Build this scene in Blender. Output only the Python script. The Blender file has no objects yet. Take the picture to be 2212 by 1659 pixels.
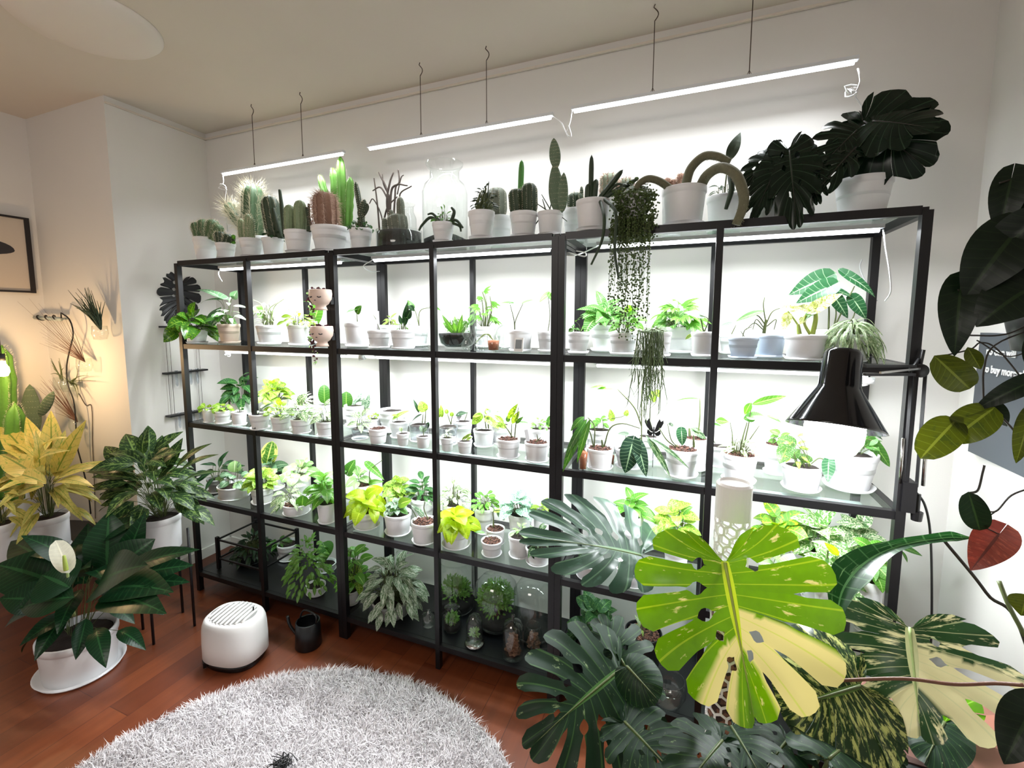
import bpy, math, random
import numpy as np
from mathutils import Vector, Matrix
PI=math.pi
scn=bpy.context.scene
# ---------------- camera ----------------
cam=bpy.data.cameras.new('camera'); camo=bpy.data.objects.new('camera',cam); scn.collection.objects.link(camo)
F_PX=993.7; YAW,PITCH,ROLL=.3907,-.1022,-.0007
cam.sensor_width=36; cam.lens=F_PX/2212*36; cam.shift_x=26.35/2212; cam.shift_y=-36.9/2212; cam.clip_start=.02
cy,sy,cp,sp=math.cos(YAW),math.sin(YAW),math.cos(PITCH),math.sin(PITCH)
fwd=Vector((-sy*cp,cy*cp,sp)); rgt=Vector((cy,sy,0)); up=rgt.cross(fwd)
r2=math.cos(ROLL)*rgt+math.sin(ROLL)*up; u2=-math.sin(ROLL)*rgt+math.cos(ROLL)*up
CAM=Vector((2.4265,-1.573,1.463))
mw=Matrix((r2,u2,-fwd)).transposed().to_4x4(); mw.translation=CAM; camo.matrix_world=mw
scn.camera=camo
# ---------------- world, exposure ----------------
vs=scn.view_settings; vs.view_transform='Standard'; vs.look='None'; vs.gamma=1; vs.use_curve_mapping=False; vs.exposure=1.0
scn.cycles.max_bounces=8; scn.cycles.diffuse_bounces=4; scn.cycles.transparent_max_bounces=24; scn.cycles.transmission_bounces=6; scn.cycles.glossy_bounces=3
scn.cycles.sample_clamp_indirect=4
wd=bpy.data.worlds.new('room_air'); scn.world=wd; wd.use_nodes=True
bg=wd.node_tree.nodes['Background']; bg.inputs[0].default_value=(.86,.80,.74,1); bg.inputs[1].default_value=.26
def area(name,loc,sx,sy_,power,col,rot=(0,0,0),spread=None):
    L=bpy.data.lights.new(name,'AREA'); L.shape='RECTANGLE'; L.size=sx; L.size_y=sy_; L.energy=power; L.color=col
    if spread: L.spread=math.radians(spread)
    o=bpy.data.objects.new(name,L); scn.collection.objects.link(o); o.location=loc; o.rotation_euler=rot; return o
def point(name,loc,power,col,rad=.03):
    L=bpy.data.lights.new(name,'POINT'); L.energy=power; L.color=col; L.shadow_soft_size=rad
    o=bpy.data.objects.new(name,L); scn.collection.objects.link(o); o.location=loc; return o
COOL=(.93,.97,1.0)
# LED tubes: (x0,x1,y,z,power)  hanging ones, then under rack top, highest shelf, middle shelf
TUBES_TOP=[(.046,.877,.25,2.252),(1.016,1.902,.25,2.254),(1.975,2.877,.25,2.262)]
TUBES_SHELF=[(x0,x1,.1,z) for z in (1.724,1.303,.893) for x0,x1 in ((.184,.975),(1.14,1.948),(2.11,2.93))]
for x0,x1,y,z in TUBES_TOP: area('tube_light',((x0+x1)/2,y,z-.012),x1-x0,.016,2.0,COOL,spread=150)
for x0,x1,y,z in TUBES_SHELF: area('tube_light',((x0+x1)/2,y,z-.012),x1-x0,.014,5.8 if z>1.6 else (4.8 if z>1 else 3.1),COOL,spread=170)
# unseen fill light added behind the photographer, near the ceiling
area('room_fill',(1.4,-2.3,2.45),1.0,1.0,16,(1,.93,.86),rot=(math.radians(25),0,0))
LAMP=Vector((2.7653,-0.2463,1.1885))
# ---------------- materials ----------------
def lin(c): return tuple(((x/255)/12.92 if x/255<=.04045 else (((x/255)+.055)/1.055)**2.4) for x in c)+(1,)
MATS={}
class NT:
    def __init__(s,name):
        s.m=bpy.data.materials.new(name); s.m.use_nodes=True; s.t=s.m.node_tree; s.b=s.t.nodes['Principled BSDF']; s.out=s.t.nodes['Material Output']
    def n(s,typ,**k):
        x=s.t.nodes.new(typ)
        for a,v in k.items(): setattr(x,a,v)
        return x
    def l(s,a,b): s.t.links.new(a,b)
    def math(s,op,a,b=None,c=None,clamp=False):
        x=s.n('ShaderNodeMath',operation=op); x.use_clamp=clamp
        for i,v in enumerate((a,b,c)):
            if v is None: continue
            if isinstance(v,(int,float)): x.inputs[i].default_value=v
            else: s.l(v,x.inputs[i])
        return x.outputs[0]
    def mix(s,f,a,b):
        x=s.n('ShaderNodeMix',data_type='RGBA')
        for i,v in ((0,f),(6,a),(7,b)):
            if isinstance(v,(int,float)): x.inputs[i].default_value=v
            elif isinstance(v,tuple): x.inputs[i].default_value=v
            else: s.l(v,x.inputs[i])
        return x.outputs[2]
    def noise(s,scale,vec=None,detail=3,rough=.5):
        x=s.n('ShaderNodeTexNoise'); x.inputs['Scale'].default_value=scale; x.inputs['Detail'].default_value=detail; x.inputs['Roughness'].default_value=rough
        if vec is not None: s.l(vec,x.inputs['Vector'])
        return x.outputs[0]
    def coord(s,k='Object'): return s.n('ShaderNodeTexCoord').outputs[k]
    def bump(s,h,strength=.3,dist=.002):
        x=s.n('ShaderNodeBump'); x.inputs['Strength'].default_value=strength; x.inputs['Distance'].default_value=dist; s.l(h,x.inputs['Height']); s.l(x.outputs[0],s.b.inputs['Normal'])
def plain(name,col,rough=.5,metal=0,var=0,scale=30,bump=0,spec=None,sss=0):
    k=NT(name); c=lin(col)
    k.b.inputs['Roughness'].default_value=rough; k.b.inputs['Metallic'].default_value=metal
    if spec is not None: k.b.inputs['Specular IOR Level'].default_value=spec
    if var:
        f=k.noise(scale,k.coord()); d=tuple(min(1,x*(1-var)) for x in c[:3])+(1,)
        k.l(k.mix(f,c,d),k.b.inputs['Base Color'])
        if bump: k.bump(f,bump)
    else: k.b.inputs['Base Color'].default_value=c
    MATS[name]=k.m; return k.m
def glass(name,tint=(.93,.98,.96),rough=.02,refl=1.0,dens=0):
    k=NT(name); t=k.n('ShaderNodeBsdfTransparent'); t.inputs[0].default_value=tint+(1,)
    g=k.n('ShaderNodeBsdfGlossy'); g.inputs['Roughness'].default_value=rough
    lw=k.n('ShaderNodeLayerWeight'); lw.inputs[0].default_value=.5
    m=k.n('ShaderNodeMixShader'); k.l(k.math('MULTIPLY_ADD',k.math('POWER',lw.outputs['Facing'],5.0),.55*refl,.035*refl+dens,clamp=True),m.inputs[0]); k.l(t.outputs[0],m.inputs[1]); k.l(g.outputs[0],m.inputs[2]); k.l(m.outputs[0],k.out.inputs[0]); MATS[name]=k.m
def emis(name,col,st):
    k=NT(name); k.b.inputs['Base Color'].default_value=(.9,.9,.9,1); k.b.inputs['Emission Color'].default_value=lin(col); k.b.inputs['Emission Strength'].default_value=st; MATS[name]=k.m
def leafmat(name,base,rib,var=None,amt=0,sc=(16,3),rough=.38,trans=.35,veins=7,fine=0,ribw=.07,veinw=.10,tcol=None,edge=0):
    k=NT('leaf_'+name); uv=k.n('ShaderNodeUVMap'); sx=k.n('ShaderNodeSeparateXYZ'); k.l(uv.outputs[0],sx.inputs[0])
    a=sx.outputs[0]; bb=k.math('SUBTRACT',sx.outputs[1],.5); b=k.math('ABSOLUTE',bb); b2=k.math('MULTIPLY',b,2)
    c1=lin(base); c0=tuple(x*.72 for x in c1[:3])+(1,)
    col=k.mix(k.noise(60,k.coord('Object'),2),c1,c0)
    if var is not None:
        cv=k.n('ShaderNodeCombineXYZ'); k.l(k.math('MULTIPLY',a,sc[0]),cv.inputs[0]); k.l(k.math('MULTIPLY',bb,sc[1]),cv.inputs[1])
        f=k.noise(1.0,cv.outputs[0],4,.65)
        if edge: f=k.math('ADD',f,k.math('MULTIPLY',k.math('SUBTRACT',b2,.55),edge))
        th=1-amt; f=k.math('MULTIPLY_ADD',k.math('SUBTRACT',f,.5+(th-.5)*.45),14,0,clamp=True)
        at=k.n('ShaderNodeAttribute',attribute_name='pig'); f=k.math('MAXIMUM',f,at.outputs['Fac'])
        col=k.mix(f,col,lin(var))
    mr=k.math('LESS_THAN',b2,ribw); fr=k.math('PINGPONG',k.math('MULTIPLY',a,veins),.5); vr=k.math('MULTIPLY',k.math('LESS_THAN',fr,veinw*.5),.45)
    col=k.mix(k.math('MAXIMUM',mr,vr),col,lin(rib))
    k.l(col,k.b.inputs['Base Color']); k.b.inputs['Roughness'].default_value=rough; k.b.inputs['Specular IOR Level'].default_value=.22 if sum(base)<160 else .4
    k.bump(fr,.35,.001)
    tr=k.n('ShaderNodeBsdfTranslucent')
    hs=k.n('ShaderNodeHueSaturation'); hs.inputs['Hue'].default_value=.485; hs.inputs['Saturation'].default_value=1.15; hs.inputs['Value'].default_value=1.5; k.l(col,hs.inputs['Color']); k.l(hs.outputs[0],tr.inputs[0])
    m=k.n('ShaderNodeMixShader'); m.inputs[0].default_value=trans; k.l(k.b.outputs[0],m.inputs[1]); k.l(tr.outputs[0],m.inputs[2]); k.l(m.outputs[0],k.out.inputs[0])
    MATS[name]=k.m
W_=(216,222,190)
leafmat('mid',(62,112,42),(120,160,80)); leafmat('midb',(88,148,52),(170,205,120),trans=.42); leafmat('dark',(26,54,30),(70,105,60),trans=.2)
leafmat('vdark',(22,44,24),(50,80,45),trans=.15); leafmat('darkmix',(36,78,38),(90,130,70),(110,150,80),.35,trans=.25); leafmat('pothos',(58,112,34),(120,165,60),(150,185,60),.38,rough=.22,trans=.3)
leafmat('lime',(118,158,48),(200,225,120),trans=.45); leafmat('limev',(92,140,42),(160,188,86),(182,202,96),.5,trans=.42); leafmat('neon',(160,188,22),(196,212,70),(134,172,26),.4,trans=.45)
leafmat('limedge',(70,115,45),(190,205,110),(200,210,110),.4,(3,8),edge=.5); leafmat('palemix',(130,165,110),(215,225,190),(225,232,205),.5,trans=.45)
leafmat('varieg',(78,125,66),(215,228,195),W_,.52,(9,7)); leafmat('varigrey',(92,125,98),(190,205,180),(200,214,190),.45); leafmat('variegrey',(100,130,100),(200,210,185),(214,222,200),.5)
leafmat('variegd',(44,78,44),(150,180,130),(190,205,160),.36,(5,10)); leafmat('syng',(76,140,60),(205,228,170),(170,210,130),.3,veins=9,veinw=.2,trans=.42)
leafmat('creamy',(190,205,90),(235,238,190),(240,242,205),.6,trans=.45); leafmat('alo',(38,88,52),(160,190,150),veins=6,veinw=.09,ribw=.07,trans=.22); leafmat('velvet',(26,56,38),(140,170,130),veins=8,veinw=.12,rough=.55,trans=.12)
leafmat('grey',(112,135,112),(175,190,170),trans=.3); leafmat('midgrey',(84,118,84),(160,185,150),trans=.3); leafmat('palegreen',(138,176,112),(205,225,180),trans=.4); leafmat('pinkmix',(120,150,105),(230,215,210),(232,220,214),.6,trans=.4)
leafmat('silver',(100,140,115),(175,205,175),(180,205,190),.5,(10,6)); leafmat('curl',(84,128,48),(130,170,80),trans=.3); leafmat('zebra',(92,120,84),(190,200,180),(196,202,188),.5,(3,9),trans=.25)
leafmat('speck',(60,108,44),(120,160,80),(220,230,180),.35,(26,18)); leafmat('whitemix',(80,128,56),(176,194,140),(208,214,186),.5,(6,5),trans=.42); leafmat('yellowmix',(84,134,42),(176,190,84),(190,184,40),.42,(4,3),trans=.42)
leafmat('yellowfern',(200,188,104),(110,130,56),(120,146,66),.38,(5,6),trans=.25); leafmat('lily',(17,44,24),(34,70,38),trans=.14,rough=.3,veins=12,veinw=.16); leafmat('aglao',(30,54,28),(100,124,68),(98,122,62),.42,(8,5),trans=.18,veins=8)
leafmat('monlime',(98,150,18),(176,198,66),(212,203,136),.25,(30,6),rough=.24,trans=.22,veins=14,veinw=.08,ribw=.045)
leafmat('mongrey',(44,66,52),(100,128,98),(58,82,68),.3,(14,3),rough=.3,trans=.12,veins=14,veinw=.1,ribw=.035)
leafmat('mondark',(15,42,21),(64,100,48),(110,130,90),.2,(34,9),rough=.5,trans=.1,veins=14,veinw=.1,ribw=.04)
leafmat('monblack',(14,30,18),(60,80,62),rough=.25,trans=.06,veins=14,ribw=.03)
leafmat('monmottle',(30,52,24),(90,118,60),(168,172,104),.50,(34,8),rough=.3,trans=.14,veins=14,ribw=.04)
leafmat('moncream',(42,72,42),(190,196,150),(214,210,164),.40,(20,4),rough=.28,trans=.2,veins=14,ribw=.05)
leafmat('philo',(15,28,16),(30,46,24),rough=.4,trans=.12); leafmat('philolive',(58,66,22),(84,92,40),(44,54,20),.4,(3,3),rough=.32,trans=.25); leafmat('philored',(124,60,46),(80,40,32),(138,74,56),.4,rough=.45,trans=.12)
leafmat('strapgreen',(32,72,38),(90,136,88),(120,160,110),.3,(2,12),rough=.3,trans=.2); leafmat('spathe',(225,224,205),(236,235,215),trans=.3)
leafmat('pearl',(66,84,40),(80,100,50),trans=.15)
for n,c,r in (('stalk',(84,96,50),.5),('palestalk',(176,200,130),.5),('limestalk',(168,186,84),.5),('darkstalk',(40,34,26),.6),('redstalk',(110,70,50),.5),('twig',(74,62,54),.8),('dark_succ',(40,58,34),.6),('tail',(110,108,84),.8),
  ('cactus',(84,112,74),.6),('cactus_dark',(52,70,46),.6),('cactus_pale',(136,156,118),.6),('cactus_spiny',(72,100,66),.6),('cactus_grey',(112,118,104),.7),('cactus_wool',(152,118,100),.9),('cactus_wool2',(150,160,140),.9),('euphorbia',(96,150,54),.5),('cactus_bright',(70,140,44),.5),('pad',(104,124,98),.7),('rhip',(92,110,70),.6)):
    plain(n,c,r,var=.35,scale=90,bump=.3)
leafmat('rhip2',(92,110,70),(120,140,90))
plain('spine',(222,214,190),.6); plain('wool',(196,168,150),.9); plain('tailhair',(150,142,118),.9)
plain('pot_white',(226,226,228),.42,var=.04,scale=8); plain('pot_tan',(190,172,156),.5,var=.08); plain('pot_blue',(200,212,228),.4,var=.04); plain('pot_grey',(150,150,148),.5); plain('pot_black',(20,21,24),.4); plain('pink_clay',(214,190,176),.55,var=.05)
k=NT('soil_dark'); f=k.noise(120,k.coord(),4); k.l(k.mix(f,lin((20,14,10)),lin((66,46,36))),k.b.inputs[0]); k.b.inputs['Roughness'].default_value=.9; k.bump(f,.9,.01); MATS['soil_dark']=k.m
k=NT('soil_bark'); v=k.n('ShaderNodeTexVoronoi'); v.inputs['Scale'].default_value=9; k.l(k.coord(),v.inputs['Vector']); sc_=k.n('ShaderNodeSeparateColor'); k.l(v.outputs['Color'],sc_.inputs[0]); k.l(k.mix(sc_.outputs[0],lin((42,22,18)),lin((142,92,74))),k.b.inputs[0]); k.b.inputs['Roughness'].default_value=.8; k.bump(v.outputs['Distance'],.9,.02); MATS['soil_bark']=k.m
plain('black_metal',(15,14,17),.42,metal=.2,spec=.5); plain('black_board',(9,11,14),.35); plain('black_gloss',(13,12,14),.12); plain('chrome',(180,178,176),.2,metal=1); plain('copper_glow',(120,84,76),.4,metal=.2)
plain('white_plastic',(232,230,228),.35); plain('cable_white',(225,225,225),.5); plain('cable_black',(16,14,14),.5); plain('wire',(84,70,62),.5,metal=.6); plain('hose',(160,172,170),.3)
plain('tag',(214,214,220),.5); plain('tube_body',(215,218,222),.4); plain('orange_pebble',(168,92,50),.6,var=.5,scale=200,bump=.6); plain('cork',(120,84,64),.8,var=.6,scale=60,bump=.8); plain('moss',(58,82,30),.9,var=.7,scale=60,bump=1); plain('black_soil',(24,20,18),.9,var=.5,scale=80,bump=.8)
plain('board_grey',(72,78,84),.5); plain('letter_white',(225,225,225),.5); plain('paper',(196,184,170),.6); plain('ink',(40,38,42),.6); plain('frame_black',(26,20,22),.4); plain('lcd',(96,104,108),.3); plain('red_led',(200,60,50),.4)
glass('glass_shelf',(.90,.955,.935),.05,.9,.04); glass('glass_clear',(.97,.985,.98),.03,1.1,.015); glass('glass_frost',(.93,.95,.97),.3,1.3,.12)
emis('led',(245,250,255),4.0); emis('bulb_cool',(248,252,255),80.0); emis('bulb_warm',(255,210,152),150.0)
# walls
def wallmat(name,col):
    k=NT(name); co=k.coord(); f=k.noise(3,co,5); g=k.noise(220,co,2); c=lin(col); k.l(k.mix(f,c,tuple(x*.94 for x in c[:3])+(1,)),k.b.inputs[0]); k.b.inputs['Roughness'].default_value=.85; k.bump(g,.08,.001); MATS[name]=k.m
wallmat('wall_paint',(223,220,216)); wallmat('ceiling_paint',(218,208,196)); 
# floor: reddish boards
k=NT('floor_wood'); mp=k.n('ShaderNodeMapping'); k.l(k.coord(),mp.inputs[0]); mp.inputs['Rotation'].default_value=(0,0,math.radians(90))
br=k.n('ShaderNodeTexBrick'); br.inputs['Scale'].default_value=1; br.inputs['Brick Width'].default_value=1.3; br.inputs['Row Height'].default_value=.11; br.inputs['Mortar Size'].default_value=.0012; br.inputs['Color1'].default_value=lin((132,68,36)); br.inputs['Color2'].default_value=lin((100,48,26)); br.inputs['Mortar'].default_value=lin((70,32,24)); k.l(mp.outputs[0],br.inputs[0])
mp2=k.n('ShaderNodeMapping'); k.l(k.coord(),mp2.inputs[0]); mp2.inputs['Scale'].default_value=(14,1.2,1); f=k.noise(2.2,mp2.outputs[0],6,.6)
k.l(k.mix(k.math('MULTIPLY',f,.75),br.outputs[0],lin((72,32,18))),k.b.inputs[0]); k.b.inputs['Roughness'].default_value=.38; k.bump(br.outputs['Fac'],.2,.001); MATS['floor_wood']=k.m
plain('rug_pile',(226,222,224),.9,var=.12,scale=14); plain('rug_base',(170,166,166),.95)

# ---------------- mesh builder ----------------
class MB:
    def __init__(s): s.v=[];s.f=[];s.uv=[];s.pig=[]
    def grid(s,rows,uvs=None,pigs=None,flip=False):
        o=len(s.v); nr=len(rows); nc=len(rows[0])
        for i,r in enumerate(rows):
            for j,p in enumerate(r):
                s.v.append(tuple(p)); s.uv.append(uvs[i][j] if uvs else (0,0)); s.pig.append(pigs[i][j] if pigs else 0)
        for i in range(nr-1):
            for j in range(nc-1):
                a=o+i*nc+j; q=(a,a+1,a+nc+1,a+nc); s.f.append(q[::-1] if flip else q)
    def box(s,c,d,M=None):
        o=len(s.v); cx,cy_,cz=c; dx,dy,dz=d[0]/2,d[1]/2,d[2]/2
        for z in(-1,1):
            for y in(-1,1):
                for x in(-1,1):
                    p=Vector((x*dx,y*dy,z*dz))
                    if M is not None: p=M@p
                    s.v.append((cx+p.x,cy_+p.y,cz+p.z)); s.uv.append((0,0)); s.pig.append(0)
        for q in ((0,2,3,1),(4,5,7,6),(0,1,5,4),(2,6,7,3),(1,3,7,5),(0,4,6,2)): s.f.append(tuple(o+i for i in q))
    def bar(s,a,b,w,h=None):
        a=Vector(a);b=Vector(b);d=b-a;L=d.length;q=d.to_track_quat('X','Z').to_matrix(); s.box(tuple((a+b)/2),(L,w,h or w),q)
    def tube(s,pts,r,n=6,cap=True):
        pts=[Vector(p) for p in pts]; m=len(pts); rs=r if isinstance(r,(list,tuple)) else [r]*m
        o=len(s.v); prev=None
        for i,p in enumerate(pts):
            d=(pts[min(i+1,m-1)]-pts[max(i-1,0)])
            if d.length<1e-9: d=Vector((0,0,1))
            d.normalize()
            if prev is None: x=d.orthogonal().normalized()
            else:
                x=prev-d*prev.dot(d)
                x=x.normalized() if x.length>1e-6 else d.orthogonal().normalized()
            prev=x; y=d.cross(x)
            for k in range(n):
                t=2*PI*k/n; q=p+(x*math.cos(t)+y*math.sin(t))*rs[i]; s.v.append(tuple(q)); s.uv.append((i/m,.5)); s.pig.append(0)
        for i in range(m-1):
            for k in range(n):
                a=o+i*n+k;b=o+i*n+(k+1)%n; s.f.append((a,b,b+n,a+n))
        if cap: s.f.append(tuple(o+k for k in range(n))[::-1]); s.f.append(tuple(o+(m-1)*n+k for k in range(n)))
    def lathe(s,prof,c=(0,0,0),n=32,M=None,ell=1.0,rib=None):
        o=len(s.v); m=len(prof)
        for r,z in prof:
            for k in range(n):
                t=2*PI*k/n; rr=r*(1+(rib(t,z) if rib else 0)); p=Vector((rr*math.cos(t),rr*ell*math.sin(t),z))
                if M is not None: p=M@p
                s.v.append((c[0]+p.x,c[1]+p.y,c[2]+p.z)); s.uv.append((0,0)); s.pig.append(0)
        for i in range(m-1):
            for k in range(n):
                a=o+i*n+k;b=o+i*n+(k+1)%n; s.f.append((a,b,b+n,a+n))
        if prof[0][0]>1e-5: s.f.append(tuple(o+k for k in range(n))[::-1])
        if prof[-1][0]>1e-5 : s.f.append(tuple(o+(m-1)*n+k for k in range(n)))
    def mesh(s,name,smooth=True):
        me=bpy.data.meshes.new(name); me.from_pydata(s.v,[],s.f)
        if any(u!=(0,0) for u in s.uv[:50]) or any(s.pig):
            ul=me.uv_layers.new(name='UVMap'); li=np.empty(len(me.loops),dtype=np.int32); me.loops.foreach_get('vertex_index',li)
            ul.data.foreach_set('uv',np.array(s.uv,dtype=np.float32)[li].ravel())
            ca=me.color_attributes.new('pig','FLOAT_COLOR','POINT'); a=np.ones((len(s.v),4),dtype=np.float32); a[:,:3]=np.array(s.pig,dtype=np.float32)[:,None]; ca.data.foreach_set('color',a.ravel())
        if smooth: me.polygons.foreach_set('use_smooth',[True]*len(me.polygons))
        me.update(); return me
def link(o,parent=None):
    scn.collection.objects.link(o)
    if parent: o.parent=parent
    return o
def obj(name,mb,mat,parent=None,smooth=True,world=False):
    """mb: MB in parent's local space (world=True: given in world space and parent unrotated)"""
    if world and parent is not None:
        L=parent.matrix_local.translation if False else parent.location
        mb.v=[(x-L[0],y-L[1],z-L[2]) for x,y,z in mb.v]
    me=mb.mesh(name,smooth) if isinstance(mb,MB) else mb
    if isinstance(mat,str): mat=MATS[mat]
    if not me.materials: me.materials.append(mat)
    return link(bpy.data.objects.new(name,me),parent)
def tag(o,label=None,cat=None,group=None,kind=None):
    for k_,v_ in (('label',label),('category',cat),('group',group),('kind',kind)):
        if v_: o[k_]=v_
    return o
def empty(name,loc,label,cat,group=None):
    o=bpy.data.objects.new(name,None); o.empty_display_size=.05; link(o); o.location=loc; return tag(o,label,cat,group)
def struct(name,mb,mat): return tag(obj(name,mb,mat,smooth=False),kind='structure')
def bez(pts,n=10):
    P=[Vector(p) for p in pts]
    if len(P)<3: return [P[0].lerp(P[-1],i/(n-1)) for i in range(n)] if n>2 else P
    Q=[P[0]*2-P[1]]+P+[P[-1]*2-P[-2]]; out=[]
    seg=len(P)-1; per=max(2,n//seg)
    for i in range(seg):
        a,b_,c_,d_=Q[i:i+4]
        for j in range(per):
            t=j/per; out.append(.5*((2*b_)+(-a+c_)*t+(2*a-5*b_+4*c_-d_)*t*t+(-a+3*b_-3*c_+d_)*t**3))
    out.append(P[-1]); return out

# ---------------- leaves ----------------
def prof(shape,t):
    if shape=='heart': return max(0.0,math.sin(PI*t**.6))**.72 if 0<t<1 else .02
    if shape=='arrow': return max(0.0,math.sin(PI*t**.5))**.9 if 0<t<1 else .02
    if shape=='lance': return math.sin(PI*min(1,max(.0,t))**.8)**.9 if 0<t<1 else 0.02
    if shape=='obov': return math.sin(PI*min(1,max(0,t))**1.5)**.8 if 0<t<1 else 0.04
    if shape=='round': return max(0,1-(2*t-1)**2)**.5
    if shape=='strap': return min(1,t*6+.3)*max(0,1-t)**.45
    if shape=='tagshape': return 1.0
    return math.sin(PI*t)
def leaf(mb,B,T,w,N,shape='heart',sag=.12,fold=.15,k=0,nt=8,ns=4,twist=0,glossy=0):
    B=Vector(B);T=Vector(T);A=T-B;L=A.length
    if L<1e-5: return
    A/=L; S=A.cross(N)
    S=S.normalized() if S.length>1e-5 else A.orthogonal().normalized()
    N=S.cross(A)
    back={'heart':.27,'arrow':.42}.get(shape,0); rows=[];uv=[];pig=[]
    if shape in('strap','tagshape'): ns=2
    if shape=='lobed':
        for q in range(5):
            an=(q-2)*.55; d=(A*math.cos(an)+S*math.sin(an)); ll=L*(1-.22*abs(q-2)); leaf(mb,B,B+d*ll-N*ll*.15,w*.34,N,'lance',sag,fold,k+q,6,2)
        return
    for i in range(nt+1):
        t=(i/nt)**(1.25 if shape in('heart','arrow') else 1); hw=w/2*prof(shape,t); r=[];u=[]
        for j in range(ns+1):
            s=-1+2*j/ns; tt=t-back*s*s*(1-t)**3
            p=B+A*(L*tt)+S*(hw*s)+N*(sag*L*(4*t*(1-t)*.6 - t*t*.8)+fold*hw*abs(s)-.25*fold*hw*s*s)
            r.append(p); u.append((t-.35*abs(s)*(1-t)+2*k,.5+.5*s))
        rows.append(r);uv.append(u)
    mb.grid(rows,uv)
TOCAM=lambda p:(CAM-Vector(p)).normalized()
def bush(lv,st,fol,rc,hz,rng,rad):
    _,mat,shape,ox,oy,R,H,drop,n,L,kw=fol
    Wr=kw.get('W',{'heart':.85,'arrow':.72,'lance':.3,'round':.95,'obov':.5,'strap':.08,'lobed':1.0}.get(shape,.6))
    sr=kw.get('stem',1)*.0011
    c=Vector((ox*.8,oy*.8,0)); Re=max(R-L*.45,R*.25); He=max(H-L*.25,H*.3)
    dep=kw.get('dep',min(1,.13/max(.001,R)))
    for i in range(n):
        rho=math.sqrt((i+.6)/n); ph=i*2.39996+rng.uniform(-.4,.4)
        d=Vector((math.cos(ph),math.sin(ph)*max(.45,dep),0))
        z=He*(1-.85*rho*rho)*(rng.uniform(.55,1.05))-drop*rho**2*rng.uniform(.0,1.0)*(.6)
        e=c+d*Re*rho*rng.uniform(.75,1.05)+Vector((0,0,max(z,.004 if not drop else -9)))
        # keep petiole tips over the pot when low
        ll=L*rng.uniform(.65,1.05)
        dirv=(d*(.35+rho*.8)+Vector((0,0,.75-rho*(1.25 if drop==0 else 1.7)))+Vector((rng.uniform(-.3,.3),rng.uniform(-.3,.3),rng.uniform(-.2,.2)))).normalized()
        N=(Vector((0,0,1))*rng.uniform(.4,1)+TOCAM(rc)*rng.uniform(.2,.9)+Vector((rng.uniform(-.3,.3),rng.uniform(-.3,.3),0)))
        nt=8 if L>.05 else 5
        if shape=='strap': nt=9
        T=e+dirv*ll
        if shape=='strap':
            T=e+Vector((dirv.x*ll*.8,dirv.y*ll*.8,dirv.z*ll*.5-drop*rng.uniform(.2,.8)))
        leaf(lv,e,T,ll*Wr,N,shape,sag=rng.uniform(.08,.22)*(1.6 if shape=='strap' else 1),fold=rng.uniform(.1,.35),k=i,nt=nt,ns=2 if L<.02 else 4)
        if sr>0 and n<=130:
            s0=Vector((d.x*rad*.35,d.y*rad*.35,-.004)); m=s0.lerp(e,.5)+Vector((0,0,abs(e.z)*.25+.002))
            st.tube(bez([s0,m,e],5),[sr*1.3]*4+[sr*.8] if False else sr,4,cap=False)
    if n>130: pass
def column(mb,sp,wl,b_,t_,r,o,rng,ribs=None,spine=1.0,wool=0):
    b_=Vector(b_);t_=Vector(t_);A=t_-b_;L=A.length; q=A.to_track_quat('Z','Y').to_matrix(); nr=ribs or (10 if r>.012 else 7)
    if o=='euphorbia': nr=4
    pr=[];m=14
    for i in range(m+1):
        t=i/m; k=(1-max(0,(t-.72)/.28)**2)**.5 if t>.72 else (.82+.18*min(1,t/.25))
        pr.append((r*max(k,0.02),L*t))
    dep=.32 if o=='euphorbia' else .1
    rib=lambda th,z:dep*math.cos(nr*th)+(.12*math.sin(z*260) if o=='euphorbia' else 0)
    mb.lathe(pr,tuple(b_),max(24,nr*4) if nr<8 else nr*3,q,rib=rib)
    if spine>0:
        den=.007 if r>.015 else .009
        rows=max(4,int(L/den)); sl=.008*spine*(1+r*20)
        for i in range(rows):
            t=(i+.5)/rows; k=(1-max(0,(t-.72)/.28)**2)**.5 if t>.72 else 1
            for j in range(nr):
                th=2*PI*j/nr; base=Vector((math.cos(th)*r*(1+dep)*k,math.sin(th)*r*(1+dep)*k,L*t))
                for _ in range(7 if wool else 3):
                    dv=(Vector((math.cos(th),math.sin(th),.3+t*.5-(1.6*rng.random() if wool else 0)))+Vector((rng.uniform(-.7,.7),rng.uniform(-.7,.7),rng.uniform(-.6,.6)))).normalized()
                    p=b_+q@base; e=p+(q@dv)*sl*rng.uniform(.5,1.5); sd=(e-p).orthogonal().normalized()*(.0010 if wool else .0007)
                    o_=len(sp.v)
                    for v_ in (p-sd,p+sd,e): sp.v.append(tuple(v_)); sp.uv.append((0,0)); sp.pig.append(0)
                    sp.f.append((o_,o_+1,o_+2))
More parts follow.
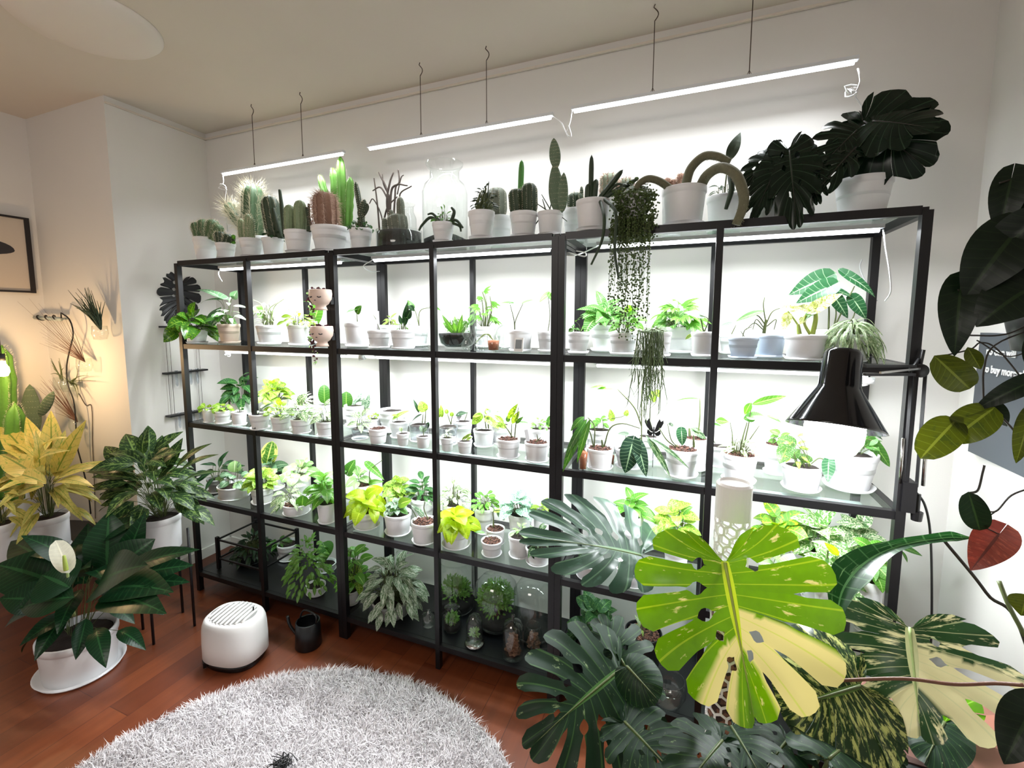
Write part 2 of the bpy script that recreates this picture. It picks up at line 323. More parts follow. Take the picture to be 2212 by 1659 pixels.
def padm(mb,sp,b_,t_,r,rng):
    b_=Vector(b_);t_=Vector(t_);A=t_-b_;L=A.length; c_=(b_+t_)/2; Z_=A.normalized(); Y_=TOCAM(c_); X_=Y_.cross(Z_).normalized(); Y_=Z_.cross(X_)
    M=Matrix((X_,Y_,Z_)).transposed(); pr=[]
    for i in range(15):
        t=i/14; pr.append((r*max(.02,math.sin(PI*t**.85)**.6 if 0<t<1 else .02),L*(t-.0)))
    mb.lathe(pr,tuple(b_),24,M,ell=.28)
    for i in range(9):
        for j in range(-3,4):
            t=(i+.7)/9.6; rr=r*math.sin(PI*t**.85)**.6; x=(j+.5*(i%2))/3.6
            if abs(x)>.92: continue
            p=b_+M@Vector((x*rr,.28*rr*math.sqrt(1-x*x)*-1*-1,L*t))
            for _ in range(3):
                e=p+M@Vector((rng.uniform(-1,1),rng.uniform(.2,1),rng.uniform(-1,1))).normalized()*.004; sd=(e-p).orthogonal().normalized()*.0005; o_=len(sp.v)
                for v_ in (p-sd,p+sd,e): sp.v.append(tuple(v_)); sp.uv.append((0,0)); sp.pig.append(0)
                sp.f.append((o_,o_+1,o_+2))
OUT=[(.05,-.05),(.20,-.19),(.45,-.25),(.72,-.17),(.92,.0),(1.0,.22),(.97,.45),(.85,.68),(.62,.86),(.36,.97),(.14,1.02),(0.0,1.03)]
def E_(a,wide=0):
    x=a*(len(OUT)-1); i=min(int(x),len(OUT)-2); t=x-i; g=lambda j:OUT[max(0,min(len(OUT)-1,j))]
    p0,p1,p2,p3=g(i-1),g(i),g(i+1),g(i+2)
    return tuple(.5*((2*p1[k])+(-p0[k]+p2[k])*t+(2*p0[k]-5*p1[k]+4*p2[k]-p3[k])*t*t+(-p0[k]+3*p1[k]-3*p2[k]+p3[k])*t**3) for k in (0,1))
def bigleaf(parent,name,J,T,halfw,N,mat,seed=0,nl=7,b0=.5,holes=.5,gap=.3,curl=.15,side=.12,fold=.1,cream=None,first=2,thick=0,lab=None,skew=0,wave=.012,tipcurl=0,mr_=.74):
    rng=random.Random(seed); J=Vector(J);T=Vector(T);A=T-J;L=A.length;A/=L; N=Vector(N).normalized(); S=A.cross(N).normalized(); N=S.cross(A)
    mb=MB(); nb=30;nk=5
    for sd in(-1,1):
        ed=[0]; 
        for i in range(nl): ed.append(ed[-1]+(1.3 if i<2 or i==nl-1 else 1.0)*rng.uniform(.85,1.15))
        ed=[e/ed[-1] for e in ed]
        bnd=[]
        for j in range(nl+1):
            bnd.append((rng.uniform(b0-.1,b0+.14) if first<=j<nl else 2, rng.random()<holes and 0<j<nl, rng.uniform(.12,.26), rng.uniform(.09,.2)))
        def g(j,b):
            s0,h,hs,hl=bnd[j]; v=0
            if b>s0: v=gap*.6*min(1,(b-s0)/.12)**.6*(.55+.45*b)
            if h and hs<b<hs+hl: v=max(v,.26*math.sin(PI*(b-hs)/hl)**.8)
            return v
        for i in range(nl):
            a0,a1=ed[i],ed[i+1]; da=a1-a0; rows=[];uv=[];pg=[]
            lobe_up=rng.uniform(-.04,.04)
            for ib in range(nb+1):
                b=ib/nb; r=[];u=[];pp=[]
                for k in range(nk+1):
                    x=k/nk; lo=a0+da*g(i,b); hi=a1-da*g(i+1,b); a=lo+(hi-lo)*x
                    cut=1-.13*(abs(2*x-1)**3)*(1 if bnd[i][0]<1 or bnd[i+1][0]<1 else 0)*(b**4)
                    be=b*cut
                    m=max(0,(a-.28)/.72)*mr_; es,et=E_(a)
                    # vein curve: quadratic, leaning to the tip
                    ctl=(es*.55,m+(et-m)*.35); s_=2*(1-be)*be*ctl[0]+be*be*es; t_=(1-be)**2*m+2*(1-be)*be*ctl[1]+be*be*et
                    y=s_*sd*halfw*(1+skew*sd)
                    z=-curl*L*max(0,t_)**2 - side*halfw*s_*s_*1.2 + fold*halfw*abs(s_)*(1-abs(s_)) + lobe_up*halfw*be*be*2 + wave*L*math.sin(b*7+a*20)*be - tipcurl*L*max(0,t_-.6)**2 + .012*L*math.cos((x-.5)*2*PI)*be*-1
                    p=J+A*(L*t_)+S*y+N*z
                    r.append(p);u.append((a+seed*2+(5 if sd>0 else 0),.5+.5*sd*be)); pp.append(cream(sd,a,be,s_,t_) if cream else 0)
                rows.append(r);uv.append(u);pg.append(pp)
            mb.grid(rows,uv,pg,flip=sd<0)
    o=obj(name,mb,mat,parent,world=True)
    if thick:
        md=o.modifiers.new('thickness','SOLIDIFY'); md.thickness=thick
    if lab: o['label']=lab
    return o
def rib_tube(parent,J,T,N,curl,r=.002,mat='palestalk',tipcurl=0):
    J=Vector(J);T=Vector(T);A=T-J;L=A.length;A/=L;N=Vector(N).normalized();S=A.cross(N).normalized();N=S.cross(A); mb=MB(); pts=[J+A*(L*t)+N*(-curl*L*t*t-tipcurl*L*max(0,t-.6)**2+.001) for t in [i/12*.96 for i in range(13)]]
    mb.tube(pts,[r*(1-.8*i/12) for i in range(13)],6); return obj('midrib',mb,mat,parent,world=True)

# ---------------- room shell ----------------
YB=.42; XL=-.30; XR=3.27; ZC=2.57; XW=-1.02; YW=-.10; YF=-3.2
def wall(name,c,d,mat='wall_paint'):
    m=MB(); m.box(c,d); return struct(name,m,mat)
wall('wall_back',((XL+XR)/2,YB+.05,ZC/2),(XR-XL+.2,.1,ZC))
wall('wall_right',(XR+.05,(YB+YF)/2,ZC/2),(.1,YB-YF,ZC))
wall('wall_left_return',(XL-.05,(YB+YW)/2+.0,ZC/2),(.1,YB-YW,ZC))
wall('wall_left_front',((XL+XW)/2-.05,YW+.05,ZC/2),(XL-XW-.1,.1,ZC))
wall('wall_left',(XW-.05,(YW+YF)/2,ZC/2),(.1,YW-YF,ZC))
m=MB(); m.box(((XW+XR)/2,(YB+YF)/2,-.05),(XR-XW+.2,YB-YF+.2,.1)); struct('floor',m,'floor_wood')
m=MB(); m.box(((XW+XR)/2,(YB+YF)/2,ZC+.05),(XR-XW+.2,YB-YF+.2,.1)); struct('ceiling',m,'ceiling_paint')
def trimbar(name,a,b):
    m=MB(); m.bar(a,b,.010,.008); struct(name,m,'ceiling_paint')
trimbar('trim_1',(XL,YB-.009,ZC-.035),(XR,YB-.009,ZC-.035)); trimbar('trim_2',(XL+.009,YW,ZC-.035),(XL+.009,YB,ZC-.035))
for n_,a,b in (('baseboard_back',(XL,YB-.006,.03),(XR,YB-.006,.03)),('baseboard_left',(XL+.006,YW,.03),(XL+.006,YB,.03)),('baseboard_right',(XR-.006,YF,.03),(XR-.006,YB,.03))):
    m=MB(); m.bar(a,b,.012,.06); struct(n_,m,'wall_paint')
r_=empty('ceiling_disc',(.30,-.46,ZC),'pale round flush ceiling disc in the upper left corner','ceiling lamp')
m=MB(); m.lathe([(.0,-.03),(.16,-.028),(.22,-.018),(.235,-.004),(.235,0)],n=64); plain('disc_pale',(226,216,208),.7); obj('disc_face',m,'disc_pale',r_)  # shallow round disc, a little paler than the ceiling around it

# ---------------- shelving ----------------
def unit(x0,label):
    R=empty('shelving_unit',(x0,0,0),label,'shelf','black metal shelving units along the wall'); t=.023; yb=.352
    for x in (.012,.5,.988):
        for y in (.0,yb):
            w=t if x!=.5 else .02
            m=MB(); m.box((x,y,1.75/2-.002),(w,.024,1.748)); obj('post',m,'black_metal',R,False)
    for zt in (1.760,1.341,.931,.517,.110):
        zc=zt-.013
        for y in (0,yb):
            m=MB(); m.box((.5,y+(.0005 if y==0 else 0),zc),(.953,.020,.024)); obj('rail',m,'black_metal',R,False)
        for x in (.012,.988):
            m=MB(); m.box((x,yb/2,zc),(.02,yb-.024,.024)); obj('side_rail',m,'black_metal',R,False)
        if zt>.2:
            m=MB(); m.box((.5,yb/2,zt-.003),(.95,yb-.022,.005)); obj('glass_shelf',m,'glass_shelf',R,False)
        else:
            m=MB(); m.box((.5,yb/2,zt-.009),(.95,yb-.02,.018)); obj('bottom_board',m,'black_board',R,False)
    return R
unit(0,'left black metal shelving unit with glass shelves, nearest the room corner')
unit(1,'middle black metal shelving unit with glass shelves, between the two doubled posts')
unit(2,'right black metal shelving unit with glass shelves, behind the desk lamp')

def led_tube(x0,x1,y,z,label,group,hooks=(),cables=()):
    R=empty('led_tube_light',((x0+x1)/2,y,z),label,'light',group)
    m=MB(); m.box((0,0,.006),(x1-x0,.022,.012)); obj('tube_housing',m,'tube_body',R,False)
    m=MB(); m.lathe([(.0085,0),(.0085,x1-x0-.02)],c=(-(x1-x0)/2+.01,0,-.003),n=12,M=Matrix.Rotation(PI/2,3,'Y')); obj('diffuser',m,'led',R)
    for hx in hooks:
        m=MB(); m.tube([(hx-(x0+x1)/2,0,.012),(hx-(x0+x1)/2,0,ZC-z-.055)],.0016,6); 
        m.tube([(hx-(x0+x1)/2-.008,0,.012),(hx-(x0+x1)/2,0,.03),(hx-(x0+x1)/2+.008,0,.012)],.0012,5)
        h=obj('hanging_wire',m,'wire',R); m=MB()
        m.tube([(hx-(x0+x1)/2+.012*math.sin(a*.5)*(1 if a<7 else 1),0,ZC-z-.055+.0065*a) for a in range(8)]+[(hx-(x0+x1)/2,0,ZC-z)],.0018,6); obj('ceiling_hook',m,'wire',h)
    for cb in cables:
        m=MB(); m.tube(bez(cb,36),.0022,6); obj('cable',m,'cable_white',R,world=True)
    return R
G_='LED tube lights hanging from the ceiling'
def knot(c,s,rng,n=14): return [(c[0]+rng.uniform(-s,s),c[1]+rng.uniform(-s,s)*.5,c[2]+rng.uniform(-s,s)) for _ in range(n)]
rk=random.Random(5)
led_tube(*TUBES_TOP[0],'leftmost hanging LED tube above the spiny cacti',G_,(.2908,.6215),[[(0.0523,0.25,2.2407),(0.0489,0.25,2.2022),(0.0107,0.25,2.1819),(0.0744,0.25,2.1655),(0.0197,0.25,2.2005),(0.0686,0.25,2.1807),(0.0407,0.26,2.0978),(-0.0024,0.3,1.9589)]])
led_tube(*TUBES_TOP[1],'middle hanging LED tube above the tall glass jar',G_,(1.3028,1.6175),[[(1.9017,0.25,2.2547),(1.9336,0.25,2.2256),(1.9487,0.25,2.1959),(1.9638,0.25,2.1663)]])
led_tube(*TUBES_TOP[2],'rightmost and longest-looking hanging LED tube with a knotted white cable',G_,(2.27,2.5772),[[(1.9768,0.25,2.2629),(1.9702,0.25,2.2233),(1.9563,0.25,2.1811),(1.9747,0.25,2.1681),(1.9631,0.25,2.2108)],[(2.8774,0.25,2.2375),(2.8858,0.25,2.1993),(2.8759,0.25,2.1697)]+knot((2.8637,0.25,2.1747),.018,rk)+[(2.8794,0.26,2.1569),(2.9032,0.28,2.1334),(2.9235,0.3,2.0931)]])
G_='LED tube lights under the rack top'
led_tube(*TUBES_SHELF[0],'LED tube under the rack top in the left shelving unit',G_,(),[[(0.1936,0.1,1.723),(0.1716,0.1,1.7075),(0.1764,0.1,1.6838),(0.1681,0.12,1.6621)]])
led_tube(*TUBES_SHELF[1],'LED tube under the rack top in the middle shelving unit',G_,(),[[(1.1425,0.1,1.7229),(1.0496,0.15,1.7045),(1.0094,0.25,1.693),(1.0029,0.33,1.7008)]])
led_tube(*TUBES_SHELF[2],'LED tube under the rack top in the right shelving unit, looped white cables',G_,(),[[(2.1113,0.1,1.722),(2.0654,0.1,1.7036),(2.0404,0.05,1.6872),(2.0104,0.05,1.692),(2.0237,0.05,1.6977),(2.0765,0.05,1.6822),(2.0795,0.05,1.6946),(2.0484,0.05,1.7027)],[(2.9296,0.1,1.7199),(2.94,0.1,1.662),(2.9531,0.1,1.5959),(2.9653,0.12,1.5439),(2.9633,0.15,1.5182)],[(2.9616,0.38,1.6679),(2.9584,0.38,1.6369),(2.9846,0.38,1.5735),(3.0134,0.38,1.526)]])
for k_,sh in ((3,'highest'),(6,'middle')):
    for j_,un in enumerate(('left','middle','right')):
        led_tube(*TUBES_SHELF[k_+j_],'LED tube on the underside of the %s glass shelf, %s shelving unit'%(sh,un),'LED tube lights under the glass shelves')
for p_,lb in (((0.177,0.12,1.2907),'white tangled cable connector under the highest shelf, left unit'),((1.0502,0.12,1.2928),'white tangled cable connector under the highest shelf, middle unit'),((2.9536,0.2,1.2715),'white tangled cable connector beside the right rear post')):
    m=MB(); m.tube(bez(knot(p_,.018,rk,9),40),.0028,6); m.box(p_,(.03,.012,.02)); tag(obj('cable_connector',m,'cable_white'),lb,'cable','white cable connectors')

# ---------------- pots ----------------
def unitpot(taper):
    m=MB(); b_=taper
    m.lathe([(0,0),(b_*.97,0),(b_,.02),(.955,.80),(.955,.82),(1.0,.84),(1.0,.99),(.985,1.0),(.94,1.0),(.93,.98),(.90,.5),(0,.5)],n=40); return m.mesh('pot')
def saucer_mesh():
    m=MB(); m.lathe([(0,0),(.86,0),(.9,.1),(1.0,1.0),(.97,1.0),(.87,.25),(0,.2)],n=40); return m.mesh('saucer')
def soil_mesh(seed):
    rg=random.Random(seed); m=MB(); pr=[(0,.0)]
    m.lathe([(0.001,.02),(.3,.025),(.6,.01),(.85,-.01),(.93,-.06)],n=28)
    for i in range(len(m.v)): x,y,z=m.v[i]; m.v[i]=(x,y,z+rg.uniform(-.02,.03))
    if seed>0:
        for _ in range(110):
            a=rg.random()*6.28; r=math.sqrt(rg.random())*.86; q=Matrix.Rotation(rg.random()*3,3,'Z')@Matrix.Rotation(rg.uniform(-.6,.6),3,'X'); s=rg.uniform(.05,.1)
            m.box((r*math.cos(a),r*math.sin(a),.03+rg.uniform(-.02,.04)),(s*1.5,s,s*.6),q)
    return m.mesh('soil')
POTM={}; SAUC={}
def potmesh(t,mat):
    k_=(t,mat)
    if k_ not in POTM:
        me=unitpot(t); me.materials.append(MATS[mat]); POTM[k_]=me
    return POTM[k_]
def saucm(mat):
    if mat not in SAUC:
        me=saucer_mesh(); me.materials.append(MATS[mat]); SAUC[mat]=me
    return SAUC[mat]
SOIL={}
for nm_,sd in (('dark',0),('bark',3)):
    me=soil_mesh(sd); me.materials.append(MATS['soil_'+nm_]); SOIL[nm_]=me
def scaled(name,me,parent,s,loc=(0,0,0)):
    o=link(bpy.data.objects.new(name,me),parent); o.scale=s; o.location=loc; return o
CATS={'cup':'cup','cactus':'cactus','opuntia':'cactus','bowl':'terrarium'}
ROOTS={}
def build_row(i,row):
    name,label,group,(x,y,z),r,h,o,F=row; rng=random.Random(i*7+1)
    cat='plant'
    for k_,v_ in CATS.items():
        if k_ in name: cat=v_; break
    R=empty(name,(x,y,z),label,cat,group); tint=o.get('tint','white'); pm='pot_'+tint
    if o.get('cup'):
        m=MB(); m.lathe([(0,.0),(r*.7,0),(r*.72,.003),(r,h),(r*.96,h),(r*.68,.004),(0,.004)],n=28); obj('cup',m,'glass_clear',R)
        m=MB(); m.lathe([(0,.005),(r*.66,.005),(r*.86,h*.6),(0.001,h*.62)],n=20); obj('pebbles',m,'orange_pebble',R); return R
    if o.get('glassbowl'):
        m=MB(); m.lathe([(0,0),(r*.98,0),(r,.01),(r,h),(r*.97,h),(r*.97,.006),(0,.006)],n=48); obj('glass_bowl',m,'glass_clear',R)
        m=MB(); m.lathe([(0,.007),(r*.95,.007),(r*.95,h*.9),(r*.6,h*1.0),(.001,h*1.02)],n=40); obj('soil',m,'black_soil',R)
    else:
        sh_=0
        if o.get('saucer',1) and r>.017:
            shh=min(.012,h*.12); scaled('saucer',saucm(pm),R,(r*o.get('ss',.98),r*o.get('ss',.98),shh*(2 if o.get('ss') else 1))); sh_=shh*.35
        gl=o.get('glass'); tp=o.get('tp') or (rng.choice((.74,.78,.82)) if h>r*1.2 else .88)
        scaled('pot',potmesh(tp,'glass_frost' if gl else pm),R,(r,r,h-sh_),(0,0,sh_))
        bk=o.get('soil','dark'); scaled('soil',SOIL['bark' if bk=='bark' else 'dark'],R,(r*.93,r*.93,r*.93),(0,0,h-r*(.10 if bk=='bark' else .16)))
    base=(0,0,h)
    st=MB(); lvs={}; sp=MB(); wl=MB(); cols={}
    top=Vector((x,y,z+h))
    for f in F:
        k_=f[0]
        if k_=='b':
            lv=lvs.setdefault(f[1],MB()); n0=len(lv.v); s0=len(st.v)
            bush(lv,st,f,top,h,rng,r)
            for q in range(n0,len(lv.v)): a=lv.v[q]; lv.v[q]=(a[0],a[1],a[2]+h)
            for q in range(s0,len(st.v)): a=st.v[q]; st.v[q]=(a[0],a[1],a[2]+h)
        elif k_=='l':
            _,mat,shape,ls,kw=f; lv=lvs.setdefault(mat,MB())
            for j,q in enumerate(ls):
                B=Vector(q[0:3])-Vector((x,y,z)); T=Vector(q[3:6])-Vector((x,y,z)); fc=q[7]
                N=TOCAM(q[0:3])*fc+Vector((0,0,1))*(1-fc+.15)
                leaf(lv,B,T,q[6],N,shape,sag=.1 if shape!='tagshape' else 0,fold=.2 if shape!='tagshape' else 0,k=j+i,nt=12,ns=6)
                if shape!='tagshape' and not any(g[0]=='t' for g in F):
                    s0=Vector((0,0,h-.004)); st.tube(bez([s0,s0.lerp(B,.5)+Vector((0,0,abs(B.z-h)*.3)),B],8),.0011,5,cap=False)
        elif k_ in 'cp' and k_!='t':
            _,mat,ls,kw=f
            cm=cols.setdefault(mat,MB())
            for q in ls:
                b_=Vector(q[0:3])-Vector((x,y,z)); t_=Vector(q[3:6])-Vector((x,y,z))
                if k_=='c': column(cm,wl if kw.get('wool') else sp,wl,b_,t_,q[6],mat,rng,spine=kw.get('spine',1),wool=kw.get('wool',0))
                else:
                    n0=len(cm.v); s0=len(sp.v); padm(cm,sp,Vector(q[0:3]),Vector(q[3:6]),q[6],rng)
                    for MBX,a0 in ((cm,n0),(sp,s0)):
                        for w_ in range(a0,len(MBX.v)): a=MBX.v[w_]; MBX.v[w_]=(a[0]-x,a[1]-y,a[2]-z)
        elif k_=='t':
            _,mat,ls,kw=f; tm=cols.setdefault(mat,MB())
            for rad,pts in ls:
                pp=[Vector(p)-Vector((x,y,z)) for p in pts]; bp=bez(pp,28 if rad>.004 else 14); nn=len(bp)
                tm.tube(bp,[rad*(1-(.25 if kw.get('hair') else .45)*(q/nn)**2) for q in range(nn)],10 if rad>.004 else 5)
                if kw.get('hair'):
                    for q in range(900):
                        w_=rng.random()*(nn-1); a=int(w_); c_=bp[a].lerp(bp[min(a+1,nn-1)],w_-a); d_=Vector((rng.gauss(0,1),rng.gauss(0,1),rng.gauss(0,1))).normalized(); p=c_+d_*rad*.93; e=p+d_*.004+Vector((0,0,-.002)); sd=(e-p).orthogonal().normalized()*.0004; o_=len(sp.v)
                        for v_ in (p-sd,p+sd,e): sp.v.append(tuple(v_)); sp.uv.append((0,0)); sp.pig.append(0)
                        sp.f.append((o_,o_+1,o_+2))
        elif k_=='s':
            _,mat,kind,p0,p1,ln,n,kw=f; p0=Vector(p0)-Vector((x,y,z)); p1=Vector(p1)-Vector((x,y,z)); lv=lvs.setdefault('pearl' if kind!='rhip' else 'rhip2',MB())
            for q in range(n):
                w_=rng.random(); a=p0.lerp(p1,w_); a=a+Vector((0,rng.uniform(-.02,.02) if kind!='mass' else rng.uniform(-.028,.03),0))
                if kind=='pearl':
                    L_=ln*(rng.uniform(.35,1.0) if w_<.25 else rng.uniform(.6,1.12)); pts=[a+Vector((.002*math.sin(q+j*.9),.002*math.cos(q*2+j),-L_*j/14)) for j in range(15)]; st.tube(pts,.0005,3,cap=False)
                    nb_=int(L_/.0085)
                    for j in range(nb_):
                        if rng.random()<.25+.35*(j/nb_): continue
                        c_=a+Vector((rng.uniform(-.004,.004),rng.uniform(-.004,.004),-L_*(j+rng.random())/nb_)); rr=rng.uniform(.0020,.0038)
                        lv.lathe([(.0001,-rr*1.2),(rr*.8,-rr*.6),(rr,0),(rr*.7,rr*.7),(.0001,rr)],tuple(c_),6)
                elif kind=='mass':
                    c_=a+Vector((0,0,-ln*rng.random())); d_=Vector((rng.uniform(-1,1),rng.uniform(-1,.2),rng.uniform(-1,.3))).normalized(); leaf(lv,c_,c_+d_*.010,.009,TOCAM(top)+Vector((rng.uniform(-.7,.7),0,rng.uniform(-.7,.7))),'round',k=q,nt=3,ns=2)
                    if q%2==0:
                        for _ in range(3):
                            c2=c_+Vector((rng.uniform(-.012,.012),rng.uniform(-.01,.01),rng.uniform(-.012,.012))); rr=.0035; lv.lathe([(.0001,-rr),(rr,0),(.0001,rr)],tuple(c2),6)
                else:
                    L_=ln*rng.uniform(.4,1.1); p=a.copy(); pts=[p.copy()]; vx=rng.uniform(-.12,.12)
                    for j in range(9): p=p+Vector((vx*L_/9+rng.uniform(-.004,.004),rng.uniform(-.003,.003),-L_/9*(1 if j>0 else .3))); pts.append(p.copy())
                    pts[0]=pts[0].lerp(Vector((0,0,h)),.8); cols.setdefault('rhip',MB()).tube(pts,.0013,5)
                    for j in range(2,10):
                        if rng.random()<.75:
                            c_=pts[j]; e=c_+Vector((rng.uniform(-.02,.02),rng.uniform(-.008,.008),-rng.uniform(.015,.035))); cols['rhip'].tube([c_,c_.lerp(e,.5)+Vector((.002,0,0)),e],[.0012,.001,.0006],4)
    if st.v: obj('stems',st,'stalk' if not o.get('stalk') else o['stalk'],R)
    for mt,mb in lvs.items():
        if mb.v:
            q=obj('trailing_strings' if mt in('pearl','rhip2') else ('plant_tag' if mt=='tag' else 'leaves'),mb,mt,R)
    for mt,mb in cols.items():
        if mb.v:
            nm='cactus_body' if 'cactus' in mt else ('pads' if mt=='pad' else ('body' if mt in('euphorbia','tail','dark_succ') else ('branches' if mt in('twig','rhip') else 'stems')))
            obj(nm,mb,mt,R)
    if sp.v: obj('spines' if not any('hair' in (f[3] if len(f)>3 and isinstance(f[3],dict) else {}) for f in F) else 'hairs',sp,'spine' if 'tail' not in name else 'tailhair',R,False)
    if wl.v: obj('wool',wl,'wool',R,False)
    if o.get('monst'): ROOTS[o['monst']]=(R,Vector((x,y,z+h)))
    if name not in ROOTS: ROOTS[label]=(R,Vector((x,y,z+h)))
    return R
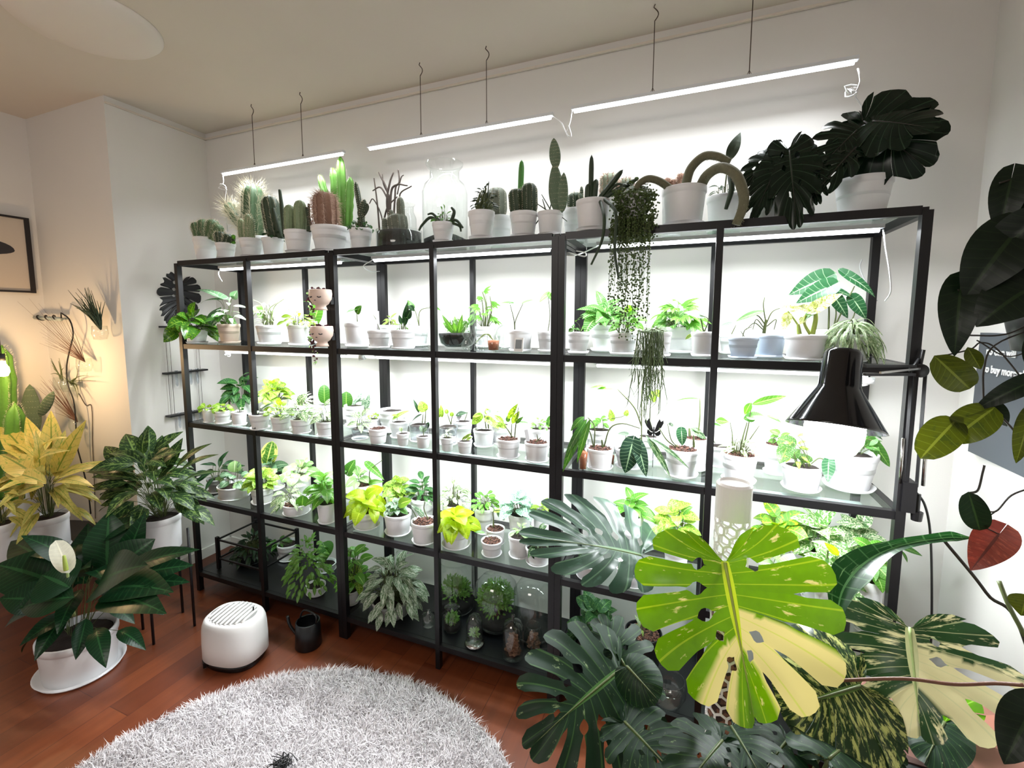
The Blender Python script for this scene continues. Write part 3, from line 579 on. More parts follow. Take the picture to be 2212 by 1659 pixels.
ROWS=[
('potted_cactus','white pot of stubby rounded cacti at the far left end of the rack top','potted cacti and succulents on the rack top',(0.0596,0.12,1.762),0.0573,0.1284,{},[('c','cactus',[(0.02,0.12,1.8883,-0.0109,0.12,1.9763,0.0243),(0.024,0.14,1.8912,0.0304,0.14,1.9935,0.0291),(0.1013,0.12,1.8829,0.1347,0.12,1.9788,0.0291),(0.1252,0.12,1.8767,0.18,0.12,1.9474,0.0243)],{})]),
('potted_cactus','low white pot with two squat dark cacti, second from left on rack top','potted cacti and succulents on the rack top',(0.2745,0.07,1.762),0.045,0.0792,{},[('c','cactus_dark',[(0.2448,0.07,1.843,0.2369,0.07,1.9023,0.0253),(0.2904,0.07,1.8357,0.3109,0.07,1.8836,0.0253)],{}),('l','mid','round',[(0.3251,0.07,1.8603,0.3427,0.07,1.877,0.0207,0.8),(0.3176,0.07,1.8474,0.3425,0.07,1.8369,0.0184,0.8)],{})]),
('potted_cactus','white pot of short pale green columns in front of the tall spiny cactus','potted cacti and succulents on the rack top',(0.4362,0.08,1.762),0.0509,0.0926,{},[('c','cactus_pale',[(0.3825,0.08,1.8537,0.378,0.08,1.9556,0.0157),(0.4233,0.08,1.8511,0.4298,0.08,1.9732,0.0169),(0.4479,0.08,1.8451,0.4443,0.08,1.9589,0.0135)],{})]),
('potted_cactus','tall white-spined column cactus with a dark spiny arm leaning left, rack top','potted cacti and succulents on the rack top',(0.2801,0.27,1.762),0.0587,0.1425,{},[('c','cactus_spiny',[(0.2247,0.27,1.8985,0.2502,0.27,2.1855,0.0521)],{'spine':3}),('c','cactus_spiny',[(0.1535,0.27,1.9721,0.0422,0.27,2.0999,0.0297),(0.1147,0.27,2.0195,0.0864,0.27,2.0662,0.0174)],{'spine':4})]),
('potted_succulent','white pot of dark pointed succulents and a leaning ribbed column, left part of rack top','potted cacti and succulents on the rack top',(0.5597,0.1,1.762),0.049,0.0898,{},[('c','cactus_dark',[(0.5534,0.13,1.8548,0.513,0.13,2.0636,0.04)],{'spine':1}),('t','dark_succ',[(0.0133,[(0.6072,0.1,1.8487),(0.5723,0.1,1.9908)]),(0.0111,[(0.6428,0.1,1.8527),(0.6191,0.1,2.0711)])],{}),('b','dark','obov',0.0041,0.0017,0.0555,0.0599,0,12,0.04,{})]),
('potted_cactus','white pot with two smooth grey-green columns side by side on the rack top','potted cacti and succulents on the rack top',(0.76,0.06,1.762),0.059,0.1032,{},[('c','cactus_pale',[(0.7125,0.06,1.8665,0.7173,0.06,1.9876,0.0221),(0.7663,0.07,1.8644,0.7719,0.07,2.0051,0.0253)],{'spine':0.3}),('t','dark_succ',[(0.0084,[(0.8228,0.06,1.8586),(0.8323,0.06,1.9789)]),(0.0105,[(0.839,0.06,1.8575),(0.8179,0.06,1.9642)])],{})]),
('potted_cactus','wide white pot with a shaggy pinkish old-man cactus on the rack top','potted cacti and succulents on the rack top',(0.9064,0.1,1.762),0.0794,0.1158,{},[('c','cactus_wool',[(0.8902,0.1,1.8729,0.885,0.1,2.0354,0.048)],{'spine':1.6,'wool':1})]),
('potted_euphorbia','tall bright green branching euphorbia under the first hanging light','potted cacti and succulents on the rack top',(0.8066,0.29,1.762),0.0506,0.1552,{},[('c','euphorbia',[(0.823,0.29,1.8982,0.8193,0.29,2.2594,0.023),(0.7963,0.29,1.9449,0.771,0.29,2.2088,0.0207),(0.7508,0.29,1.971,0.6846,0.29,2.1858,0.0172),(0.8526,0.29,1.9183,0.8767,0.29,2.1528,0.0195)],{'spine':0.4})]),
('potted_hoya','white pot with dark upright stems and small leaves spilling over its rim, rack top','potted cacti and succulents on the rack top',(1.0807,0.1,1.762),0.0489,0.0949,{},[('c','cactus_dark',[(1.098,0.1,1.8556,1.0613,0.1,2.06,0.0111),(1.0732,0.1,1.8574,1.1077,0.1,1.9816,0.0121)],{'spine':0.6}),('l','dark_succ','round',[(1.0751,0.1,1.9065,1.1217,0.1,1.9609,0.0404,0.8),(1.1006,0.1,1.9239,1.095,0.1,1.9712,0.0323,0.8)],{}),('b','darkmix','round',-0.0056,-0.0023,0.0607,0.0546,0.0344,46,0.0162,{})]),
('potted_pencil_cactus','bundle of dry dark branching twigs behind the low glass bowl, rack top','potted cacti and succulents on the rack top',(1.0905,0.3,1.762),0.0431,0.1359,{},[('t','twig',[(0.0044,[(1.0315,0.3,1.885),(1.0224,0.3,2.0151),(1.0077,0.3,2.1342)]),(0.0057,[(1.0847,0.3,1.8811),(1.0847,0.3,2.0517),(1.0353,0.3,2.1586)]),(0.0055,[(1.0919,0.3,1.9448),(1.1062,0.3,2.0706),(1.1482,0.3,2.0975),(1.1448,0.3,2.1581)]),(0.0048,[(1.1122,0.3,1.9219),(1.1231,0.3,2.0268),(1.1351,0.3,2.0885),(1.1935,0.3,2.0801)]),(0.0044,[(1.084,0.3,2.0306),(1.0436,0.3,2.0877),(0.9977,0.3,2.0776)]),(0.0035,[(1.0582,0.3,1.883),(1.0397,0.3,1.9706),(0.999,0.3,2.0388),(0.9766,0.3,2.0194)]),(0.0057,[(1.1005,0.3,1.88),(1.0781,0.3,2.0099),(1.0967,0.3,2.1031),(1.1188,0.3,2.1487)]),(0.0044,[(1.1266,0.3,1.8781),(1.165,0.3,1.9598),(1.1519,0.3,2.0449),(1.216,0.3,2.0757)]),(0.0033,[(1.1023,0.3,2.0288),(1.0624,0.3,2.0963),(1.0561,0.3,2.1477)]),(0.0033,[(1.1365,0.3,2.0465),(1.159,0.3,2.1171),(1.1746,0.3,2.1298)]),(0.0044,[(1.0476,0.3,1.8838),(1.0775,0.3,1.9887),(1.1362,0.3,2.036)])],{})]),
('cactus_bowl','wide shallow glass bowl of dark soil with grey cacti on the rack top',None,(1.2588,0.13,1.762),0.0974,0.0794,{'glassbowl':1,'saucer':0},[('c','cactus_grey',[(1.2728,0.13,1.8384,1.2674,0.13,1.9845,0.0159),(1.2587,0.13,1.8356,1.2467,0.13,1.9137,0.0396),(1.2207,0.13,1.8363,1.2212,0.13,1.9352,0.0119),(1.1871,0.13,1.8387,1.1867,0.13,1.9033,0.0119)],{'spine':0.3})]),
('potted_stapelia','small white pot with a creeping succulent arching over both sides, rack top','potted cacti and succulents on the rack top',(1.5184,0.05,1.762),0.0432,0.0769,{},[('b','mid','obov',0.0017,0.0007,0.0471,0.0579,0,22,0.029,{'W':0.35}),('t','dark_succ',[(0.0063,[(1.5039,0.05,1.84),(1.4625,0.05,1.8646),(1.4238,0.05,1.8391),(1.4082,0.05,1.8186)]),(0.0063,[(1.5348,0.05,1.8411),(1.5755,0.05,1.8449),(1.6052,0.05,1.8148)]),(0.0054,[(1.504,0.05,1.8471),(1.4733,0.05,1.8779),(1.4501,0.05,1.8781)]),(0.0054,[(1.5491,0.05,1.84),(1.5893,0.05,1.8229),(1.597,0.05,1.8015)]),(0.0072,[(1.5552,0.05,1.843),(1.5678,0.05,1.8768),(1.5559,0.05,1.8952)])],{})]),
('potted_jade','white pot with a bushy dark small-leaved succulent, rack top right of the glass jar','potted cacti and succulents on the rack top',(1.6837,0.05,1.762),0.0505,0.1048,{},[('b','dark_succ','obov',0.0129,0.0053,0.0523,0.1046,0,60,0.0262,{'W':0.4,'stem':2}),('t','dark_succ',[(0.0026,[(1.7067,0.05,1.8951),(1.7145,0.05,1.9745)])],{})]),
('potted_cactus','plain white pot with a fat finely ribbed barrel cactus behind the small-leaved succulent','potted cacti and succulents on the rack top',(1.683,0.24,1.762),0.046,0.1259,{},[('c','cactus_grey',[(1.6685,0.24,1.8854,1.6645,0.24,2.0085,0.0384)],{'spine':0.5})]),
('potted_cactus','white pot of two round dark-ribbed lobes with a thin bright green stem between','potted cacti and succulents on the rack top',(1.8448,0.07,1.762),0.051,0.0916,{},[('c','cactus_dark',[(1.8212,0.07,1.849,1.8118,0.07,1.9443,0.0255),(1.8647,0.08,1.8474,1.8622,0.08,1.9629,0.0272)],{'spine':0.5}),('c','cactus_bright',[(1.8138,0.12,1.9178,1.8188,0.12,2.0604,0.0102)],{'spine':0})]),
('potted_opuntia','tall prickly pear with stacked oval pads, behind a white pot on the rack top','potted cacti and succulents on the rack top',(1.9441,0.08,1.762),0.0467,0.0868,{},[('p','pad',[(1.97,0.08,1.8449,1.9576,0.08,2.0194,0.0268),(1.963,0.08,1.9981,1.9532,0.08,2.1053,0.0201),(1.9924,0.06,1.8389,1.9972,0.06,1.9772,0.0184)],{}),('t','dark_succ',[(0.0022,[(1.9284,0.08,1.8518),(1.914,0.08,1.8988)]),(0.0022,[(1.9389,0.08,1.8509),(1.9539,0.08,1.903)]),(0.0022,[(1.9459,0.08,1.847),(1.893,0.08,1.8844)]),(0.002,[(1.9631,0.08,1.8488),(2.0061,0.08,1.8129)]),(0.002,[(1.9493,0.08,1.85),(1.9103,0.08,1.9154)]),(0.0025,[(1.9076,0.08,1.8339),(1.8935,0.08,1.8185),(1.8723,0.08,1.7903)])],{})]),
('potted_cactus','small white pot with a dark round cactus and a finger stem, beside the prickly pear','potted cacti and succulents on the rack top',(1.9894,0.26,1.762),0.0432,0.1327,{},[('c','cactus_dark',[(1.9932,0.26,1.8891,1.9921,0.26,1.9578,0.0291),(2.0187,0.26,1.8956,2.0154,0.26,1.9798,0.0064)],{'spine':0.6})]),
('potted_stapelia','white pot with long dark fingers reaching up and straps trailing below the shelf edge','potted cacti and succulents on the rack top',(2.1034,0.05,1.762),0.0577,0.1053,{},[('c','dark_succ',[(2.0956,0.05,1.8618,2.0956,0.05,2.0203,0.0079),(2.1067,0.05,1.8608,2.1129,0.05,1.9395,0.0095),(2.086,0.05,1.8627,2.088,0.05,1.9271,0.0111),(2.1177,0.05,1.8628,2.2013,0.05,1.9592,0.0087),(2.1332,0.05,1.8705,2.2497,0.05,1.9241,0.0079)],{'spine':0}),('t','dark_succ',[(0.0055,[(2.1309,0.02,1.8637),(2.1633,-0.07,1.783),(2.1576,-0.07,1.7121),(2.1253,-0.07,1.6385)]),(0.0055,[(2.1462,0.02,1.8622),(2.1988,-0.07,1.7941),(2.2002,-0.08,1.6795),(2.2137,-0.08,1.5935)]),(0.0048,[(2.1332,0.05,1.8675),(2.1784,0.05,1.9112),(2.2087,0.05,1.9079)])],{})]),
('potted_string_of_pearls','white pot hidden under a dense dark curtain of bead-leaved strings hanging off the rack top',None,(2.2366,0.05,1.762),0.0535,0.1059,{},[('s','pearl','mass',(2.1813,-0.005,1.8792),(2.3102,-0.005,1.8659),0.1533,620,{}),('s','pearl','pearl',(2.1747,-0.025,1.791),(2.3032,-0.025,1.7804),0.3525,60,{}),('b','pearl','round',0.0028,0.0012,0.0674,0.0506,0.023,160,0.0153,{})]),
('potted_cactus','pale woolly round cactus behind the trailing succulent, rack top','potted cacti and succulents on the rack top',(2.1249,0.27,1.762),0.0347,0.1693,{},[('c','cactus_wool2',[(2.1216,0.27,1.923,2.1194,0.27,2.0191,0.0301),(2.1839,0.27,1.917,2.1852,0.27,1.9946,0.0231)],{'spine':1,'wool':1})]),
('potted_monkey_tail','big white pot with thick furry tails arching out, one hanging over the shelf edge','potted cacti and succulents on the rack top',(2.3936,0.08,1.762),0.0666,0.1237,{},[('t','tail',[(0.012,[(2.3508,0.06,1.8837),(2.3187,0.04,1.905),(2.2836,0.03,1.9149),(2.2564,0.02,1.8979),(2.2484,0.02,1.8727)]),(0.0142,[(2.3949,0.08,1.8884),(2.4094,0.08,1.9444),(2.4461,0.08,1.9782),(2.4856,0.06,1.9668),(2.5182,0.05,1.9431)]),(0.0157,[(2.4391,0.08,1.8838),(2.4587,0.05,1.9117),(2.4957,0.02,1.9207),(2.5342,-0.02,1.8835),(2.5545,-0.04,1.8216),(2.554,-0.04,1.7828),(2.5393,-0.04,1.7383)])],{'hair':1})]),
('potted_cactus','small pinkish woolly cacti half hidden behind the furry tails, rack top','potted cacti and succulents on the rack top',(2.3464,0.29,1.762),0.0357,0.1852,{},[('c','cactus_wool',[(2.3322,0.29,1.9404,2.3275,0.29,1.9839,0.0119),(2.3563,0.29,1.9379,2.3454,0.29,1.9753,0.0119),(2.3754,0.29,1.9359,2.3764,0.29,1.9946,0.0136)],{'spine':1,'wool':1})]),
('potted_succulent','white pot with one tall paddle leaf and a drooping dark stem, behind the furry tails','potted cacti and succulents on the rack top',(2.5226,0.24,1.762),0.0588,0.1229,{},[('l','dark_succ','lance',[(2.5246,0.24,1.9999,2.5597,0.24,2.0946,0.0384,0.9)],{}),('t','stalk',[(0.0026,[(2.5197,0.24,1.8852),(2.5216,0.24,1.939),(2.5272,0.24,2.0072)])],{}),('t','dark_succ',[(0.0096,[(2.5281,0.12,1.9203),(2.5315,0.1,1.872),(2.5182,0.1,1.8134)])],{}),('b','dark','lance',-0.003,-0.0012,0.0559,0.0639,0,14,0.0415,{'W':0.3})]),
('potted_monstera','dark drooping split-leaf plant between the furry tails and the largest dark monstera','dark monsteras at the right end of the rack top',(2.6529,0.11,1.762),0.0663,0.0582,{'monst':'topsmall'},[]),
('potted_monstera','largest dark monstera at the right end of the rack top under the cable knot','dark monsteras at the right end of the rack top',(2.8879,0.15,1.762),0.0715,0.1147,{'monst':'topbig'},[]),
('potted_pothos','glossy pothos clump bulging over the left end of the highest glass shelf','white plant pots on the highest glass shelf',(0.0603,0.04,1.343),0.0521,0.0702,{},[('b','pothos','heart',-0.0244,-0.0101,0.1224,0.1056,0.0792,34,0.0816,{'glossy':1})]),
('potted_caladium','beige pot with thin-stalked arrow leaves at the left end of the highest glass shelf','white plant pots on the highest glass shelf',(0.2365,0.09,1.343),0.0529,0.099,{'tint':'tan'},[('l','midgrey','arrow',[(0.174,0.09,1.5843,-0.0054,0.09,1.6315,0.0428,0.5),(0.1654,0.09,1.5655,0.0234,0.09,1.5582,0.0285,0.5),(0.2854,0.09,1.5821,0.3109,0.09,1.6093,0.0428,0.8),(0.1214,0.09,1.4657,0.1827,0.09,1.5274,0.057,0.8)],{}),('b','variegrey','lance',0.0066,0.0027,0.0737,0.1307,0,16,0.0713,{'W':0.35}),('b','mid','heart',-0.0417,-0.0172,0.0594,0.0832,0,10,0.0475,{})]),
('potted_fern','pale grey pot with feathery palm fronds in the first bay of the highest shelf','white plant pots on the highest glass shelf',(0.5031,0.1,1.343),0.0586,0.0951,{},[('t','palestalk',[(0.0023,[(0.4879,0.1,1.4426),(0.5083,0.1,1.5106),(0.5723,0.1,1.5502)]),(0.0023,[(0.4879,0.1,1.4426),(0.4663,0.1,1.5337),(0.4114,0.1,1.5618)]),(0.0023,[(0.519,0.1,1.4427),(0.5461,0.1,1.5237),(0.6153,0.1,1.565)]),(0.0023,[(0.519,0.1,1.4427),(0.4454,0.1,1.5066),(0.3846,0.1,1.4655)])],{}),('b','palemix','strap',-0.0042,-0.0017,0.0685,0.1302,0,34,0.0731,{'W':0.08}),('l','midb','heart',[(0.4454,0.1,1.5066,0.4125,0.1,1.5343,0.0503,0.8),(0.4621,0.1,1.4768,0.439,0.1,1.5066,0.032,0.8)],{})]),
('potted_bromeliad','white pot with a flat lime rosette in the second bay of the highest shelf','white plant pots on the highest glass shelf',(0.727,0.07,1.343),0.0487,0.0962,{},[('b','lime','obov',0.006,0.0025,0.076,0.0738,0,26,0.0521,{'W':0.4})]),
('potted_alocasia','white pot behind the face planters with one striped green leaf','white plant pots on the highest glass shelf',(0.6072,0.26,1.343),0.0495,0.1128,{},[('l','midb','heart',[(0.6449,0.26,1.4653,0.6935,0.26,1.5772,0.0622,0.9),(0.6798,0.26,1.5472,0.5249,0.26,1.5566,0.0191,0.3)],{})]),
('potted_philodendron','white pot with a single tilted leaf just right of the face planters, bark soil','white plant pots on the highest glass shelf',(1.05,0.09,1.343),0.0538,0.1075,{'soil':'bark'},[('l','mid','heart',[(1.0524,0.09,1.5099,0.9845,0.09,1.494,0.033,0.5),(1.057,0.09,1.4976,1.0784,0.09,1.5259,0.0372,0.6)],{}),('t','stalk',[(0.0021,[(1.0553,0.09,1.4546),(1.0524,0.09,1.5099)])],{})]),
('potted_seedling','white pot with only a clear plant tag, third bay of the highest shelf','white plant pots on the highest glass shelf',(1.1994,0.05,1.343),0.0481,0.0765,{},[('l','tag','tagshape',[(1.197,0.05,1.4215,1.1949,0.05,1.5,0.0138,1)],{}),('t','stalk',[(0.0016,[(1.2042,0.05,1.4215),(1.1865,0.05,1.4647),(1.1728,0.05,1.4844)])],{})]),
('potted_dracaena','white pot with stiff yellow-edged leaves behind the tagged pot','white plant pots on the highest glass shelf',(1.1127,0.25,1.343),0.0515,0.0957,{},[('b','limedge','lance',0.002,0.0008,0.0372,0.0657,0,9,0.057,{'W':0.3})]),
('potted_hoya','white pot with a dark twisted leaf in the third bay of the highest shelf','white plant pots on the highest glass shelf',(1.321,0.05,1.343),0.0512,0.0794,{},[('l','dark','lance',[(1.3305,0.05,1.4359,1.3466,0.05,1.5366,0.027,0.8),(1.3403,0.05,1.4646,1.3638,0.05,1.5062,0.0309,0.8),(1.3169,0.05,1.4416,1.3044,0.05,1.4838,0.0174,0.8),(1.3552,0.05,1.5214,1.3792,0.05,1.4985,0.0231,0.8)],{}),('b','mid','lance',0,0,0.0347,0.054,0,8,0.0347,{'W':0.3})]),
('potted_alocasia','white pot with a bent-stalked arrow leaf hidden behind the dark twisted leaf','white plant pots on the highest glass shelf',(1.2647,0.26,1.343),0.0466,0.0919,{},[('t','stalk',[(0.0026,[(1.2672,0.26,1.4349),(1.2683,0.26,1.486),(1.2862,0.26,1.5112),(1.3426,0.26,1.5191)]),(0.0021,[(1.2672,0.26,1.4349),(1.251,0.26,1.4967),(1.2316,0.26,1.5245)])],{}),('l','mid','arrow',[(1.3426,0.26,1.5191,1.3832,0.26,1.5062,0.0257,0.4),(1.2316,0.26,1.5245,1.2071,0.26,1.5547,0.0257,0.8)],{})]),
('potted_syngonium','feathery light-green plant behind the big glass bottle garden','white plant pots on the highest glass shelf',(1.5938,0.28,1.343),0.0448,0.0911,{},[('b','midb','lobed',-0.0094,-0.0039,0.0713,0.1771,0,18,0.0489,{}),('t','stalk',[(0.0041,[(1.5938,0.28,1.4341),(1.5986,0.28,1.5248),(1.5811,0.28,1.5853)]),(0.0033,[(1.6027,0.28,1.4341),(1.625,0.28,1.5045),(1.6164,0.28,1.5646)])],{})]),
('potted_alocasia','white pot with two flat leaves on a V of thin stalks, highest shelf','white plant pots on the highest glass shelf',(1.8267,0.09,1.343),0.046,0.0806,{},[('t','stalk',[(0.0021,[(1.804,0.09,1.4252),(1.8001,0.09,1.4642),(1.7847,0.09,1.5208)]),(0.0021,[(1.804,0.09,1.4252),(1.8076,0.09,1.4606),(1.8374,0.09,1.5253)])],{}),('l','mid','arrow',[(1.7809,0.09,1.5261,1.7346,0.09,1.5268,0.0248,0.3),(1.7847,0.09,1.5243,1.7999,0.09,1.5294,0.0213,0.3),(1.8337,0.09,1.5236,1.8816,0.09,1.5402,0.0213,0.4)],{})]),
('potted_alocasia','white pot tight against the right side of the fourth bay with one arched leaf','white plant pots on the highest glass shelf',(1.9268,0.1,1.343),0.033,0.076,{},[('t','stalk',[(0.0017,[(1.934,0.1,1.4208),(1.9405,0.1,1.4813),(1.9326,0.1,1.55)])],{}),('l','midb','heart',[(1.9326,0.1,1.5568,1.8967,0.1,1.53,0.0314,0.5),(1.9362,0.1,1.5568,1.9507,0.1,1.5326,0.0244,0.5)],{})]),
('potted_peperomia','small white pot with a tiny round plant, left of fifth bay, highest shelf','white plant pots on the highest glass shelf',(2.0591,0.06,1.343),0.0393,0.0765,{},[('b','mid','round',-0.0153,-0.0063,0.0166,0.0447,0,5,0.0232,{})]),
('potted_syngonium','white pot with broad glossy striped leaves in the fifth bay, highest shelf','white plant pots on the highest glass shelf',(2.1267,0.22,1.343),0.0575,0.0997,{},[('b','syng','arrow',-0.0016,-0.0007,0.1155,0.1066,0,24,0.0817,{}),('t','palestalk',[(0.0053,[(2.1127,0.22,1.4427),(2.1253,0.22,1.5079)]),(0.0053,[(2.1338,0.22,1.4428),(2.1425,0.22,1.5165)])],{})]),
('potted_pothos','rounded white pot with a loose green vine, front of the fifth bay, highest shelf','white plant pots on the highest glass shelf',(2.2127,0.07,1.343),0.047,0.076,{},[('b','midb','heart',0.0163,0.0067,0.0627,0.1093,0,24,0.0354,{}),('t','stalk',[(0.0021,[(2.1954,0.07,1.4221),(2.1739,0.07,1.4574)])],{})]),
('potted_rhipsalis','white pot with long grey-green mistletoe stems hanging down past the shelf below','white plant pots on the highest glass shelf',(2.34,0.02,1.343),0.0333,0.0801,{},[('s','rhip','rhip',(2.272,-0.03,1.4311),(2.3535,-0.03,1.4317),0.2917,46,{}),('b','rhip','strap',-0.0252,-0.0104,0.0453,0.0257,0,40,0.0453,{'W':0.1})]),
('potted_schefflera','large white pot with umbrella-like leaves behind the hanging mistletoe stems','white plant pots on the highest glass shelf',(2.3883,0.24,1.343),0.0611,0.0937,{},[('b','midb','lobed',0.0016,0.0006,0.1068,0.1153,0,20,0.0746,{}),('b','syng','heart',-0.0172,-0.0071,0.0763,0.0526,0,16,0.0407,{})]),
('potted_alocasia','white pot with one grey-backed leaf beside the middle post of the right unit','white plant pots on the highest glass shelf',(2.4712,0.07,1.343),0.0408,0.0801,{'soil':'dark'},[('t','stalk',[(0.0021,[(2.4684,0.07,1.4245),(2.4553,0.07,1.4756)]),(0.0018,[(2.4712,0.07,1.4246),(2.4806,0.07,1.4636),(2.4552,0.07,1.4786)])],{}),('l','grey','arrow',[(2.4525,0.07,1.4756,2.4072,0.07,1.4879,0.0362,0.5)],{}),('l','limedge','lance',[(2.434,0.07,1.4151,2.4134,0.07,1.3981,0.0121,0.8)],{})]),
('potted_alocasia','white pot with a low flat leaf just right of the middle post, highest shelf','white plant pots on the highest glass shelf',(2.5635,0.25,1.343),0.0391,0.0683,{},[('l','grey','lance',[(2.5705,0.25,1.4505,2.5251,0.25,1.4422,0.0148,0.5)],{}),('t','stalk',[(0.0016,[(2.5635,0.25,1.4113),(2.5766,0.25,1.4441)])],{})]),
('potted_seedling','nearly bare pale blue-white pot with a dark soil rim, sixth bay, highest shelf','white plant pots on the highest glass shelf',(2.5816,0.04,1.343),0.0432,0.066,{'soil':'dark','tint':'blue'},[('t','stalk',[(0.0014,[(2.579,0.04,1.4104),(2.5856,0.04,1.432),(2.6042,0.04,1.4407)]),(0.0012,[(2.5841,0.04,1.4105),(2.5731,0.04,1.4276)])],{})]),
('potted_alocasia','pale bluish pot with one long leaf and bare curled stalks, sixth bay','white plant pots on the highest glass shelf',(2.6626,0.12,1.343),0.0463,0.0732,{'tint':'blue'},[('l','mid','lance',[(2.6459,0.12,1.4899,2.5625,0.12,1.4605,0.0237,0.6)],{}),('t','stalk',[(0.0052,[(2.6469,0.12,1.419),(2.6511,0.12,1.4634)]),(0.0021,[(2.648,0.12,1.4487),(2.6312,0.12,1.4723),(2.6177,0.12,1.4783)]),(0.0019,[(2.6502,0.12,1.456),(2.6411,0.12,1.5076),(2.6437,0.12,1.534)]),(0.0018,[(2.6519,0.12,1.4487),(2.6667,0.12,1.4869),(2.6939,0.12,1.5012)]),(0.0018,[(2.6536,0.12,1.4413),(2.6781,0.12,1.4634),(2.6747,0.12,1.4311)]),(0.0018,[(2.6437,0.12,1.4309),(2.6191,0.12,1.4516),(2.5962,0.12,1.4305)]),(0.0016,[(2.646,0.12,1.4368),(2.6237,0.12,1.4634),(2.6148,0.12,1.4307)])],{})]),
('potted_syngonium','wide white pot with cream-yellow arrow leaves on thick pale stems, sixth bay','white plant pots on the highest glass shelf',(2.747,0.05,1.343),0.0552,0.0749,{},[('t','limestalk',[(0.0062,[(2.7316,0.05,1.4191),(2.7263,0.05,1.4495)]),(0.0069,[(2.7645,0.05,1.4194),(2.7701,0.05,1.4633),(2.7658,0.05,1.4973)]),(0.0042,[(2.7587,0.05,1.4194),(2.7429,0.05,1.4496),(2.7437,0.05,1.477)]),(0.0028,[(2.7265,0.05,1.4467),(2.7109,0.05,1.4703),(2.6979,0.05,1.4884)])],{}),('l','creamy','arrow',[(2.7023,0.05,1.4966,2.6756,0.05,1.4997,0.0249,0.6),(2.7096,0.05,1.4938,2.7307,0.05,1.4991,0.0194,0.8),(2.6966,0.05,1.4689,2.689,0.05,1.4298,0.0277,0.8),(2.7426,0.05,1.4962,2.7187,0.05,1.502,0.0222,0.8),(2.7386,0.05,1.4633,2.7311,0.05,1.4495,0.0194,0.8),(2.7715,0.05,1.4986,2.8312,0.05,1.5405,0.0415,0.7),(2.7715,0.05,1.4986,2.7481,0.05,1.5016,0.0277,0.8)],{}),('l','mid','arrow',[(2.7664,0.05,1.4878,2.733,0.05,1.4578,0.0249,0.5)],{})]),
('potted_alocasia','dark veined alocasia shields rising behind the cream-yellow leaves, sixth bay','white plant pots on the highest glass shelf',(2.8546,0.24,1.343),0.0515,0.0871,{},[('t','stalk',[(0.003,[(2.8482,0.24,1.43),(2.8435,0.24,1.5085),(2.8272,0.24,1.5688)]),(0.0024,[(2.8609,0.24,1.4301),(2.8926,0.24,1.5227),(2.9093,0.24,1.5695)]),(0.0024,[(2.8609,0.24,1.4301),(2.8655,0.24,1.4783),(2.8607,0.24,1.5158)]),(0.0021,[(2.871,0.24,1.4302),(2.9087,0.24,1.4632),(2.9181,0.24,1.5076)])],{}),('l','alo','arrow',[(2.8206,0.24,1.5929,2.7294,0.24,1.5469,0.0699,0.95),(2.8282,0.21,1.5639,2.7468,0.21,1.5179,0.0638,0.95),(2.8927,0.24,1.5993,2.9692,0.24,1.536,0.0364,0.6),(2.8624,0.24,1.5292,2.8987,0.24,1.4662,0.0395,0.95),(2.9123,0.24,1.5224,2.9477,0.24,1.4632,0.0425,0.9),(2.853,0.24,1.5591,2.9167,0.24,1.5297,0.0304,0.5)],{})]),
('potted_spider_plant','white pot buried in drooping cream-edged grassy leaves at the right end, highest shelf','white plant pots on the highest glass shelf',(2.8587,0.05,1.343),0.047,0.0775,{},[('b','varieg','strap',0.0012,0.0005,0.0818,0.0671,0.0711,150,0.0832,{'W':0.09}),('b','rhip','strap',0.0012,0.0005,0.0818,0.0671,0.0912,50,0.0805,{'W':0.06})]),
('potted_moneywort','tiny white pot of flat lime leaves at the left end of the middle shelf','white plant pots on the middle glass shelf',(0.1286,0.0283,0.933),0.0285,0.0684,{},[('b','lime','round',-0.0044,-0.0018,0.0529,0.0241,0,14,0.0289,{})]),
('potted_moneywort','second small pot of flat lime leaves from the left end of the middle shelf','white plant pots on the middle glass shelf',(0.2117,0.0435,0.933),0.0402,0.067,{},[('b','lime','round',0.0044,0.0018,0.0478,0.0334,0,18,0.031,{})]),
('potted_seedling','small white pot with a pale seedling beside the lime pots, middle shelf','white plant pots on the middle glass shelf',(0.334,0.0428,0.933),0.0357,0.0691,{},[('b','palemix','lance',0.0032,0.0013,0.0293,0.0304,0,5,0.0421,{'W':0.3})]),
('potted_hoya','small pot partly behind the first thin post with a dark narrow leaf, middle shelf','white plant pots on the middle glass shelf',(0.4989,0.0237,0.933),0.0473,0.0761,{},[('l','dark','lance',[(0.4994,0.0237,1.016,0.6011,0.0237,1.0732,0.0226,0.5)],{}),('b','palemix','lance',0.0052,0.0022,0.0395,0.0429,0,5,0.0452,{'W':0.25})]),
('potted_pilea','dark glossy drooping bush behind the small lime pots, left end of the middle shelf','white plant pots on the middle glass shelf',(0.0876,0.26,0.933),0.0617,0.0714,{},[('b','darkmix','lance',-0.0097,-0.004,0.0949,0.1581,0.0053,34,0.0896,{'W':0.5})]),
('potted_pothos','yellow-green bush behind the first thin post on the middle shelf','white plant pots on the middle glass shelf',(0.3617,0.24,0.933),0.067,0.1032,{},[('b','limev','heart',-0.0035,-0.0014,0.0991,0.1104,0,40,0.0552,{})]),
('potted_pothos','white pot of small yellow-edged leaves, front of the second bay, middle shelf','white plant pots on the middle glass shelf',(0.6146,0.0451,0.933),0.0455,0.0696,{},[('b','limev','heart',-0.0083,-0.0034,0.0716,0.0716,0,22,0.038,{})]),
('potted_pothos','white pot with cream-splashed heart leaves, front centre of the second bay, middle shelf','white plant pots on the middle glass shelf',(0.7462,0.0428,0.933),0.047,0.0695,{'soil':'dark'},[('b','varieg','heart',-0.0121,-0.005,0.083,0.0983,0,18,0.0568,{})]),
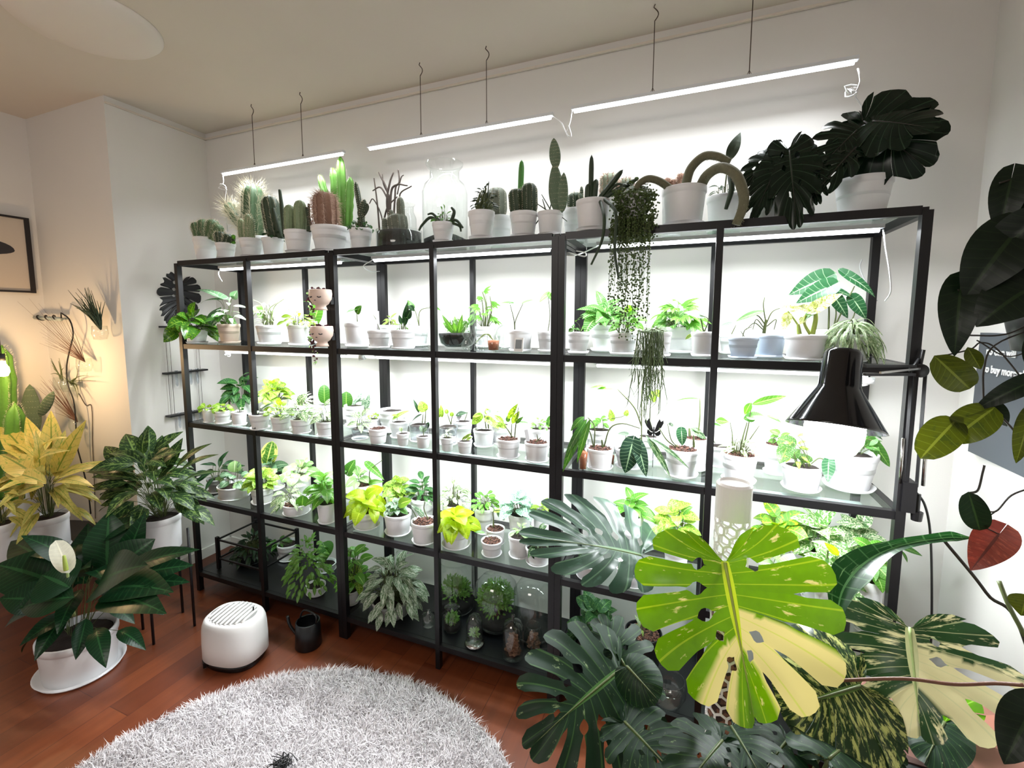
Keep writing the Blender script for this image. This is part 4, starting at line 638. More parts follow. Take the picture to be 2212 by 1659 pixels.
('potted_tradescantia','frizzy pink-white striped plant behind the cream-splashed heart leaves','white plant pots on the middle glass shelf',(0.5509,0.24,0.933),0.0549,0.0711,{},[('b','pinkmix','strap',0.0135,0.0056,0.0879,0.083,0,50,0.0634,{'W':0.16})]),
('potted_calathea','white pot with fine white-striped leaves beside the second joint post, middle shelf','white plant pots on the middle glass shelf',(0.8943,0.0399,0.933),0.0404,0.0692,{'soil':'dark'},[('b','varieg','lance',-0.0059,-0.0024,0.0489,0.0871,0,14,0.0637,{'W':0.35})]),
('potted_hoya','single upright heart-shaped leaf in a small white pot behind the striped leaves','white plant pots on the middle glass shelf',(0.6802,0.27,0.933),0.0413,0.0923,{'soil':'dark'},[('l','mid','round',[(0.6773,0.27,1.0276,0.6792,0.27,1.1277,0.0604,1)],{})]),
('potted_hoya','white rimmed pot with a big round leaf and folded pointed leaves, third bay back','white plant pots on the middle glass shelf',(0.8954,0.25,0.933),0.0558,0.1084,{'soil':'dark'},[('l','mid','round',[(0.8364,0.25,1.0183,0.8401,0.25,1.1037,0.0625,0.95)],{}),('l','varigrey','lance',[(0.89,0.25,1.0505,0.9663,0.25,1.1158,0.0231,0.6),(0.8783,0.25,1.045,0.9311,0.25,1.0766,0.0208,0.8),(0.9572,0.25,1.0202,0.9796,0.25,1.0981,0.0278,0.9),(0.9406,0.25,1.0306,0.9482,0.25,1.0823,0.0185,0.8),(0.9017,0.25,1.0559,0.9532,0.25,1.0641,0.0185,0.5)],{})]),
('potted_calathea','clear cup stuffed with striped leaves at the left of the third bay, middle shelf','white plant pots on the middle glass shelf',(1.0806,0.0522,0.933),0.038,0.055,{'glass':1},[('b','varieg','lance',0.0057,0.0024,0.0537,0.0661,0,12,0.062,{'W':0.4})]),
('potted_seedling','white pot showing only reddish bark soil, front of third bay, middle shelf','white plant pots on the middle glass shelf',(1.1916,0.0352,0.933),0.0411,0.0645,{'soil':'bark','saucer':0},[]),
('potted_seedling','tall plain white pot with an empty white dish top, third bay back, middle shelf','white plant pots on the middle glass shelf',(1.1211,0.24,0.933),0.0653,0.1035,{},[]),
('potted_seedling','white pot with tiny lime sprouts behind the bark-filled pot, middle shelf','white plant pots on the middle glass shelf',(1.0288,0.2,0.933),0.0454,0.0611,{'soil':'dark'},[('b','lime','round',0.0134,0.0055,0.03,0.0289,0,8,0.02,{})]),
('potted_syngonium','small white pot with a single lime arrow leaf, back of third bay, middle shelf','white plant pots on the middle glass shelf',(1.2221,0.15,0.933),0.0434,0.0741,{'soil':'dark'},[('l','lime','arrow',[(1.2127,0.15,1.0255,1.2778,0.15,1.0603,0.0252,0.6),(1.2078,0.15,1.0294,1.1801,0.15,1.0315,0.0168,0.5)],{}),('t','stalk',[(0.0021,[(1.2122,0.15,1.0084),(1.2128,0.15,1.0298)])],{})]),
('potted_seedling','left one of the thumb-sized pot pair in the third bay front, bare sprout','thumb-sized pots along the front of the middle shelf',(1.3167,0.0394,0.933),0.0271,0.0528,{'soil':'dark','saucer':0},[('l','palemix','round',[(1.3099,0.0394,0.9912,1.3058,0.0394,1.0109,0.0157,0.8)],{}),('t','stalk',[(0.0016,[(1.3121,0.0394,0.9854),(1.3103,0.0394,1.0053)])],{})]),
('potted_seedling','right one of the thumb-sized pot pair in the third bay front, tiny stalked leaf','thumb-sized pots along the front of the middle shelf',(1.4147,0.0432,0.933),0.0287,0.0494,{'soil':'dark','saucer':0},[('l','grey','round',[(1.415,0.0432,0.9981,1.402,0.0432,1.0226,0.0193,0.8),(1.415,0.0432,1.0001,1.4332,0.0432,1.0175,0.0174,0.8)],{}),('t','stalk',[(0.0019,[(1.4169,0.0432,0.9826),(1.4153,0.0432,1.0139)])],{})]),
('potted_philodendron','clear pot with narrow dark leaves and one lime leaf beside the fourth bay post','white plant pots on the middle glass shelf',(1.3425,0.13,0.933),0.0463,0.0779,{'soil':'dark','glass':1},[('l','dark','lance',[(1.3576,0.13,1.0514,1.2947,0.13,1.011,0.0224,0.4),(1.3411,0.13,1.0563,1.314,0.13,1.1163,0.0143,0.8),(1.3897,0.13,1.0191,1.375,0.13,0.9849,0.0183,0.8)],{}),('l','limev','heart',[(1.365,0.13,1.0725,1.3494,0.13,1.1104,0.0448,0.8)],{}),('t','stalk',[(0.0024,[(1.3709,0.13,1.0134),(1.3768,0.13,1.0734)]),(0.0024,[(1.3567,0.13,1.0122),(1.3623,0.13,1.0518)])],{})]),
('potted_seedling','thumb-sized grey-white pot with a pale tuft at the left of the fourth bay front','thumb-sized pots along the front of the middle shelf',(1.5281,0.0443,0.933),0.0273,0.0543,{'soil':'dark','saucer':0},[('b','palemix','lance',-0.0009,-0.0004,0.0198,0.0359,0,7,0.0264,{'W':0.4})]),
('potted_seedling','thumb-sized white pot with small yellow slips, second in the fourth bay front','thumb-sized pots along the front of the middle shelf',(1.6106,0.0394,0.933),0.0305,0.0503,{'soil':'dark','saucer':0},[('l','limedge','lance',[(1.6086,0.0394,0.9888,1.6396,0.0394,1.0144,0.013,0.8),(1.6189,0.0394,0.986,1.6436,0.0394,0.9998,0.0111,0.8),(1.5981,0.0394,0.9839,1.6232,0.0394,1.0053,0.0093,0.8)],{})]),
('potted_pothos','clear-sided pot with spindly sprouts behind the thumb-sized pots, fourth bay','white plant pots on the middle glass shelf',(1.4857,0.13,0.933),0.0434,0.0822,{'soil':'dark','glass':1},[('l','lime','round',[(1.4819,0.13,1.0632,1.4754,0.13,1.0828,0.0178,0.8),(1.5041,0.13,1.0529,1.5043,0.13,1.0729,0.0178,0.8)],{}),('t','stalk',[(0.002,[(1.4992,0.13,1.0184),(1.4819,0.13,1.0652)]),(0.002,[(1.4992,0.13,1.0184),(1.5064,0.13,1.0591)])],{}),('l','limev','lance',[(1.4568,0.13,1.0451,1.4509,0.13,1.1011,0.0198,0.9),(1.4454,0.13,1.0441,1.4371,0.13,1.0921,0.0178,0.9)],{})]),
('potted_hoya','white pot with one big dark curled leaf and a white tag, fourth bay','white plant pots on the middle glass shelf',(1.5109,0.22,0.933),0.043,0.086,{'soil':'dark'},[('l','dark','obov',[(1.5386,0.22,1.0545,1.4718,0.22,1.041,0.0267,0.7)],{}),('l','tag','tagshape',[(1.4736,0.22,1.0012,1.4973,0.22,1.043,0.0185,1)],{}),('t','stalk',[(0.0021,[(1.52,0.22,1.0198),(1.5341,0.22,1.0583)])],{})]),
('potted_syngonium','white pot on a saucer with glossy tilted hearts, centre of the fourth bay, middle shelf','white plant pots on the middle glass shelf',(1.6375,0.1642,0.933),0.045,0.0702,{'soil':'dark'},[('l','limev','heart',[(1.6227,0.1642,1.0557,1.579,0.1642,1.0201,0.0391,0.8),(1.6184,0.1642,1.0633,1.5836,0.1642,1.0526,0.0313,0.5),(1.6526,0.1642,1.0482,1.7074,0.1642,1.0135,0.0352,0.7),(1.657,0.1642,1.0743,1.6486,0.1642,1.0933,0.0274,0.8)],{}),('l','grey','arrow',[(1.6612,0.1642,1.0785,1.6443,0.1642,1.0891,0.0235,0.8)],{}),('t','stalk',[(0.0027,[(1.6482,0.1642,1.0062),(1.6399,0.1642,1.067)]),(0.0031,[(1.6589,0.1642,1.0072),(1.6569,0.1642,1.0585)])],{})]),
('potted_seedling','plain white pot tucked behind the glossy hearts, fourth bay, middle shelf','white plant pots on the middle glass shelf',(1.6929,0.22,0.933),0.0417,0.0871,{'soil':'dark'},[('b','grey','lance',-0.0018,-0.0008,0.0258,0.0456,0,5,0.0357,{'W':0.3})]),
('potted_philodendron','white pot with long light-green lances and brown bark, right of centre in the fourth bay','white plant pots on the middle glass shelf',(1.793,0.0509,0.933),0.0466,0.075,{'soil':'bark'},[('l','limev','lance',[(1.791,0.0509,1.0825,1.8307,0.0509,1.145,0.0233,0.9),(1.8082,0.0509,1.0659,1.8383,0.0509,1.1169,0.0233,0.9),(1.7872,0.0509,1.0458,1.7347,0.0509,1.065,0.0251,0.7),(1.7737,0.0509,1.0647,1.7309,0.0509,1.0959,0.0215,0.6)],{}),('l','mid','lance',[(1.7929,0.0509,1.07,1.7891,0.0509,1.0951,0.0179,0.8),(1.8253,0.0509,1.0673,1.8533,0.0509,1.0966,0.0143,0.8),(1.7582,0.0509,1.1072,1.7426,0.0509,1.1078,0.0107,0.4),(1.8347,0.0509,1.0735,1.8757,0.0509,1.0753,0.0143,0.3)],{}),('t','stalk',[(0.0025,[(1.8102,0.0509,1.0115),(1.793,0.0509,1.0372),(1.7776,0.0509,1.0541)]),(0.0025,[(1.8198,0.0509,1.0125),(1.8234,0.0509,1.0581),(1.8345,0.0509,1.1309)]),(0.0021,[(1.8045,0.0509,1.011),(1.8082,0.0509,1.0659)])],{})]),
('potted_cutting','white pot with a stub cutting, bark and a grey tag by the third joint post','white plant pots on the middle glass shelf',(1.9098,0.0493,0.933),0.047,0.0744,{'soil':'bark'},[('t','stalk',[(0.0021,[(1.9134,0.0493,1.0096),(1.9096,0.0493,1.0341)]),(0.0021,[(1.9062,0.0493,1.0035),(1.9242,0.0493,1.0231)])],{}),('l','tag','tagshape',[(1.8748,0.0493,1.0021,1.8653,0.0493,1.0479,0.014,1)],{})]),
('potted_peperomia','white pot with small pale leaves behind the stub cutting, middle shelf','white plant pots on the middle glass shelf',(1.8831,0.15,0.933),0.0368,0.1014,{'soil':'dark'},[('b','midb','obov',0.0034,0.0014,0.0388,0.0406,0,14,0.0258,{})]),
('potted_hoya','small pot with one deep green leaf right against the third joint post, middle shelf','white plant pots on the middle glass shelf',(1.893,0.24,0.933),0.0269,0.0805,{'soil':'bark'},[('l','mid','round',[(1.8969,0.24,1.0198,1.9083,0.24,1.0676,0.027,0.8)],{})]),
('potted_anthurium','white pot with long strap leaves arching left over the post, fifth bay middle shelf','white plant pots on the middle glass shelf',(2.1444,0.055,0.933),0.049,0.0748,{'soil':'bark'},[('l','mid','lance',[(2.1,0.035,1.1112,2.0381,-0.045,0.9829,0.0266,0.7),(2.0923,0.025,1.1009,2.0321,-0.045,0.9357,0.0332,0.7),(2.0941,0.015,1.1231,2.0547,-0.025,1.0786,0.0266,0.6),(2.1174,0.005,1.1187,2.0823,-0.045,0.9717,0.0249,0.6)],{}),('t','stalk',[(0.0027,[(2.1212,0.055,1.007),(2.1086,0.055,1.0569),(2.086,0.055,1.0975)]),(0.0027,[(2.1245,0.055,1.0108),(2.123,0.055,1.0837),(2.0992,0.055,1.1122)]),(0.0027,[(2.1592,0.055,1.011),(2.1787,0.055,1.0803),(2.2214,0.055,1.1007),(2.284,0.005,1.1009)]),(0.0042,[(2.1543,0.055,1.0105),(2.1504,0.055,1.0355)])],{})]),
('potted_pothos','white pot with small upright leaves at the back left of the fifth bay, middle shelf','white plant pots on the middle glass shelf',(2.1071,0.24,0.933),0.0562,0.0999,{'soil':'dark'},[('b','midb','heart',0.0051,0.0021,0.0387,0.0535,0,10,0.0295,{}),('l','limev','heart',[(2.1569,0.24,1.0745,2.1488,0.24,1.1127,0.0258,0.8),(2.2094,0.24,1.0953,2.2159,0.24,1.1159,0.0203,0.8)],{}),('t','stalk',[(0.0018,[(2.1389,0.24,1.073),(2.1886,0.24,1.0845),(2.2094,0.24,1.0953)])],{})]),
('propagation_cup','clear cup with orange pebbles at the left of the fifth bay, middle shelf',None,(2.0934,0.0097,0.933),0.0194,0.1079,{'cup':'orange','saucer':0,'soil':'none'},[]),
('propagation_cup','slim clear cup of orange pebbles between two white pots, fifth bay middle shelf',None,(2.1817,0.0906,0.933),0.0107,0.066,{'cup':'orange','saucer':0,'soil':'none'},[]),
('potted_anthurium','two big dark velvet heart leaves hanging over the shelf front, fifth bay','white plant pots on the middle glass shelf',(2.2414,0.1074,0.933),0.052,0.0715,{},[('l','velvet','heart',[(2.256,0.0574,1.0323,2.2372,0.0274,0.9327,0.0703,1),(2.2739,0.0674,1.025,2.3095,0.0074,0.9387,0.0469,0.9)],{}),('l','midb','lance',[(2.1936,0.1074,1.2147,2.1205,0.1074,1.214,0.0234,0.5),(2.154,0.1074,1.2192,2.0933,0.1074,1.2159,0.0151,0.3)],{}),('l','grey','arrow',[(2.2272,0.1074,1.0509,2.1977,0.1074,1.0515,0.0234,0.4)],{}),('t','stalk',[(0.003,[(2.2789,0.1074,1.044),(2.2605,0.1074,1.0167),(2.2543,0.1074,1.0075)]),(0.003,[(2.2808,0.1074,1.0863),(2.2535,0.1074,1.1513),(2.1936,0.1074,1.2147)]),(0.0027,[(2.2832,0.1074,1.0055),(2.2813,0.1074,1.0696),(2.2769,0.1074,1.2194)]),(0.002,[(2.2285,0.1074,1.0031),(2.2273,0.1074,1.0475)])],{})]),
('potted_pothos','white pot with a few lime leaves behind the hanging mistletoe stems, middle shelf','white plant pots on the middle glass shelf',(2.2941,0.24,0.933),0.0427,0.0897,{},[('l','lime','heart',[(2.3026,0.24,1.1846,2.3137,0.24,1.1498,0.0248,0.8),(2.3189,0.24,1.1944,2.3296,0.24,1.1721,0.0248,0.8)],{}),('t','stalk',[(0.0021,[(2.2975,0.24,1.023),(2.2992,0.24,1.1844)])],{})]),
('potted_monstera','white pot on a saucer with a holed leaf and long dark straps crossing its front','white plant pots on the middle glass shelf',(2.4184,0.079,0.933),0.0552,0.0961,{'soil':'bark'},[('l','alo','heart',[(2.4133,0.069,1.0904,2.4182,0.049,1.0449,0.0347,0.95)],{}),('l','grey','round',[(2.3774,0.079,1.101,2.383,0.079,1.1112,0.0173,0.8)],{}),('l','variegd','lance',[(2.2997,0.059,1.0659,2.389,-0.021,0.9553,0.0237,0.7),(2.3083,0.049,1.061,2.4431,-0.021,0.996,0.0173,0.6)],{}),('t','stalk',[(0.0025,[(2.3978,0.079,1.0286),(2.3671,0.079,1.0514),(2.3417,0.079,1.0897)]),(0.0021,[(2.4051,0.079,1.0293),(2.382,0.079,1.0529),(2.3682,0.079,1.1083)]),(0.0041,[(2.4545,0.079,1.0346),(2.4515,0.079,1.0758)])],{})]),
('potted_philodendron','white pot with striped arching leaves and one tall thin leaf, fifth bay right, middle shelf','white plant pots on the middle glass shelf',(2.4607,0.17,0.933),0.0432,0.1138,{'soil':'bark'},[('l','variegd','lance',[(2.4428,0.17,1.0787,2.4984,0.17,1.0422,0.0263,0.7),(2.4473,0.17,1.0791,2.4855,0.17,1.0659,0.0164,0.6)],{}),('l','mid','lance',[(2.4687,0.17,1.1854,2.3823,0.17,1.1764,0.0099,0.3)],{}),('t','stalk',[(0.0026,[(2.4679,0.17,1.0559),(2.4712,0.17,1.1228),(2.4686,0.17,1.1887)]),(0.0049,[(2.4408,0.17,1.0499),(2.4382,0.17,1.0783)])],{})]),
('potted_syngonium','plain grey-white pot behind the middle post of the right unit, middle shelf','white plant pots on the middle glass shelf',(2.5393,0.25,0.933),0.0485,0.0764,{},[('l','mid','lance',[(2.51,0.25,1.0843,2.5484,0.25,1.0791,0.0135,0.4)],{}),('t','stalk',[(0.0017,[(2.5285,0.25,1.0117),(2.5034,0.25,1.0578),(2.5179,0.25,1.0799)])],{})]),
('potted_philodendron','tall white pot of cream grassy leaves with a long arched leaf, left of desk lamp','white plant pots on the middle glass shelf',(2.5929,0.0829,0.933),0.0538,0.0968,{'soil':'bark'},[('b','varieg','lance',0.0028,0.0012,0.0605,0.0605,0,40,0.0363,{'W':0.25}),('l','midb','lance',[(2.6198,0.0829,1.1913,2.7152,0.0829,1.2273,0.0257,0.9),(2.6169,0.0829,1.1971,2.6003,0.0829,1.1565,0.0227,0.9)],{}),('l','mid','heart',[(2.6245,0.0829,1.1493,2.5982,0.0829,1.1441,0.0333,0.8),(2.6165,0.0829,1.1517,2.6579,0.0829,1.158,0.0333,0.6)],{}),('l','midb','obov',[(2.5586,0.0829,1.1285,2.5172,0.0829,1.1313,0.0257,0.8)],{}),('l','mid','lance',[(2.6618,0.0829,1.1584,2.7073,0.0829,1.1412,0.0182,0.4)],{}),('t','stalk',[(0.0024,[(2.5927,0.0829,1.0344),(2.6008,0.0829,1.0893),(2.6094,0.0829,1.1329)]),(0.0024,[(2.6007,0.0829,1.0353),(2.6088,0.0829,1.09),(2.6147,0.0829,1.1333),(2.6195,0.0829,1.1973)]),(0.0018,[(2.5711,0.0829,1.032),(2.5686,0.0829,1.0862),(2.5599,0.0829,1.1287)]),(0.0018,[(2.6103,0.0829,1.0595),(2.6441,0.0829,1.1237)])],{})]),
('potted_monstera','white pot with bark at the back right of the sixth bay, beside the lamp glow','white plant pots on the middle glass shelf',(2.7181,0.22,0.933),0.0395,0.106,{'soil':'bark'},[('b','midb','heart',0.0147,0.0061,0.0382,0.0478,0,10,0.0287,{})]),
('potted_monstera','white pot with speckled hearts and a hanging holed leaf under the desk lamp','white plant pots on the middle glass shelf',(2.7688,0.0873,0.933),0.0568,0.0795,{},[('l','speck','heart',[(2.7215,0.0673,1.0632,2.699,0.0373,1.0218,0.0465,0.95),(2.7392,0.0873,1.0748,2.6981,0.0873,1.0886,0.0407,0.8),(2.7551,0.0873,1.0138,2.7607,0.0873,1.0025,0.0319,0.8),(2.7414,0.0873,1.0347,2.76,0.0873,1.0591,0.0319,0.8),(2.776,0.0873,1.0386,2.7711,0.0873,1.0157,0.0436,0.8)],{}),('l','alo','heart',[(2.8323,0.0673,1.0319,2.8237,0.0273,0.9831,0.0349,0.95),(2.8436,0.0873,1.0391,2.8499,0.0873,1.0136,0.0145,0.9)],{}),('b','limev','lance',-0.0295,-0.0122,0.0421,0.1118,0,16,0.0378,{'W':0.4}),('t','stalk',[(0.002,[(2.792,0.0873,1.0153),(2.8127,0.0873,1.0355),(2.8349,0.0873,1.0264)])],{})]),
('potted_monstera','largest white pot on the middle shelf, right of the desk lamp glow','white plant pots on the middle glass shelf',(2.9104,0.1564,0.933),0.0718,0.1166,{},[('l','mid','heart',[(2.9637,0.1564,1.0849,3.0138,0.1564,1.01,0.0321,0.9),(2.9665,0.1564,1.0955,2.947,0.1564,1.0729,0.035,0.6)],{}),('l','dark','lance',[(2.968,0.1564,1.1073,2.9897,0.1564,1.0949,0.0117,0.4)],{}),('b','mid','heart',0.0499,0.0206,0.0365,0.0438,0,7,0.0379,{}),('t','stalk',[(0.0029,[(2.9247,0.1564,1.0512),(2.9458,0.1564,1.0905),(2.9623,0.1564,1.0892)])],{})]),
('potted_hoya','pot of dark narrow leaves at the far left end of the lowest glass shelf','white plant pots on the lowest glass shelf',(0.0421,0.11,0.519),0.0496,0.0773,{'tint':'grey'},[('b','dark','lance',0.0165,0.0068,0.115,0.1227,0,22,0.092,{'W':0.28})]),
('potted_peperomia','wide white pot with pale green discs hanging over, left end of the lowest glass shelf','white plant pots on the lowest glass shelf',(0.1952,0.0946,0.519),0.08,0.0669,{},[('l','palegreen','round',[(0.2044,0.0946,0.6536,0.2167,0.0946,0.716,0.0646,0.8),(0.1154,0.0946,0.6111,0.0754,0.0946,0.5692,0.0596,0.9),(0.0966,0.0946,0.5617,0.0858,0.0946,0.5236,0.0447,0.8),(0.2067,0.0946,0.5977,0.2593,0.0946,0.5592,0.0547,0.9),(0.2484,0.0946,0.5958,0.3086,0.0946,0.5765,0.0596,0.9)],{}),('b','midgrey','round',0.0149,0.0061,0.0832,0.1193,0,14,0.0497,{}),('t','stalk',[(0.003,[(0.1427,0.0946,0.5941),(0.0682,0.0946,0.5708),(-0.0031,0.0946,0.5212)])],{})]),
('potted_pothos','lime marbled pothos behind the first thin post on the lowest glass shelf','white plant pots on the lowest glass shelf',(0.4028,0.096,0.519),0.0571,0.0854,{},[('b','limev','heart',0.0067,0.0027,0.089,0.101,0,24,0.0577,{})]),
('potted_alocasia','tall pale leaves rising at the back just right of the first thin post, lowest shelf','white plant pots on the lowest glass shelf',(0.2888,0.26,0.519),0.0645,0.0881,{},[('l','limedge','round',[(0.2456,0.26,0.6472,0.3013,0.26,0.7865,0.0884,0.9)],{}),('l','mid','lance',[(0.2513,0.26,0.6774,0.3385,0.26,0.7193,0.0208,0.6)],{}),('b','midgrey','heart',-0.0024,-0.001,0.065,0.0962,0,12,0.0676,{})]),
('potted_hoya','white pot of pale cupped leaves at the back of the second bay, lowest shelf','white plant pots on the lowest glass shelf',(0.5317,0.21,0.519),0.0597,0.1303,{'soil':'dark'},[('b','palegreen','round',0.0204,0.0084,0.0983,0.0688,0,20,0.0639,{})]),
('potted_tradescantia','white pot on a saucer with trailing dark-edged leaves, front of the second bay, lowest shelf','white plant pots on the lowest glass shelf',(0.6669,0.0661,0.519),0.066,0.0504,{'soil':'bark'},[('b','varieg','lance',-0.0379,-0.0156,0.0912,0.1026,0.0342,30,0.0593,{'W':0.4}),('l','mid','round',[(0.7351,0.0461,0.6222,0.7226,0.0461,0.5601,0.0593,0.95)],{}),('l','mid','lance',[(0.6012,0.0361,0.5588,0.5546,0.0361,0.5085,0.0228,0.6)],{})]),
('potted_syngonium','white pot with bright green drooping leaves beside the second joint post, lowest shelf','white plant pots on the lowest glass shelf',(0.884,0.0419,0.519),0.0454,0.0955,{'soil':'dark'},[('b','midb','arrow',-0.012,-0.005,0.0824,0.1562,0,26,0.0651,{})]),
('potted_ficus','glossy broad-leaved plant in bark soil behind the second joint post, lowest shelf','white plant pots on the lowest glass shelf',(0.9611,0.2,0.519),0.0508,0.14,{'soil':'bark'},[('l','mid','heart',[(0.8775,0.2,0.707,0.9204,0.2,0.7737,0.0593,0.8),(0.8722,0.2,0.7182,0.8494,0.2,0.7273,0.0502,0.7)],{}),('l','midb','arrow',[(1.0147,0.2,0.7525,1.0944,0.2,0.6982,0.0365,0.8),(1.0257,0.2,0.675,1.0887,0.2,0.6882,0.0274,0.8)],{}),('b','palegreen','heart',-0.0179,-0.0074,0.065,0.0844,0,12,0.0502,{}),('t','stalk',[(0.0023,[(1.0064,0.2,0.677),(1.0141,0.2,0.7362),(1.0867,0.2,0.7933)])],{})]),
('potted_philodendron','white pot of glowing yellow-lime leaves, first neon plant from the left, third bay','white plant pots on the lowest glass shelf',(1.0861,0.0717,0.519),0.0617,0.0804,{},[('b','neon','heart',0.002,0.0008,0.0891,0.0934,0.017,30,0.0722,{})]),
('potted_philodendron','white pot of small silvery leaves and one lime heart, third bay, lowest shelf','white plant pots on the lowest glass shelf',(1.255,0.0763,0.519),0.0607,0.0929,{'soil':'dark'},[('b','varigrey','heart',-0.0133,-0.0055,0.0412,0.0618,0,18,0.0412,{}),('l','lime','heart',[(1.2732,0.0763,0.6533,1.3267,0.0763,0.6784,0.0453,0.9)],{}),('b','mid','heart',0.0019,0.0008,0.0536,0.0536,0,8,0.0371,{})]),
('potted_pothos','white pot of folded yellow-green leaves, back of the third bay, lowest shelf','white plant pots on the lowest glass shelf',(1.1714,0.19,0.519),0.0517,0.1227,{'soil':'dark'},[('b','limev','heart',0.0081,0.0033,0.068,0.09,0,26,0.0571,{})]),
('potted_alocasia','white pot with thin curved stalks and pale blades, right of the third bay front','white plant pots on the lowest glass shelf',(1.4087,0.0478,0.519),0.0548,0.0926,{'soil':'bark'},[('l','varigrey','lance',[(1.4137,0.0478,0.6289,1.3452,0.0478,0.6713,0.0217,0.8),(1.3998,0.0478,0.6224,1.3729,0.0478,0.6592,0.0158,0.8)],{}),('l','grey','round',[(1.4011,0.0478,0.6841,1.3549,0.0478,0.6852,0.0237,0.5)],{}),('l','variegd','lance',[(1.415,0.0478,0.6945,1.451,0.0478,0.6838,0.0158,0.5)],{}),('t','stalk',[(0.0026,[(1.4294,0.0478,0.6192),(1.4098,0.0478,0.661),(1.415,0.0478,0.6945)]),(0.0022,[(1.372,0.0478,0.6177),(1.3494,0.0478,0.6512)])],{})]),
('potted_philodendron','white pot of deep green crowded leaves at the back beside the fourth bay post','white plant pots on the lowest glass shelf',(1.3055,0.2,0.519),0.0554,0.1256,{'soil':'dark'},[('b','darkmix','lance',0.002,0.0008,0.0667,0.0969,0,22,0.0689,{'W':0.45})]),
('potted_pothos','white pot of crisp white-marbled leaves at the back left of the fourth bay, lowest shelf','white plant pots on the lowest glass shelf',(1.4729,0.2,0.519),0.0583,0.1248,{},[('b','varieg','obov',0.0019,0.0008,0.0752,0.1065,0,42,0.046,{})]),
('potted_philodendron','white pot of glowing yellow-lime leaves, second neon plant, left front of the fourth bay','white plant pots on the lowest glass shelf',(1.5502,0.0704,0.519),0.062,0.0851,{'soil':'dark'},[('b','neon','heart',-0.0036,-0.0015,0.0952,0.0758,0.0097,26,0.0738,{})]),
('potted_peperomia','white pot of glossy bright green leaves, back centre of the fourth bay, lowest shelf','white plant pots on the lowest glass shelf',(1.6105,0.23,0.519),0.0475,0.1155,{'soil':'dark'},[('b','midb','obov',0,0,0.0599,0.0743,0,28,0.0454,{})]),
('potted_seedling','white pot of bark with a spindly cream seedling, stacked view behind the bark-only pot','white plant pots on the lowest glass shelf',(1.6958,0.15,0.519),0.0412,0.0664,{'soil':'bark'},[('l','palemix','lance',[(1.6875,0.15,0.6554,1.6661,0.15,0.6744,0.0157,0.8)],{}),('l','limev','arrow',[(1.7045,0.15,0.6602,1.7423,0.15,0.6664,0.0236,0.5)],{}),('l','grey','heart',[(1.7129,0.15,0.6535,1.7381,0.15,0.6253,0.0275,0.8)],{}),('t','stalk',[(0.0039,[(1.6873,0.15,0.5879),(1.6874,0.15,0.6248)]),(0.0024,[(1.6874,0.15,0.6207),(1.6875,0.15,0.6574),(1.7213,0.15,0.667)])],{})]),
('potted_seedling','small white pot of bare dark bark on a saucer, front centre of the fourth bay','white plant pots on the lowest glass shelf',(1.718,0.0592,0.519),0.043,0.059,{'soil':'bark'},[('l','mid','lance',[(1.6894,0.0592,0.6001,1.6394,0.0592,0.5989,0.015,0.5)],{})]),
('potted_calathea','white pot of silvery-green broad leaves at the back right of the fourth bay','white plant pots on the lowest glass shelf',(1.7937,0.19,0.519),0.0508,0.1337,{'soil':'dark'},[('b','silver','heart',-0.0145,-0.006,0.0783,0.0959,0,30,0.0548,{})]),
('potted_pothos','marbled yellow vine tight behind the third joint post, lowest shelf','white plant pots on the lowest glass shelf',(1.8823,0.22,0.519),0.0389,0.1403,{},[('b','limev','lance',-0.0036,-0.0015,0.0429,0.0526,0,16,0.0429,{'W':0.4})]),
('potted_peperomia','small pot with mint-green sprigs in front of the silvery leaves, lowest shelf','white plant pots on the lowest glass shelf',(1.8261,0.09,0.519),0.0445,0.0865,{},[('b','palegreen','lance',0.0052,0.0021,0.039,0.0501,0,14,0.0334,{'W':0.45})]),
('potted_hoya','white pot on a saucer with cream-edged dark leaves hanging down by the third joint post','white plant pots on the lowest glass shelf',(1.9108,0.0683,0.519),0.0486,0.0648,{},[('b','variegd','lance',0,0,0.0614,0.1012,0,16,0.0614,{'W':0.4}),('l','dark','lance',[(1.9012,0.0283,0.6008,1.9202,0.0283,0.5453,0.0325,0.95)],{})]),
('potted_hoya','white pot on a saucer with curled striped leaves, left front of the fifth bay','white plant pots on the lowest glass shelf',(2.1143,0.0475,0.519),0.0472,0.0534,{'soil':'dark'},[('l','variegd','heart',[(2.1033,0.0475,0.6132,2.0799,0.0475,0.5651,0.0376,0.9),(2.1099,0.0475,0.6234,2.0958,0.0475,0.644,0.0274,0.6),(2.1191,0.0475,0.5895,2.1738,0.0475,0.6342,0.0342,0.7),(2.097,0.0475,0.5795,2.0838,0.0475,0.5442,0.0137,0.8)],{})]),
('potted_monstera','large grey-blue split leaf arching left across the rack from the fifth bay, lowest shelf','white plant pots on the lowest glass shelf',(2.2669,0.0737,0.519),0.0602,0.0543,{'monst':'grey','soil':'bark'},[]),
('potted_syngonium','dark pot of light green pointed leaves behind the large grey-blue split leaf','white plant pots on the lowest glass shelf',(2.2398,0.22,0.519),0.0492,0.1893,{},[('b','midb','arrow',0.005,0.0021,0.085,0.094,0,20,0.0543,{})]),
('potted_caladium','pale yellow-green caladium at the back right of the fifth bay, lowest shelf','white plant pots on the lowest glass shelf',(2.4112,0.19,0.519),0.0457,0.1404,{'soil':'bark'},[('b','limev','heart',-0.0064,-0.0026,0.0929,0.1513,0,26,0.0516,{}),('b','syng','heart',0.0127,0.0052,0.0516,0.1101,0,8,0.0413,{})]),
